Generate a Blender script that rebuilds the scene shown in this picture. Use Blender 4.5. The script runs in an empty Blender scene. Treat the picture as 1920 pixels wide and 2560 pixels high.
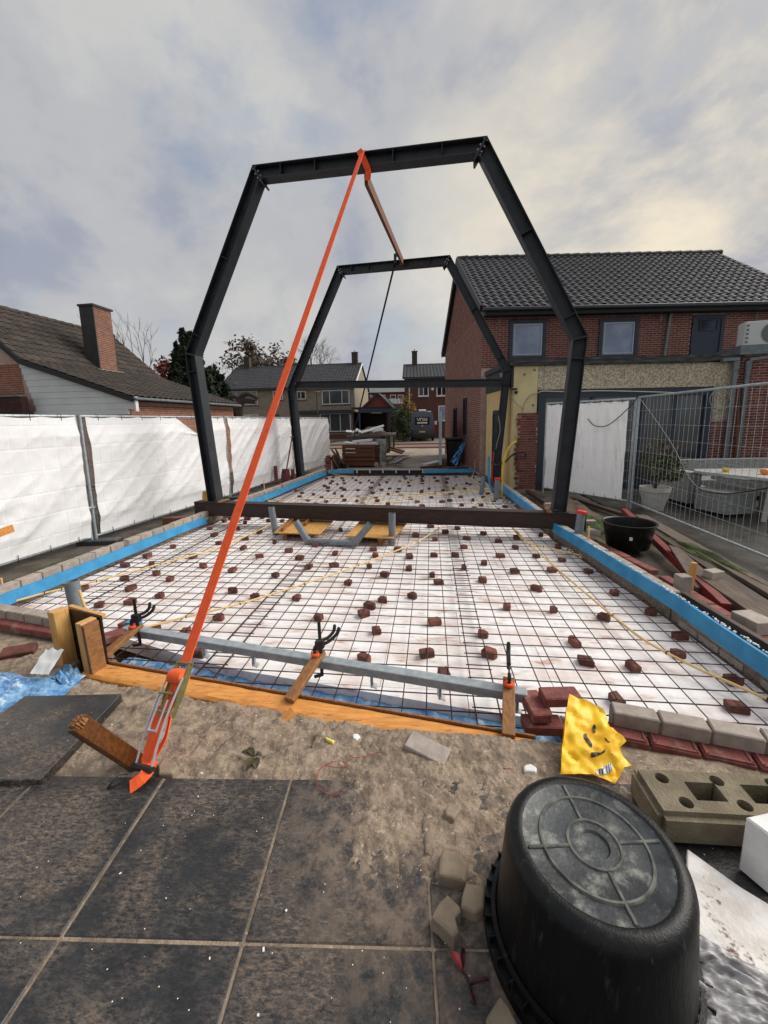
import bpy, bmesh, math, random
from mathutils import Vector, Matrix, noise
random.seed(7)
S = bpy.context.scene
COL = S.collection
V = Vector
rad = math.radians
# ------------------------------------------------------------------ camera
F, CY, CH = 1008.72, 1216.12, 1.7873          # focal length and principal row in photo pixels, eye height
YAW, PITCH, ROLL = 0.115701, 0.161188, -0.0191847
_f = V((-math.sin(YAW)*math.cos(PITCH), math.cos(YAW)*math.cos(PITCH), -math.sin(PITCH)))
_r = V((math.cos(YAW), math.sin(YAW), 0)); _u = _r.cross(_f)
RIGHT = _r*math.cos(ROLL)+_u*math.sin(ROLL); UP = _u*math.cos(ROLL)-_r*math.sin(ROLL); FWD = _f
EYE = V((0, 0, CH))
cam = bpy.data.cameras.new('camera'); camo = bpy.data.objects.new('camera', cam); COL.objects.link(camo)
camo.matrix_world = Matrix(((RIGHT.x, UP.x, -FWD.x, 0), (RIGHT.y, UP.y, -FWD.y, 0), (RIGHT.z, UP.z, -FWD.z, CH), (0, 0, 0, 1)))
cam.sensor_fit = 'HORIZONTAL'; cam.sensor_width = 36; cam.lens = 36*F/1920
cam.shift_y = -(1280-CY)/1920; cam.clip_start = .05; cam.clip_end = 2000
S.camera = camo
# ------------------------------------------------------------------ sky, sun, exposure
SUN_AZ, SUN_EL = rad(72), rad(40)              # to the right of the slab axis, behind thin cloud
sdir = V((math.sin(SUN_AZ)*math.cos(SUN_EL), math.cos(SUN_AZ)*math.cos(SUN_EL), math.sin(SUN_EL)))
w = bpy.data.worlds.new('World'); S.world = w; w.use_nodes = True
nt = w.node_tree; nt.nodes.clear()
def N(tree, t, **k):
    n = tree.nodes.new(t)
    for a, b in k.items(): setattr(n, a, b)
    return n
def L(tree, a, b): tree.links.new(a, b)
wo = N(nt, 'ShaderNodeOutputWorld'); bg = N(nt, 'ShaderNodeBackground'); bg.inputs[1].default_value = .1
sky = N(nt, 'ShaderNodeTexSky', sky_type='NISHITA', sun_disc=False, sun_elevation=SUN_EL, sun_rotation=SUN_AZ, air_density=1.3, dust_density=2.0)
tc = N(nt, 'ShaderNodeTexCoord'); mp = N(nt, 'ShaderNodeMapping'); mp.inputs['Rotation'].default_value = (rad(8), rad(24), rad(35)); mp.inputs['Scale'].default_value = (1.0, 1.15, 1.6)
L(nt, tc.outputs['Generated'], mp.inputs['Vector'])
def wnoise(sc, det, ro, dist=0.):
    n = N(nt, 'ShaderNodeTexNoise'); n.inputs['Scale'].default_value = sc; n.inputs['Detail'].default_value = det
    n.inputs['Roughness'].default_value = ro; n.inputs['Distortion'].default_value = dist; L(nt, mp.outputs['Vector'], n.inputs['Vector']); return n
def wramp(src, stops):
    r = N(nt, 'ShaderNodeValToRGB'); r.color_ramp.interpolation = 'EASE'
    while len(r.color_ramp.elements) < len(stops): r.color_ramp.elements.new(.5)
    for e, (p, c) in zip(r.color_ramp.elements, stops): e.position = p; e.color = (*c, 1)
    L(nt, src, r.inputs[0]); return r
def wmix(f, a, b, mode='MIX'):
    m = N(nt, 'ShaderNodeMix', data_type='RGBA', blend_type=mode)
    if hasattr(f, 'links'): L(nt, f, m.inputs['Factor'])
    else: m.inputs['Factor'].default_value = f
    for s, i in ((a, 6), (b, 7)):
        if hasattr(s, 'links'): L(nt, s, m.inputs[i])
        else: m.inputs[i].default_value = (*s, 1)
    return m.outputs[2]
n1 = wnoise(1.8, 12, .56, .25); n2 = wnoise(3.3, 12, .58, .2)
cl = wramp(n1.outputs[0], [(.28, (1.85, 2.15, 3.0)), (.42, (2.45, 2.65, 3.2)), (.52, (3.4, 3.45, 3.6)), (.62, (4.0, 4.0, 3.95)), (.76, (4.9, 4.75, 4.45))])
# the glow of the sun through the cloud
dp = N(nt, 'ShaderNodeVectorMath', operation='DOT_PRODUCT'); L(nt, tc.outputs['Generated'], dp.inputs[0]); dp.inputs[1].default_value = (math.sin(rad(40))*math.cos(rad(17)), math.cos(rad(40))*math.cos(rad(17)), math.sin(rad(17)))
gl = wramp(dp.outputs['Value'], [(.70, (0, 0, 0)), (.985, (1, 1, 1))])
wm = wramp(n2.outputs[0], [(.38, (0, 0, 0)), (.70, (1, 1, 1))])
gm = N(nt, 'ShaderNodeMath', operation='MULTIPLY'); L(nt, gl.outputs[0], gm.inputs[0]); L(nt, wm.outputs[0], gm.inputs[1])
c1 = wmix(gm.outputs[0], cl.outputs[0], (6.3, 5.6, 4.4))
cov = wramp(n2.outputs[0], [(.30, (.70, .70, .70)), (.45, (1, 1, 1))])
c2 = wmix(cov.outputs[0], sky.outputs[0], c1)
L(nt, c2, bg.inputs[0]); L(nt, bg.outputs[0], wo.inputs[0])
sl = bpy.data.lights.new('sun', 'SUN'); sl.energy = 2.6; sl.angle = rad(48); sl.color = (1, .95, .87)
so = bpy.data.objects.new('sun', sl); COL.objects.link(so); so.rotation_euler = (-sdir).to_track_quat('-Z', 'Y').to_euler(); so.location = (0, 0, 30)
S.view_settings.view_transform = 'Standard'; S.view_settings.look = 'None'; S.view_settings.gamma = 1; S.view_settings.exposure = .55
S.render.engine = 'CYCLES'; S.cycles.max_bounces = 6; S.cycles.transparent_max_bounces = 12

# ------------------------------------------------------------------ helpers
def ray(x, y): return RIGHT*((x-960)/F)+UP*(-(y-CY)/F)+FWD
def at(x, y, z): d = ray(x, y); return EYE+d*((z-CH)/d.z)            # photo pixel -> point at height z
def atY(x, y, Y): d = ray(x, y); return EYE+d*(Y/d.y)
def onp(x, y, P, n): d = ray(x, y); return EYE+d*((P-EYE).dot(n)/d.dot(n))
VF = V((FWD.x, FWD.y, 0)).normalized()                              # upright plane facing the camera
def lin(c):
    if isinstance(c, str): c = tuple(int(c[i:i+2], 16) for i in (0, 2, 4))
    return tuple(((v/255)/12.92 if v/255 <= .04045 else ((v/255+.055)/1.055)**2.4) for v in c)
def nz(p, s=1.): return noise.noise(V(p)*s)
ORG = {}
class MB:
    def __init__(s): s.v = []; s.f = []; s.m = []
    def add(s, vs, fs, m=0):
        b = len(s.v); s.v += [V(p) for p in vs]; s.f += [tuple(i+b for i in f) for f in fs]; s.m += [m]*len(fs); return s
    def hexa(s, p, m=0): return s.add(p, [(3, 2, 1, 0), (4, 5, 6, 7), (0, 1, 5, 4), (1, 2, 6, 5), (2, 3, 7, 6), (3, 0, 4, 7)], m)
    def box(s, c, d, rz=0, m=0, R=None):
        R = R or Matrix.Rotation(rz, 3, 'Z'); c = V(c); x, y, z = d[0]/2, d[1]/2, d[2]/2
        return s.hexa([c+R@V(q) for q in ((-x, -y, -z), (x, -y, -z), (x, y, -z), (-x, y, -z), (-x, -y, z), (x, -y, z), (x, y, z), (-x, y, z))], m)
    def bar(s, a, b, w, h, up=(0, 0, 1), m=0):
        a, b = V(a), V(b); d = (b-a).normalized(); sd = d.cross(V(up)).normalized(); u = sd.cross(d)
        sd *= w/2; u *= h/2
        return s.hexa([a-sd-u, a+sd-u, b+sd-u, b-sd-u, a-sd+u, a+sd+u, b+sd+u, b-sd+u], m)
    def prism(s, poly, vec, m=0):
        n = len(poly); vec = V(vec); p = [V(q) for q in poly]
        return s.add(p+[q+vec for q in p], [tuple(range(n-1, -1, -1)), tuple(range(n, 2*n))]+[(i, (i+1) % n, n+(i+1) % n, n+i) for i in range(n)], m)
    def tube(s, pts, r, n=8, m=0, cap=True):
        pts = [V(p) for p in pts]; rs = r if isinstance(r, (list, tuple)) else [r]*len(pts); vs = []; fs = []; ref = None
        for i, p in enumerate(pts):
            d = (pts[min(i+1, len(pts)-1)]-pts[max(i-1, 0)]).normalized()
            if ref is None: ref = d.orthogonal().normalized()
            a = (ref-d*ref.dot(d)).normalized(); ref = a; b = d.cross(a)
            vs += [p+(a*math.cos(2*math.pi*k/n)+b*math.sin(2*math.pi*k/n))*rs[i] for k in range(n)]
        for i in range(len(pts)-1):
            fs += [(i*n+k, i*n+(k+1) % n, (i+1)*n+(k+1) % n, (i+1)*n+k) for k in range(n)]
        if cap: fs += [tuple(range(n-1, -1, -1)), tuple(range((len(pts)-1)*n, len(pts)*n))]
        return s.add(vs, fs, m)
    def lathe(s, prof, c=(0, 0, 0), n=48, m=0, R=None):
        c = V(c); R = R or Matrix.Identity(3); vs = []; fs = []
        for r, z in prof: vs += [c+R@V((r*math.cos(2*math.pi*k/n), r*math.sin(2*math.pi*k/n), z)) for k in range(n)]
        for i in range(len(prof)-1): fs += [(i*n+k, i*n+(k+1) % n, (i+1)*n+(k+1) % n, (i+1)*n+k) for k in range(n)]
        return s.add(vs, fs, m)
    def grid(s, P, nu, nv, m=0):
        return s.add([P(i/nu, j/nv) for j in range(nv+1) for i in range(nu+1)], [(j*(nu+1)+i, j*(nu+1)+i+1, (j+1)*(nu+1)+i+1, (j+1)*(nu+1)+i) for j in range(nv) for i in range(nu)], m)
    def mesh(s, name, mats, smooth=False, bev=0, seg=1, org=V((0, 0, 0))):
        me = bpy.data.meshes.new(name); me.from_pydata([p-org for p in s.v], [], s.f)
        for m in (mats if isinstance(mats, (list, tuple)) else [mats]): me.materials.append(m)
        for p, i in zip(me.polygons, s.m): p.material_index = i
        if bev:
            bm = bmesh.new(); bm.from_mesh(me)
            es = [e for e in bm.edges if len(e.link_faces) == 2 and e.calc_face_angle(0) > .5]
            bmesh.ops.bevel(bm, geom=es, offset=bev, segments=seg, affect='EDGES', clamp_overlap=True); bm.to_mesh(me); bm.free()
        if smooth:
            for p in me.polygons: p.use_smooth = True
            if smooth != 'all' and hasattr(me, 'set_sharp_from_angle'): me.set_sharp_from_angle(angle=rad(40))
        me.update(); return me
    def build(s, name, mats, parent=None, smooth=False, bev=0, seg=1):
        if parent is None:
            xs = [p.x for p in s.v]; ys = [p.y for p in s.v]; zs = [p.z for p in s.v]
            org = V(((min(xs)+max(xs))/2, (min(ys)+max(ys))/2, min(zs)))
        else: org = ORG[parent.name]
        o = bpy.data.objects.new(name, s.mesh(name, mats, smooth, bev, seg, org)); COL.objects.link(o)
        if parent is None: o.location = org
        else: o.parent = parent
        ORG[o.name] = org.copy(); return o
def tag(o, label=None, cat=None, group=None, kind=None):
    if label: o['label'] = label
    if cat: o['category'] = cat
    if group: o['group'] = group
    if kind: o['kind'] = kind
    return o
def thing(name, loc, label, cat, group=None):
    o = bpy.data.objects.new(name, None); COL.objects.link(o); o.location = V(loc); o.empty_display_size = .1; ORG[o.name] = V(loc)
    return tag(o, label, cat, group)
def piece(name, me, M, parent=None):
    o = bpy.data.objects.new(name, me); COL.objects.link(o)
    if parent: o.parent = parent; o.matrix_local = Matrix.Translation(-ORG[parent.name])@M; ORG[o.name] = ORG[parent.name]
    else: o.matrix_world = M; ORG[o.name] = M.to_translation()
    return o
def frameM(p, x, y, z):
    x, y, z = V(x), V(y), V(z)
    return Matrix(((x.x, y.x, z.x, p[0]), (x.y, y.y, z.y, p[1]), (x.z, y.z, z.z, p[2]), (0, 0, 0, 1)))

# ------------------------------------------------------------------ materials (all procedural)
def mat(name, c1, c2=None, sc=6., lo=.35, hi=.65, det=5, rough=.7, metal=0., bump=0., bsc=40., rnd=0., stretch=None, c3=None, sc3=2., lo3=.55, hi3=.7, spec=.5, alpha=1., trans=0., coat=0., bdist=.01, det3=6):
    m = bpy.data.materials.new(name); m.use_nodes = True; t = m.node_tree; b = t.nodes['Principled BSDF']
    ge = N(t, 'ShaderNodeNewGeometry'); vec = ge.outputs['Position']
    if stretch:
        q = N(t, 'ShaderNodeMapping'); q.inputs['Scale'].default_value = stretch; L(t, vec, q.inputs['Vector']); vec = q.outputs['Vector']
    def nse(s, d=5, ro=.6):
        n = N(t, 'ShaderNodeTexNoise'); n.inputs['Scale'].default_value = s; n.inputs['Detail'].default_value = d; n.inputs['Roughness'].default_value = ro; L(t, vec, n.inputs['Vector']); return n.outputs[0]
    def mr(src, a, bb):
        r = N(t, 'ShaderNodeMapRange', interpolation_type='SMOOTHSTEP'); r.inputs[1].default_value = a; r.inputs[2].default_value = bb; L(t, src, r.inputs[0]); return r.outputs[0]
    def mx(f, a, bb, mode='MIX'):
        k = N(t, 'ShaderNodeMix', data_type='RGBA', blend_type=mode)
        if hasattr(f, 'links'): L(t, f, k.inputs['Factor'])
        else: k.inputs['Factor'].default_value = f
        for s, i in ((a, 6), (bb, 7)):
            if hasattr(s, 'links'): L(t, s, k.inputs[i])
            else: k.inputs[i].default_value = (*s, 1)
        return k.outputs[2]
    c1 = lin(c1); col = c1
    if c2 is not None: col = mx(mr(nse(sc, det), lo, hi), c1, lin(c2))
    if c3 is not None: col = mx(mr(nse(sc3, det3, .65), lo3, hi3), col, lin(c3))
    if rnd:
        oi = N(t, 'ShaderNodeObjectInfo'); ad = N(t, 'ShaderNodeMath', operation='ADD'); L(t, oi.outputs['Random'], ad.inputs[0]); L(t, ge.outputs['Random Per Island'], ad.inputs[1])
        fr = N(t, 'ShaderNodeMath', operation='FRACT'); L(t, ad.outputs[0], fr.inputs[0])
        r = N(t, 'ShaderNodeMapRange'); r.inputs[3].default_value = 1-rnd; r.inputs[4].default_value = 1+rnd; L(t, fr.outputs[0], r.inputs[0])
        vm = N(t, 'ShaderNodeVectorMath', operation='SCALE')
        if hasattr(col, 'links'): L(t, col, vm.inputs[0])
        else: vm.inputs[0].default_value = col
        L(t, r.outputs[0], vm.inputs['Scale']); col = vm.outputs[0]
    if hasattr(col, 'links'): L(t, col, b.inputs['Base Color'])
    else: b.inputs['Base Color'].default_value = (*col, 1)
    b.inputs['Roughness'].default_value = rough; b.inputs['Metallic'].default_value = metal; b.inputs['Specular IOR Level'].default_value = spec
    b.inputs['Alpha'].default_value = alpha; b.inputs['Transmission Weight'].default_value = trans; b.inputs['Coat Weight'].default_value = coat
    if bump:
        bp = N(t, 'ShaderNodeBump'); bp.inputs['Strength'].default_value = bump; bp.inputs['Distance'].default_value = bdist; L(t, nse(bsc, 6), bp.inputs['Height']); L(t, bp.outputs[0], b.inputs['Normal'])
    if rough < .6 or c2 is not None:
        rr = N(t, 'ShaderNodeMapRange'); rr.inputs[3].default_value = max(.03, rough-.12); rr.inputs[4].default_value = min(1, rough+.12); L(t, nse(sc*1.7, 4), rr.inputs[0]); L(t, rr.outputs[0], b.inputs['Roughness'])
    return m
M = {}
M['steel'] = mat('steel_paint', '22262b', '2b3036', sc=5, rough=.5, bump=.08, bsc=60, c3='4a4f52', sc3=14, lo3=.68, hi3=.78)
M['bolt'] = mat('galvanised_bolt', 'c8ccd0', rough=.35, metal=.7)
M['galv'] = mat('galvanised_steel', 'a7b0b4', 'bfc7ca', sc=18, rough=.45, metal=.55, bump=.05, rnd=.06)
M['rust'] = mat('rusty_rebar', '472d28', '301f1d', sc=30, rough=.8, rnd=.15)
M['beam'] = mat('rusty_brown_beam', '3d2b25', '2c211e', sc=6, rough=.75, stretch=(1, 3, 6), c3='5e4637', sc3=5, lo3=.6, hi3=.75, bump=.25, bsc=50)
M['eps'] = mat('white_foam', 'f7f5f4', 'e9dcd7', sc=3.2, lo=.42, hi=.66, rough=.85, stretch=(.7, 2.2, 1), c3='b58a76', sc3=5.5, lo3=.50, hi3=.76, bump=.25, bsc=60, det3=9)
M['epsw'] = mat('clean_foam', 'ecebe9', 'dedcda', sc=9, rough=.9, bump=.2, bsc=120, rnd=.03)
M['epsd'] = mat('dirty_foam', 'e6e3df', 'cfc8c1', sc=14, rough=.9, bump=.3, bsc=90, c3='6d4b40', sc3=9, lo3=.62, hi3=.7)
M['xps'] = mat('blue_insulation', '3a94c6', '2f83b4', sc=5, rough=.6, bump=.1, bsc=60, c3='6ab2da', sc3=11, lo3=.63, hi3=.75)
M['redb'] = mat('red_brick', '76453a', '5a352c', sc=12, rough=.85, bump=.4, bsc=70, rnd=.34, c3='3f2622', sc3=20, lo3=.6, hi3=.75)
M['greyb'] = mat('grey_sand_brick', 'a89d93', '958a81', sc=14, rough=.9, bump=.3, bsc=110, rnd=.1, c3='6f655d', sc3=7, lo3=.62, hi3=.8)
M['redp'] = mat('red_paver', '8c4c45', '703d38', sc=15, rough=.8, bump=.5, bsc=60, rnd=.12, c3='9a8577', sc3=6, lo3=.55, hi3=.75)
M['mortar'] = mat('mortar', '8b7d70', '6e645a', sc=25, rough=.95, bump=.5, bsc=60)
M['wallm'] = mat('wall_mortar', 'c7a99d', 'b2948a', sc=6, rough=.95)
M['wallb'] = mat('facade_brick', '7a483d', '643830', sc=9, rough=.85, rnd=.25, bump=.3, bsc=60)
M['gableb'] = mat('gable_brick', '8a5f51', '754b40', sc=5, rough=.9, rnd=.22, bump=.3, bsc=50)
M['orangeb'] = mat('orange_brick', '9c6a4e', '865541', sc=9, rough=.9, rnd=.18, bump=.3, bsc=50)
M['wood'] = mat('form_timber', 'df9c50', 'c98640', sc=5, rough=.65, stretch=(2, 12, 12), bump=.2, bsc=20, c3='7d6b58', sc3=4, lo3=.58, hi3=.68)
M['pine'] = mat('pine_post', 'd3a566', 'c08d4d', sc=4, rough=.6, stretch=(14, 14, 1.5), bump=.1, bsc=20, c3='8a5d30', sc3=9, lo3=.68, hi3=.76)
M['oak'] = mat('brown_batten', '9a6a3c', '7d5330', sc=6, rough=.6, stretch=(10, 3, 10), bump=.2, bsc=15, c3='5b3b22', sc3=8, lo3=.62, hi3=.74)
M['stake'] = mat('varnished_stake', '653c15', '4c2b0e', sc=5, rough=.35, stretch=(3, 12, 8), bump=.15, bsc=12, c3='3c210d', sc3=7, lo3=.6, hi3=.75)
M['plank'] = mat('weathered_plank', '6d5d52', '53463d', sc=5, rough=.85, stretch=(10, 1.2, 8), bump=.35, bsc=18)
M['darkp'] = mat('dark_wet_plank', '4a332a', '38271f', sc=4, rough=.55, stretch=(10, 1, 8), bump=.3, bsc=18)
M['pallet'] = mat('brown_crate_wood', '70452c', '583422', sc=5, rough=.75, stretch=(2, 2, 12), bump=.25, bsc=20, rnd=.15)
M['osb'] = mat('plywood_sheet', 'cf9f5e', 'bb8746', sc=9, rough=.7, stretch=(4, 1, 1), c3='9c6c37', sc3=22, lo3=.56, hi3=.68, bump=.15, bsc=60)
M['form'] = mat('dark_form_panel', '2a1813', '1b100d', sc=6, rough=.4, spec=.4)
M['pvc'] = mat('grey_plastic_pipe', '7b8288', '6c7379', sc=8, rough=.45, c3='999a98', sc3=20, lo3=.65, hi3=.75)
M['pvcin'] = mat('pipe_inside', '26282a', rough=.7)
M['redcap'] = mat('red_cap', 'd02a2a', rough=.4)
M['cream'] = mat('cream_conduit', 'e3c48a', 'd8b679', sc=6, rough=.5)
M['strap'] = mat('orange_strap', 'ff6a30', 'f55a28', sc=14, rough=.7, c3='b8482c', sc3=9, lo3=.58, hi3=.76, bump=.5, bsc=240, bdist=.002)
M['strap2'] = mat('darker_orange_weave', 'f06029', 'e05525', sc=30, rough=.8)
M['strapb'] = mat('dark_blue_strap', '1d2638', '27324a', sc=10, rough=.8)
M['zinc'] = mat('yellow_zinc', 'a39a6a', '8b8860', sc=20, rough=.35, metal=.8, c3='5b5640', sc3=18, lo3=.6, hi3=.7)
M['black'] = mat('black_plastic', '17181a', '1f2022', sc=10, rough=.45)
M['clampo'] = mat('orange_pad', 'f2582a', rough=.5)
M['tub'] = mat('worn_black_tub', '0a0b0c', '131415', sc=7, rough=.4, stretch=(5, 5, .9), c3='5a5955', sc3=8, lo3=.56, hi3=.86, bump=.2, bsc=30, det3=9, spec=.3)
M['tubtop'] = mat('worn_tub_base', '26292c', '3d4144', sc=9, lo=.42, hi=.58, det=9, rough=.42, c3='85867f', sc3=14, lo3=.50, hi3=.70, bump=.2, bsc=60, det3=11)
M['tubfilm'] = mat('dried_cement_film', '474c52', '6d7276', sc=22, lo=.45, hi=.62, rough=.33, bump=.25, bsc=60, c3='8f918c', sc3=12, lo3=.58, hi3=.68)
M['tubrib'] = mat('scuffed_ridge', '6a6b64', '3f403d', sc=20, rough=.7, bump=.2, bsc=80)
M['sand'] = mat('damp_sand', '9c8a77', '78695a', sc=13, lo=.38, hi=.62, det=9, rough=.95, c3='b9a895', sc3=34, lo3=.56, hi3=.7, bump=1., bsc=55, bdist=.012)
M['soil'] = mat('dark_soil', '5d5347', '443d35', sc=4, rough=.95, c3='39442a', sc3=1.4, lo3=.55, hi3=.68, bump=.9, bsc=40, bdist=.02)
M['moss'] = mat('moss', '4c5a26', '35421c', sc=14, rough=.95, bump=1., bsc=90, bdist=.02)
M['patio'] = mat('wet_grey_patio', '4a4641', '35322e', sc=2.5, rough=.3, c3='625c53', sc3=5, lo3=.55, hi3=.7, bump=.1, bsc=20)
M['street'] = mat('street_clinker', '776a60', '645950', sc=3, rough=.85, bump=.3, bsc=30)
M['yard'] = mat('sandy_yard', '9a8b7c', '85776a', sc=1.2, rough=.9, c3='6b5f55', sc3=.6, lo3=.52, hi3=.68, bump=.4, bsc=30)
M['kerbm'] = mat('pale_kerb', 'b07a6c', 'a08478', sc=3, rough=.9)
M['tarp'] = mat('white_tarp', 'f8f8f9', 'f1f1f2', sc=3, rough=.55, bump=.25, bsc=7, bdist=.03, c3='d8d3cd', sc3=1.6, lo3=.62, hi3=.82)
def make_translucent(m, fac):
    t = m.node_tree; b = t.nodes['Principled BSDF']; o = [n for n in t.nodes if n.type == 'OUTPUT_MATERIAL'][0]
    tr = N(t, 'ShaderNodeBsdfTranslucent'); tr.inputs[0].default_value = (.85, .85, .85, 1); ms = N(t, 'ShaderNodeMixShader'); ms.inputs[0].default_value = fac
    L(t, b.outputs[0], ms.inputs[1]); L(t, tr.outputs[0], ms.inputs[2]); L(t, ms.outputs[0], o.inputs['Surface'])
make_translucent(M['tarp'], .16)
M['bluefilm'] = mat('blue_film', '7fabd2', '5388bd', sc=9, lo=.4, hi=.6, rough=.2, c3='c9dbea', sc3=11, lo3=.52, hi3=.66, bump=.8, bsc=22, bdist=.02)
M['film'] = mat('clear_film', 'bdbbbd', '8d8a8c', sc=4, lo=.4, hi=.62, rough=.18, stretch=(2, 9, 3), bump=.6, bsc=9, c3='e6e2de', sc3=5, lo3=.52, hi3=.68, alpha=.72)
M['bag'] = mat('yellow_plastic', 'ffcf24', 'fdc016', sc=6, rough=.45, bump=.1, bsc=18, c3='eda515', sc3=4, lo3=.68, hi3=.82)
M['ink'] = mat('black_print', '1c1712', rough=.5)
M['white'] = mat('white_paint', 'dcdcda', 'd2d2d0', sc=3, rough=.5)
M['letter'] = mat('white_print', 'e8e6e0', rough=.5)
M['concrete'] = mat('mossy_concrete', '857a66', '6f6552', sc=10, rough=.92, bump=.7, bsc=80, c3='65603f', sc3=4, lo3=.52, hi3=.7)
M['paver'] = mat('beige_paver', '92836f', '7f715f', sc=12, rough=.9, bump=.35, bsc=50, c3='6a5d4d', sc3=18, lo3=.6, hi3=.72, rnd=.08)
M['roofd'] = mat('black_matt_tile', '2e2f34', '25262a', sc=4, rough=.58, rnd=.25, spec=.4)
M['roofm'] = mat('dark_grey_tile', '3a3a3e', '303034', sc=3, rough=.6, rnd=.15)
M['roofb'] = mat('brown_concrete_tile', '3f362f', '302924', sc=2.5, rough=.85, rnd=.25, c3='514a35', sc3=.9, lo3=.56, hi3=.78)
M['chimb'] = mat('chimney_brick', '7d5440', '684434', sc=7, rough=.9, rnd=.22, bump=.3, bsc=50)
M['chimd'] = mat('sooty_chimney', '4a4238', '3b352e', sc=5, rough=.95)
M['fascia'] = mat('black_fascia', '1f2022', rough=.6)
M['gutter'] = mat('dark_gutter', '3a3e42', rough=.5, metal=.2)
M['zincg'] = mat('zinc_gutter', '7d8588', '6e7679', sc=8, rough=.5, metal=.4)
M['anth'] = mat('anthracite_frame', '232c3a', '2a3342', sc=4, rough=.45)
M['glass'] = mat('window_glass', '0c1014', rough=.04, spec=1.0)
M['glassb'] = mat('window_glass_painted_sky', '8d9cb8', '6d7c98', sc=1.6, rough=.05, spec=1.0)  # mottled blue-grey base colour stands in for sky reflected in the panes
M['bead'] = mat('light_window_bead', 'b9bec6', rough=.5)
M['curtain'] = mat('curtain_glass', '4b5150', '3b403f', sc=2, rough=.12, stretch=(8, 8, .6), spec=1)
M['chip'] = mat('wood_wool_board', 'c9bfa6', '978d77', sc=24, lo=.44, hi=.56, rough=.95, bump=.8, bsc=60, bdist=.02, c3='e3dbc8', sc3=26, lo3=.56, hi3=.64)
M['pir'] = mat('pale_insulation', 'd8cb9c', 'c9ba8a', sc=2.5, rough=.8, bump=.15, bsc=30, c3='9b8c66', sc3=4, lo3=.62, hi3=.75)
M['pirw'] = mat('yellow_insulation', 'dcc08a', 'cfb078', sc=2, rough=.8, stretch=(3, 3, .8), c3='94754b', sc3=5, lo3=.64, hi3=.75)
M['roofing'] = mat('bitumen_edge', '2f2f30', '3a3a3a', sc=5, rough=.75, bump=.3, bsc=12)
M['siding'] = mat('white_siding', 'e0e2e0', 'd6d8d6', sc=1.5, rough=.5)
M['siding2'] = mat('dark_wash_brick', '4c2d28', '3d2420', sc=6, rough=.85, rnd=.2)
M['lead'] = mat('lead_flashing', '9c9c9a', '7e7e7c', sc=8, rough=.6, metal=.3)
M['stucco'] = mat('rough_cast', '958a79', '857a6a', sc=4, rough=.95, bump=.6, bsc=14, bdist=.03)
M['farbrick'] = mat('far_brown_brick', '6b453a', '563730', sc=3, rough=.9, stretch=(2, 2, 8), bump=.3, bsc=20)
M['aptbrick'] = mat('far_red_brick', '7a3f3a', '6b3531', sc=2, rough=.9)
M['hvac'] = mat('white_hvac', 'cfd0cc', rough=.45)
M['grille'] = mat('grey_grille', '6f7270', rough=.6)
M['wicker'] = mat('grey_wicker', 'a4a6a3', '7f817e', sc=60, lo=.4, hi=.6, rough=.7, stretch=(1, 1, 2.2), bump=.6, bsc=70, c3='8a8c88', sc3=9, rnd=.1)
M['tabletop'] = mat('white_tabletop', 'c4c3bf', 'a9a8a4', sc=10, rough=.3, spec=.6)
M['orange'] = mat('orange_fruit', 'f08024', rough=.5)
M['yellow'] = mat('yellow_scrap', 'e8d468', rough=.6)
M['redsteel'] = mat('red_lead_steel', '842b27', '6b211f', sc=4, rough=.5, c3='5b2620', sc3=9, lo3=.62, hi3=.72)
M['cable'] = mat('black_cable', '1d1d20', rough=.55)
M['cableg'] = mat('grey_cable', '8f8c80', rough=.6)
M['hosey'] = mat('yellow_hose', 'e0b93c', 'd2a930', sc=6, rough=.45)
M['hoseb'] = mat('blue_hose', '2c7fb0', '3c92c2', sc=5, rough=.45)
M['hoser'] = mat('red_hose', '9f2b33', rough=.5)
M['bark'] = mat('bark', '4a3f37', '382f29', sc=8, rough=.95, bump=.5, bsc=20)
M['leafg'] = mat('dark_needles', '27361f', '1b2816', sc=3, rough=.8, rnd=.35)
M['leafr'] = mat('russet_leaves', '7d3f28', '5f3020', sc=3, rough=.8, rnd=.35)
M['leafb'] = mat('brown_leaves', '5a4a3d', '473a31', sc=3, rough=.8, rnd=.35)
M['leafh'] = mat('hedge_leaves', '33441f', '263518', sc=3, rough=.8, rnd=.35)
M['leafy'] = mat('autumn_leaves', '9b7a2d', '83602a', sc=3, rough=.8, rnd=.4)
M['leafp'] = mat('photinia_leaves', '45532a', '5f3a28', sc=7, lo=.5, hi=.64, rough=.8, rnd=.3, spec=.2)
M['leafd'] = mat('dead_leaf', '4b4428', '3a331f', sc=20, rough=.6)
M['leafred'] = mat('red_leaf', 'b4444a', '93343b', sc=20, rough=.45)
M['leafmar'] = mat('maroon_leaf', '4a2024', '381a1c', sc=20, rough=.5)
M['vanb'] = mat('anthracite_van', '3c424c', '363c46', sc=2, rough=.35, coat=.2)
M['vglass'] = mat('dark_van_glass', '0b0d10', rough=.3, spec=.25)
M['tyre'] = mat('rubber', '161617', rough=.85)
M['tail'] = mat('red_tail_light', '8d1c1c', rough=.2)
M['plate'] = mat('yellow_plate', 'd9a53a', rough=.5)
M['container'] = mat('grey_skip', '6f6a63', '5d5851', sc=3, rough=.7, c3='6a4433', sc3=4, lo3=.58, hi3=.7, bump=.2, bsc=20)
M['rubble'] = mat('rubble', '6f5a4c', '57463b', sc=8, rough=.95, rnd=.25, bump=.5, bsc=30)
M['bluetarp'] = mat('blue_tarp', '4b83b6', '3a6f9f', sc=6, rough=.4, bump=.4, bsc=10, bdist=.03, c3='8fb4d2', sc3=5, lo3=.6, hi3=.72)
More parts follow.
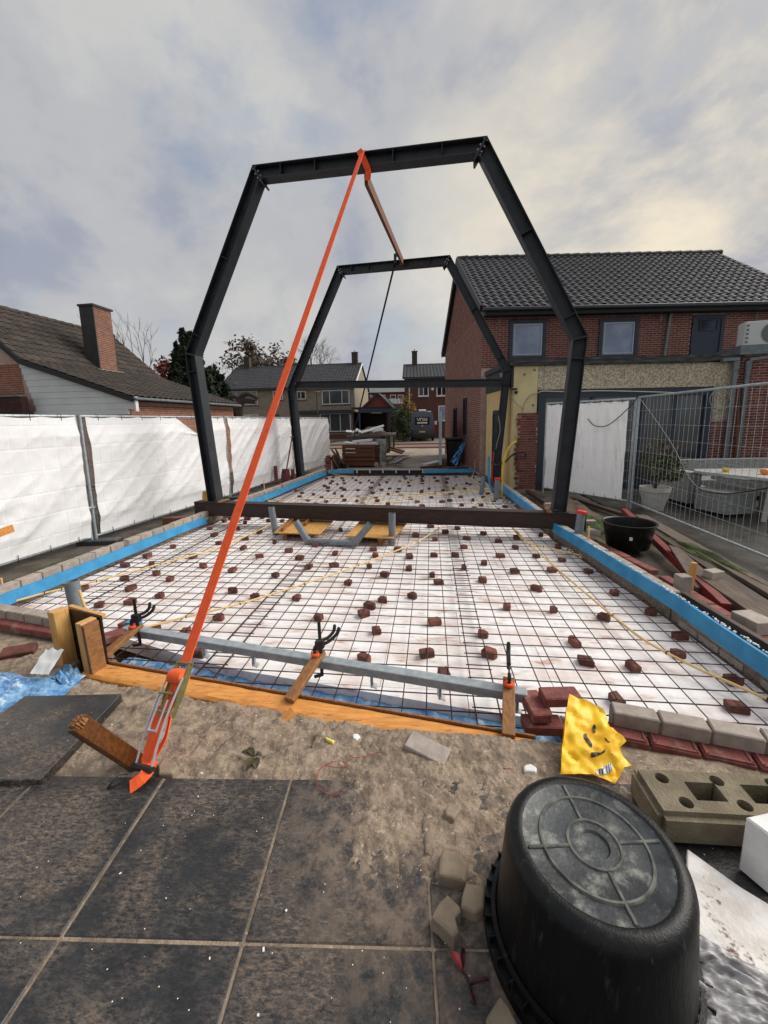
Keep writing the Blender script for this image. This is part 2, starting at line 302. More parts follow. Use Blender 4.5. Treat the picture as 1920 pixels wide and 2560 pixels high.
M['shovelr'] = mat('red_brown_shovel', '6b2f2b', '4d2420', sc=8, rough=.6)
M['pot'] = mat('light_plastic_pot', 'b9b6ae', 'a8a59d', sc=4, rough=.6)
M['apron'] = mat('dark_membrane', '33363a', '28292c', sc=5, rough=.35, c3='5d6266', sc3=7, lo3=.6, hi3=.75, bump=.5, bsc=14, bdist=.02)

# tile material: black concrete smeared with sand (stains keep their place on the tiles)
def tile_material():
    m = bpy.data.materials.new('sandy_black_tile'); m.use_nodes = True; t = m.node_tree; b = t.nodes['Principled BSDF']
    ge = N(t, 'ShaderNodeNewGeometry')
    def nse(sc, det, ro, st=None, dist=0.):
        n = N(t, 'ShaderNodeTexNoise'); n.inputs['Scale'].default_value = sc; n.inputs['Detail'].default_value = det; n.inputs['Roughness'].default_value = ro; n.inputs['Distortion'].default_value = dist
        if st:
            q = N(t, 'ShaderNodeMapping'); q.inputs['Scale'].default_value = st; q.inputs['Rotation'].default_value = (0, 0, rad(-28)); L(t, ge.outputs['Position'], q.inputs['Vector']); L(t, q.outputs[0], n.inputs['Vector'])
        else: L(t, ge.outputs['Position'], n.inputs['Vector'])
        return n.outputs[0]
    def mr(src, a, bb, lo=0., hi=1.):
        r = N(t, 'ShaderNodeMapRange', interpolation_type='SMOOTHSTEP'); r.inputs[1].default_value = a; r.inputs[2].default_value = bb; r.inputs[3].default_value = lo; r.inputs[4].default_value = hi; L(t, src, r.inputs[0]); return r.outputs[0]
    def mth(op, a, bb):
        k = N(t, 'ShaderNodeMath', operation=op)
        for s, i in ((a, 0), (bb, 1)):
            if hasattr(s, 'links'): L(t, s, k.inputs[i])
            else: k.inputs[i].default_value = s
        return k.outputs[0]
    def mx(f, a, bb):
        k = N(t, 'ShaderNodeMix', data_type='RGBA'); L(t, f, k.inputs['Factor'])
        for s, i in ((a, 6), (bb, 7)):
            if hasattr(s, 'links'): L(t, s, k.inputs[i])
            else: k.inputs[i].default_value = (*lin(s), 1)
        return k.outputs[2]
    big = mr(nse(2.7, 8, .62), .42, .64); fine = mr(nse(38, 11, .78, (1, 2.6, 1), .5), .40, .66); vf = mr(nse(70, 6, .7), .5, .68)
    dirt = mth('MULTIPLY', fine, mth('ADD', mth('MULTIPLY', big, .72), .10)); dirt = mth('ADD', dirt, mth('MULTIPLY', vf, mth('MULTIPLY', big, .28)))
    dv = N(t, 'ShaderNodeVectorMath', operation='DISTANCE'); L(t, ge.outputs['Position'], dv.inputs[0]); dv.inputs[1].default_value = (.1, 1.5, .12)      # sand trodden outward from the spill
    near = mr(dv.outputs['Value'], .95, .35); dirt = mth('MAXIMUM', dirt, mth('MULTIPLY', near, mth('ADD', mth('MULTIPLY', mr(nse(15, 9, .75), .38, .6), .8), mth('MULTIPLY', vf, .3))))
    base = mx(mr(nse(5, 5, .6), .35, .65), '191c1f', '24272a')
    col = mx(dirt, base, '877668')
    # tiny white foam grains
    vo = N(t, 'ShaderNodeTexVoronoi'); vo.inputs['Scale'].default_value = 42; L(t, ge.outputs['Position'], vo.inputs['Vector'])
    gr = mth('LESS_THAN', vo.outputs['Distance'], .085)
    sel = N(t, 'ShaderNodeSeparateColor'); L(t, vo.outputs['Color'], sel.inputs[0]); gr = mth('MULTIPLY', gr, mth('GREATER_THAN', sel.outputs[0], .86))
    col = mx(gr, col, 'e8e4da'); L(t, col, b.inputs['Base Color'])
    rr = mr(dirt, 0, .5, .33, .85); L(t, rr, b.inputs['Roughness'])
    bp = N(t, 'ShaderNodeBump'); bp.inputs['Strength'].default_value = .35; bp.inputs['Distance'].default_value = .006; L(t, mth('ADD', nse(120, 5, .6), mth('MULTIPLY', dirt, .7)), bp.inputs['Height']); L(t, bp.outputs[0], b.inputs['Normal'])
    return m
M['tile'] = tile_material()
def grains(m, sc=60, dens=.72, size=.075, colr='e6e2d8'):           # foam grains strewn over a material
    t = m.node_tree; b = t.nodes['Principled BSDF']; ge = N(t, 'ShaderNodeNewGeometry')
    vo = N(t, 'ShaderNodeTexVoronoi'); vo.inputs['Scale'].default_value = sc; L(t, ge.outputs['Position'], vo.inputs['Vector'])
    a = N(t, 'ShaderNodeMath', operation='LESS_THAN'); L(t, vo.outputs['Distance'], a.inputs[0]); a.inputs[1].default_value = size
    s = N(t, 'ShaderNodeSeparateColor'); L(t, vo.outputs['Color'], s.inputs[0]); g = N(t, 'ShaderNodeMath', operation='GREATER_THAN'); L(t, s.outputs[0], g.inputs[0]); g.inputs[1].default_value = dens
    k = N(t, 'ShaderNodeMath', operation='MULTIPLY'); L(t, a.outputs[0], k.inputs[0]); L(t, g.outputs[0], k.inputs[1])
    src = b.inputs['Base Color'].links[0].from_socket; mx = N(t, 'ShaderNodeMix', data_type='RGBA'); L(t, k.outputs[0], mx.inputs['Factor']); L(t, src, mx.inputs[6]); mx.inputs[7].default_value = (*lin(colr), 1); L(t, mx.outputs[2], b.inputs['Base Color'])
grains(M['sand'], 45, .72, .085); grains(M['apron'], 60, .7)

# ================================================================== SETTING
XL = [(1, -4.36), (3.4, -4.28), (6, -4.12), (8, -3.95), (14, -3.5), (30, -3.0)]       # inner face of the left wall
XR = [(1, 2.27), (2.7, 2.24), (4, 2.14), (6.1, 1.87), (8, 1.82), (10.5, 1.72), (14, 1.55), (30, 1.5)]
def lerp(T, y):
    for (a, x0), (b, x1) in zip(T, T[1:]):
        if y <= b: return x0+(x1-x0)*(y-a)/(b-a)
    return T[-1][1]
def xl(y): return lerp(XL, y)
def xr(y): return lerp(XR, y)
def yfront(x):                                                                       # front edge of the pit
    if x < -2.62: return 3.02+(x+3.3)*-.17
    if x < .80: return 2.36+(x+2.4)*-.14
    return 2.23-(x-1.0)*.22
YB = 13.5
def sstep(a, b, t): t = max(0, min(1, (t-a)/(b-a))); return t*t*(3-2*t)
def gz(x, y):
    z = -.02+.03*nz((x, y, 0), .7)+.015*nz((x, y, 3), 3)
    f = sstep(3.3, 2.3, y)*sstep(-6.5, -4.8, x)                                       # sand bank in front
    zf = .04+.05*sstep(2.3, 1.75, y)+.022*nz((x, y, 1), 2.2)+.02*nz((x, y, 5), 7)
    z = z*(1-f)+zf*f
    if xl(y)-.1 < x < xr(y)+.1 and yfront(x)-.06 < y < YB+.1: z = -.34
    if y < 1.5: z = min(z, .085)
    if y < .9: z = .05
    if y > 14: z = -.02
    if x > 2.6 and y > 1.8: z = min(z, -.06+.02*nz((x, y, 8), 5))
    return z
g = MB(); x0, x1, y0, y1, st = -7.2, 6.4, .4, 15, .07
nx, ny = int((x1-x0)/st), int((y1-y0)/st)
g.grid(lambda u, v: V((x0+(x1-x0)*u, y0+(y1-y0)*v, gz(x0+(x1-x0)*u, y0+(y1-y0)*v))), nx, ny)
g.m = [0 if (g.v[f[0]].y < 3.4 and g.v[f[0]].x > -4.9 and g.v[f[0]].x < 2.6) else 1 for f in g.f]
tag(g.build('ground', [M['sand'], M['soil']], smooth='all'), kind='structure')
far = MB()
R_ = 600
far.add([(-R_, 15, -.03), (R_, 15, -.03), (R_, R_, -.03), (-R_, R_, -.03)], [(0, 1, 2, 3)])
far.add([(-R_, -R_, -.03), (-7.2, -R_, -.03), (-7.2, 15, -.03), (-R_, 15, -.03)], [(0, 1, 2, 3)])
far.add([(6.4, -R_, -.03), (R_, -R_, -.03), (R_, 15, -.03), (6.4, 15, -.03)], [(0, 1, 2, 3)])
far.add([(-7.2, -R_, -.03), (6.4, -R_, -.03), (6.4, .4, -.03), (-7.2, .4, -.03)], [(0, 1, 2, 3)])
tag(far.build('terrain', M['soil']), kind='structure')
b = MB(); b.add([(-12, 14.2, -.012), (2.6, 14.2, -.012), (2.6, 26.3, -.012), (-12, 26.3, -.012)], [(0, 1, 2, 3)]); tag(b.build('yard', M['yard']), kind='structure')
b = MB(); b.add([(-60, 26.3, -.02), (60, 27.5, -.02), (60, 31.2, -.02), (-60, 30.2, -.02)], [(0, 1, 2, 3)]); tag(b.build('road', M['street']), kind='structure')
b = MB(); b.bar((-60, 26.25, .03), (60, 27.45, .03), .3, .1); tag(b.build('near_kerb', M['kerbm']), kind='structure')
b = MB(); b.bar((-60, 30.25, .03), (60, 31.25, .03), .25, .1); tag(b.build('far_kerb', M['kerbm']), kind='structure')
b = MB(); b.add([(-8, 30.4, .06), (4, 30.7, .06), (4, 39, .06), (-8, 39, .06)], [(0, 1, 2, 3)]); tag(b.build('driveway', M['street']), kind='structure')
# wet patio of the neighbours behind the right-hand fence
def patio_point(u, v):
    x = 3.6+4.6*u; y = 3.0+7.55*v+.5*u*v; return V((x, y, -.035))
b = MB(); b.grid(patio_point, 6, 8); tag(b.build('garden_patio', M['patio']), kind='structure')
mo = MB()
for cx, cy, rx, ry, hz in ((2.75, 7.0, .45, 1.0, .07), (3.45, 5.2, .25, 1.9, .05), (-4.75, 4.4, .22, .9, .04), (-4.6, 6.4, .18, .7, .03)):
    mo.grid(lambda u, v: V((cx+(u-.5)*2*rx, cy+(v-.5)*2*ry, -.08+(hz+.10+.05*nz((u*9+cx, v*9+cy, 2), 1.3))*max(0, 1-((u-.5)**2+(v-.5)**2)*4))), 26, 30)
tag(mo.build('moss', M['moss'], smooth='all'), 'patchy green moss growing along the fences', 'moss', kind='stuff')

# ---------------- paving: black tiles in the foreground
TO = at(413.8, 1941, .12); TA = math.atan2(.098, 1.235); TX = V((math.cos(TA), math.sin(TA), 0)); TY = V((-math.sin(TA), math.cos(TA), 0)); TP = .614
pav = thing('paving', (TO.x, TO.y, .05), None, None); pav['kind'] = 'structure'
tm = MB().box((0, 0, 0), (TP-.009, TP-.009, .06)).mesh('tile', M['tile'], bev=.004)
for i in range(-4, 5):
    for j in range(1, 5):
        c = TO+TX*(TP*(i+.5))-TY*(TP*(j-.5)); c.z = .09+.0015*((i*7+j*3) % 3-1)
        if c.y < -.6: continue
        piece('tile', tm, frameM(c, TX, TY, (0, 0, 1)), pav)
b = MB().box(TO-TY*TP*2+V((0, 0, -.0245)), (5.6, 2.44, .04), TA); bd = b.build('joint_sand', M['sand'], pav)
# the loosened tile lying askew at the left
p1, p2 = at(304, 1734, .15), at(112, 1936, .15); ed = (p2-p1).normalized(); pr = V((ed.y, -ed.x, 0))
if pr.x > 0: pr = -pr
b = MB().prism([p1, p1+pr*.60, p1+pr*.60+ed*.605, p1+ed*.605], (0, 0, -.055))
tag(b.build('paving_slab', M['tile'], bev=.004), 'black sandy paving slab lying askew left of the ratchet strap', 'paving slab')
# sand spilled over the tiles
def spill(u, v):
    x = -.62+1.5*u; y = .80+1.14*v; c = V((x, y, 0))
    e = min(u, 1-u)*4; e2 = min(v*1.3, 1.6)
    sh = sstep(0, 1, min(e, 1))*sstep(0, .9, e2)*sstep(-.55, -.2, x+.12*nz((y*3, 0, 7)))
    sh *= 1-.9*sstep(.10, .45, x)*sstep(1.7, 1.2, y)
    h = .1165+.016*sh+.014*sh*nz(c, 4)+.010*nz(c, 9)+.008*nz(c, 20)+.006*nz(c, 42)+.006*nz(c, 90)-.020*(1-sh)
    return V((x, y, h))
tag(MB().grid(spill, 210, 160).build('sand_spill', M['sand'], smooth='all'), 'trampled beige sand spilled over the black tiles', 'sand', kind='stuff')

def bank(u, v):
    x = -3.3+4.35*u; y = 1.5+1.2*v; c = V((x, y, 0)); lim = yfront(x)-.02
    z = gz(x, min(y, lim-.1))+.008+.026*nz(c, 5)+.016*nz(c, 12)+.010*nz(c+V((3, 1, 0)), 26)+.008*nz(c, 55)+.006*nz(c, 110)
    e = min(u, 1-u)*25; z -= .05*(1-sstep(0, 1, e))
    if y > lim-.03: z = min(z, .02-.5*(y-lim+.03))
    if y < 1.66: z -= .02*sstep(1.66, 1.55, y)
    return V((x, y, z))
tag(MB().grid(bank, 420, 120).build('sand_bank', M['sand'], smooth='all'), 'lumpy damp sand between the tiles and the form board', 'sand', kind='stuff')
# ---------------- the white insulation floor, board by board
fl = thing('floor_insulation', (-1, 8, -.2), None, None); fl['kind'] = 'structure'
def clip_poly(poly, f):                                             # keep f(p) >= 0
    out = []
    for a, b_ in zip(poly, poly[1:]+poly[:1]):
        fa, fb = f(a), f(b_)
        if fa >= 0: out.append(a)
        if (fa >= 0) != (fb >= 0): t = fa/(fa-fb); out.append(a+(b_-a)*t)
    return out
EF = [at(327, 1630, -.055), at(1252, 1786, -.055)]
def front_ok(p):                                                     # in front opening the boards stop short of the form
    if p.x < -2.55: return p.y-(yfront(p.x)+.1)
    if p.x > .88: return p.y-(yfront(p.x)+.09)
    t = (p.x-EF[0].x)/(EF[1].x-EF[0].x); return p.y-(EF[0].y+(EF[1].y-EF[0].y)*t)
bw, bl = 1.2, .6
for j in range(0, 20):
    for i in range(-4, 3):
        xa = i*bw-.05+(.6 if j % 2 else 0)-.9; ya = 1.95+j*bl
        poly = [V((xa, ya, 0)), V((xa+bw-.004, ya, 0)), V((xa+bw-.004, ya+bl-.004, 0)), V((xa, ya+bl-.004, 0))]
        poly = clip_poly(poly, lambda p: p.x-(xl(p.y)+.012)); poly = clip_poly(poly, lambda p: (xr(p.y)-.012)-p.x)
        poly = clip_poly(poly, lambda p: YB-p.y)
        if poly: poly = clip_poly(poly, front_ok)
        if len(poly) < 3: continue
        z = -.055+.0015*((i*5+j*3) % 3); b = MB().prism([V((p.x, p.y, z-.12)) for p in poly], (0, 0, .12)); b.build('board', M['eps'], fl)
# blue membrane in the trench below the front edge
b = MB()
def memb(u, v):
    x = -2.5+3.5*u; yb = EF[0].y+(EF[1].y-EF[0].y)*((x-EF[0].x)/(EF[1].x-EF[0].x)); yf = yfront(x)+.02
    y = yb+.02+(yf-yb-.02)*v; z = -.115+.05*v*v+.02*nz((x*5, y*9, 1), 1.8)+.012*nz((x*20, y*20, 4)); return V((x, y, z))
b.grid(memb, 150, 14); tag(b.build('damp_proof_film', M['bluefilm'], smooth='all'), 'crinkled blue film in the trench behind the orange form board', 'plastic film')

# ---------------- kerb walls of bricks
GB = MB().box((0, 0, 0), (.215, .10, .085)).mesh('brick', M['greyb'], bev=.006)
GB2 = MB().box((0, 0, 0), (.215, .10, .055)).mesh('brick', M['greyb'], bev=.005)
RB = MB().box((0, 0, 0), (.215, .10, .055)).mesh('brick', M['redb'], bev=.005)
RP = MB().box((0, 0, 0), (.215, .11, .06)).mesh('brick', M['redp'], bev=.007)
def brick_run(parent, a, b_, z, mesh, step=.228, skip=0., jit=.004, lim=None):
    a, b_ = V(a), V(b_); d = (b_-a); Lg = d.length; d.normalize(); nrm = V((-d.y, d.x, 0)); n = int((Lg-skip)/step); k = 0
    for i in range(n):
        c = a+d*(skip+step*(i+.5)); c.z = z+random.uniform(-jit, jit); r = random.uniform(-.02, .02)
        dd = V((d.x*math.cos(r)-d.y*math.sin(r), d.x*math.sin(r)+d.y*math.cos(r), 0))
        piece('brick', mesh, frameM(c+nrm*random.uniform(-jit, jit), dd, V((-dd.y, dd.x, 0)), (0, 0, 1)), parent); k += 1
    return k
def kerb_wall(label, pts, side, ztop, ground_z=-.3):
    t = thing('kerb_wall', (pts[0][0], pts[0][1], ground_z), label, 'brick wall')
    for a, b_ in zip(pts, pts[1:]):
        a, b_ = V((*a, 0)), V((*b_, 0)); d = (b_-a).normalized(); n = V((-d.y, d.x, 0))*side
        brick_run(t, a+n*.052, b_+n*.052, ztop-.0425, GB)
        brick_run(t, a+n*.054, b_+n*.054, ztop-.0425-.085, GB2, skip=.114)
        core = MB(); m0, m1 = a+n*.014, b_+n*.014
        core.hexa([V((q.x, q.y, z)) for z in (ground_z, ztop-.09) for q in (m0, m1, m1+n*.085, m0+n*.085)]); core.build('mortar_core', M['mortar'], t)
        j = MB(); m0, m1 = a+n*.010, b_+n*.010; j.hexa([V((q.x, q.y, z)) for z in (ztop-.0899, ztop-.012) for q in (m0, m1, m1+n*.084, m0+n*.084)]); j.build('mortar', M['mortar'], t)
    return t
ys = [3.1, 5.0, 7.05]; kl = kerb_wall('grey brick kerb wall beside the left fence, in front of the brown beam', [(xl(y), y) for y in ys], 1, .212)
kl2 = kerb_wall('grey brick kerb wall beside the left fence, behind the brown beam', [(xl(y), y) for y in (7.15, 10, 13.5)], 1, .212)
kr = kerb_wall('grey brick kerb wall on the right, in front of the brown beam', [(xr(y), y) for y in (3.72, 4.9, 6.25)], -1, .212)
kr2 = kerb_wall('grey brick kerb wall on the right, running from the brown beam to the house', [(xr(y), y) for y in (6.5, 8.4, 10.3)], -1, .212)
kr3 = kerb_wall('low grey brick course under the near right blue strip', [(xr(y), y) for y in (1.98, 2.8, 3.7)], -1, .11)
kf = kerb_wall('row of grey bricks in front, behind the yellow bag', [(1.02, 2.215), (2.26, 1.95)], -1, .18)
kf2 = kerb_wall('row of grey bricks at the front left, behind the pine form posts', [(-4.45, 3.20), (-3.02, 2.955)], -1, .17)
# projecting red course below each front kerb, and red bricks beside the walls
t = thing('paver_course', (1.6, 1.97, 0), 'row of frogged red bricks below the grey front kerb', 'brick row')
fr = MB().box((0, 0, 0), (.215, .11, .055)); fm = fr.mesh('brick', M['redp'], bev=.008)
a_, b_ = V((.93, 2.10, 0)), V((2.3, 1.80, 0)); d_ = (b_-a_).normalized()
for i in range(6):
    c = a_+d_*(.228*(i+.5)); c.z = .072; o = piece('brick', fm, frameM(c, d_, V((-d_.y, d_.x, 0)), (0, 0, 1)), t)
    rim = MB(); n_ = V((-d_.y, d_.x, 0))
    for s, (ax, ln, of) in enumerate(((d_, .19, n_*.043), (d_, .19, n_*-.043), (n_, .086, d_*.092), (n_, .086, d_*-.092))):
        rim.bar(c+of-ax*ln/2+V((0, 0, .029)), c+of+ax*ln/2+V((0, 0, .029)), .012, .008)
    rim.build('raised_rim', M['redp'], t)
b = MB().bar(a_+V((0, 0, .0)), b_+V((0, 0, .0)), .09, .14); b.build('mortar_bed', M['mortar'], t)
t = thing('paver_course', (-3.6, 2.85, 0), 'row of dusty red bricks below the grey kerb at the front left', 'brick row')
brick_run(t, (-4.5, 3.10, 0), (-2.82, 2.80, 0), .055, RP); MB().bar((-4.5, 3.11, -.03), (-2.85, 2.82, -.03), .08, .1).build('mortar_bed', M['mortar'], t)
t = thing('paver_course', (2.5, 3.4, -.05), 'long row of muddy red bricks outside the right kerb wall', 'brick row')
brick_run(t, (2.66, 2.2, 0), (2.50, 4.6, 0), .045, RP); brick_run(t, (2.50, 4.62, 0), (2.22, 6.1, 0), .045, RP)
# corner bricks of the opening
for nm, c, rz, me, lab in (('brick', at(1400, 1742, .19), .12, RP, 'red brick lying on the kerb corner above the yellow bag'), ('brick', at(1338, 1765, .13), 1.72, RP, 'red brick standing proud at the right end of the galvanised beam'), ('brick', at(1355, 1812, .06), .05, RP, 'dusty red brick low in the corner left of the yellow bag'),
                           ('brick', at(270, 1595, .17), .75, RP, 'red brick propped between the pine form post and galvanised beam'), ('brick', at(246, 1622, .1), .75, RP, 'red brick under the propped brick by the pine form post')):
    o = piece(nm, me, Matrix.Translation(c)@Matrix.Rotation(rz, 4, 'Z')); tag(o, lab, 'brick')
# dark membrane flap at the corner
b = MB().grid(lambda u, v: V((.74+.95*u, 1.62+.5*v-.14*u, (.118-.07*sstep(0, .25, v))+.02*nz((u*6, v*6, 2))+.008*nz((u*20, v*20, 2)))), 30, 16); tag(b.build('membrane_flap', M['apron'], smooth='all'), 'dark plastic membrane lying on the ground behind the yellow bag', 'plastic sheet')
# dark timber edge board of the near right wall
p0, p1 = V((xr(3.75)+.13, 3.75, .1)), V((xr(1.9)+.19, 1.9, .1))
b = MB().bar(p0, p1, .05, .2); tag(b.build('edge_board', M['darkp'], bev=.004), 'dark brown board set on edge outside the near right kerb', 'board')

# ---------------- blue edge insulation strips
def blue_strip(label, pts, ztop, h=.13, wob=.02, lean=.02, th=.022):
    b = MB(); pts = [V((*p, 0)) for p in pts]; path = []
    for a, c in zip(pts, pts[1:]):
        n = max(2, int((c-a).length/.15)); path += [a+(c-a)*(k/n) for k in range(n)]
    path.append(pts[-1]); ring = []
    for i, p in enumerate(path):
        d = (path[min(i+1, len(path)-1)]-path[max(i-1, 0)]).normalized(); n = V((-d.y, d.x, 0))
        zz = ztop+wob*nz((p.x, p.y, 5), .8)+wob*.3*nz((p.x, p.y, 5), 6); lo = lean*nz((p.x, p.y, 9), .9)
        ring.append([p+n*lo+V((0, 0, zz-h)), p+n*(lo+lean)+V((0, 0, zz)), p+n*(lo+lean+th)+V((0, 0, zz)), p+n*(lo+th)+V((0, 0, zz-h))])
    vs = [q for r in ring for q in r]; fs = []
    for i in range(len(ring)-1):
        for k in range(4): fs.append((i*4+k, i*4+(k+1) % 4, i*4+4+(k+1) % 4, i*4+4+k))
    fs += [(3, 2, 1, 0), tuple(len(vs)-4+k for k in range(4))]
    b.add(vs, fs); return tag(b.build('edge_insulation', M['xps'], smooth=True), label, 'insulation strip', 'blue insulation strips round the slab')
blue_strip('blue insulation strip along the near left kerb, left of the orange strap', [(xl(3.05)+.03, 3.05), (xl(4.5)+.05, 4.5), (xl(5.8)+.045, 5.8), (xl(6.7)+.04, 6.7)], .14, .125, wob=.012)
blue_strip('wavy blue insulation strip along the left kerb behind the brown beam', [(xl(7.3)+.05, 7.3), (xl(9)+.09, 9), (xl(11)+.05, 11), (xl(13.3)+.06, 13.2)], .145, .13, wob=.012)
blue_strip('blue insulation strip along the near right kerb beside the dark edge board', [(xr(6.15)-.05, 6.15), (xr(4.9)-.04, 4.9), (xr(3.6)-.05, 3.6), (xr(1.95)-.05, 1.95)], .22, .13, wob=.012)
blue_strip('blue insulation strip on the right between the brown beam and the house', [(xr(10.2)-.06, 10.2), (xr(8.4)-.05, 8.4), (xr(6.6)-.05, 6.6)], .215, .14, wob=.01)
blue_strip('blue insulation strip at the far right end of the slab', [(-.22, 13.36), (1.5, 13.46)], .17, .12, .008)
blue_strip('blue insulation strip at the far left corner of the slab', [(-3.45, 13.3), (-2.6, 13.5)], .18, .12, .008)
# white foam crumbs along the near right strip
b = MB()
for k in range(260):
    y = 1.95+3.2*random.random()**1.5; x = xr(y)-.012+random.uniform(-.008, .010)
    q_ = random.uniform(.004, .011); b.box((x, y, .222+random.uniform(-.006, .008)), (q_, q_*1.6, q_), random.random()*3)
tag(b.build('foam_crumbs', M['epsw']), 'white foam crumbs along the top of the near right strip', 'foam', kind='stuff')

# ---------------- far threshold, seen between the two far blue strips
t = thing('steel_threshold', (-1.4, 13.55, -.1), 'dark steel threshold with pale clips at the far end of the slab', 'threshold')
MB().bar((-2.62, 13.62, .02), (-.2, 13.52, .02), .05, .2).build('channel', M['form'], t); MB().bar((-3.2, 13.68, .15), (.6, 13.54, .15), .09, .025).build('top_flange', M['galv'], t)
for k in range(7): MB().box((-2.95+.45*k, 13.58-.015*k, .09), (.035, .03, .11)).build('clip', M['white'], t)

# ================================================================== REINFORCEMENT
barm = MB().tube([(0, 0, -.5), (0, 0, .5)], .0041, 6).mesh('bar', M['rust'], smooth=True)
def rod(parent, a, b_):
    a, b_ = V(a), V(b_); d = b_-a; Lg = d.length; q = d.to_track_quat('Z', 'Y').to_matrix().to_4x4()
    piece('bar', barm, Matrix.Translation((a+b_)/2)@q@Matrix.Diagonal((1, 1, Lg, 1)), parent)
MESHX0, MESHY0 = -.024, 2.277                                       # a measured crossing of the middle sheet
def mesh_sheet(label, xa, xb, ya, yb, z):
    t = thing('rebar_mesh', ((xa+xb)/2, (ya+yb)/2, z), label, 'rebar mesh', 'welded reinforcement mesh sheets')
    x = MESHX0+.15*math.ceil((xa-MESHX0)/.15); 
    wob = lambda a, b_: .006*nz((a*3, b_*3, z*50))
    def ok(x, y): return xl(y)+.05 < x < xr(y)-.05 and y > yfront(x)+.03
    while x <= xb:
        ysv = [ya+k*.03 for k in range(int((yb-ya)/.03)+1) if ok(x, ya+k*.03)]
        if len(ysv) > 4: rod(t, (x+wob(x, 0), ysv[0], z+.008), (x+wob(x, 9), ysv[-1], z+.008+wob(x, 3)))
        x += .15
    y = MESHY0+.15*math.ceil((ya-MESHY0)/.15)+.03*(z > .01)
    while y <= yb:
        xs = [xa+k*.02 for k in range(int((xb-xa)/.02)+1) if ok(xa+k*.02, y)]
        if len(xs) > 4: rod(t, (xs[0], y+wob(0, y), z), (xs[-1], y+wob(5, y), z+wob(3, y)))
        y += .15
xs_ = [(-4.35, -3.42, 'leftmost'), (-3.62, -1.5, 'second from the left'), (-1.68, .44, 'second from the right'), (.26, 2.3, 'rightmost')]
for r, (ya, yb, nm) in enumerate(((2.0, 4.72, 'nearest row'), (4.48, 6.95, 'row before the brown beam'), (7.05, 10.2, 'row behind the brown beam'), (10.0, 13.42, 'farthest row'))):
    for c, (xa, xb, nn) in enumerate(xs_):
        mesh_sheet(f'rusty rebar mesh, {nn}, {nm}', xa+.02*r, xb+.02*r, ya+.06*(c % 2), yb+.06*(c % 2), .002+.010*(c % 2)+.004*(r % 2))

# ---------------- half bricks holding the mesh up
P5 = [(215,650),(95,775),(340,785),(645,695),(405,600),(560,590),(355,548),(290,505),(118,538),(565,520),(770,600),(805,535),(860,648),(1000,610),(1005,540),(1150,530),(1280,532),(1325,483),(1345,433),(1155,437),(1040,415),(1215,395),(1290,370),(1130,360),(1445,402),(1530,448),(1545,535),(1445,577),(1325,608),(1143,650),(1180,692),(1435,678),(1625,625),(1580,838),(1025,772),(850,795),(770,832),(735,880),(470,903),(535,893),(810,980),(1153,928),(1440,1000),(1480,1115),(1105,1115),(742,1147),(1205,1235),(450,470),(590,470),(205,455),(600,385),(35,435),(115,395),(250,330),(45,315),(790,495),(935,500),(1632,485),(1640,430),(20,490)]
P6 = [(315,413),(170,430),(62,448),(160,485),(410,483),(75,535),(288,537),(440,560),(155,625),(380,622),(595,627),(288,730),(745,755),(385,858),(110,838),(690,898),(957,868),(1140,1012),(510,1048),(1130,1117),(582,1158),(852,1187),(1455,1275),(1480,1435),(757,1385)]
P4 = [(1330,330),(1470,315),(1455,340),(1410,375),(1270,413),(1245,373),(1457,435),(1025,480),(1300,460),(875,535),(1430,490),(1540,540),(1145,540),(745,592),(897,585),(1207,597),(1380,620),(1635,650),(740,668),(930,640),(1007,673),(775,728),(490,725),(595,825),(775,808),(950,770),(1385,742),(1520,775),(1300,900),(1185,1115),(1100,990),(920,980),(750,950)]
pos = []
for o, Ls in (((600, 1160), P5), ((1220, 1160), P6), ((0, 1160), P4)):
    for x, y in Ls:
        p = at(o[0]+x/2.37, o[1]+(y+8)/2.37, -.03)
        if all((p-q).length > .13 for q in pos): pos.append(p)
near_n = len(pos)
for j in range(14):
    for i in range(13):
        y = 7.25+j*.45+random.uniform(-.16, .16); x = -3.75+i*.43+random.uniform(-.15, .15)+(.2 if j % 2 else 0)
        if xl(y)+.15 < x < xr(y)-.12 and y < 13.3 and random.random() < .8: pos.append(V((x, y, -.03)))
halves = []
for k in range(14):
    b = MB(); sx, sy = random.uniform(.07, .125), random.uniform(.06, .10); h = random.uniform(.046, .062)
    poly = [(-sx/2, -sy/2), (sx/2, -sy/2+random.uniform(-.01, .015)), (sx/2+random.uniform(-.02, .012), sy*.1), (sx/2-random.uniform(0, .03), sy/2), (-sx/2+random.uniform(-.01, .015), sy/2)]
    b.prism([(x, y, 0) for x, y in poly], (random.uniform(-.006, .006), random.uniform(-.006, .006), h)); halves.append(b.mesh('half_brick', M['redb'], bev=.006))
for k, p in enumerate(pos):
    o = piece('half_brick', halves[random.randrange(14)], Matrix.Translation((p.x, p.y, -.053))@Matrix.Rotation(random.choice((0, 0, 1.57, .4, -.5))+random.uniform(-.2, .2), 4, 'Z')@Matrix.Rotation(random.uniform(-.04, .04), 4, 'X'))
    side = 'left' if p.x < -2.0 else ('middle' if p.x < .25 else 'right')
    if k < near_n: row = 'nearest part' if p.y < 3.6 else ('middle part' if p.y < 4.9 else 'part just before the brown beam'); lab = f'half red brick under the {side} mesh, {row}'
    else: row = 'just behind the brown beam' if p.y < 9 else ('halfway down the far bay' if p.y < 11.2 else 'at the far end'); lab = f'half red brick under the {side} mesh, {row}'
    tag(o, lab, 'brick', lab.replace('half red brick', 'half bricks'))

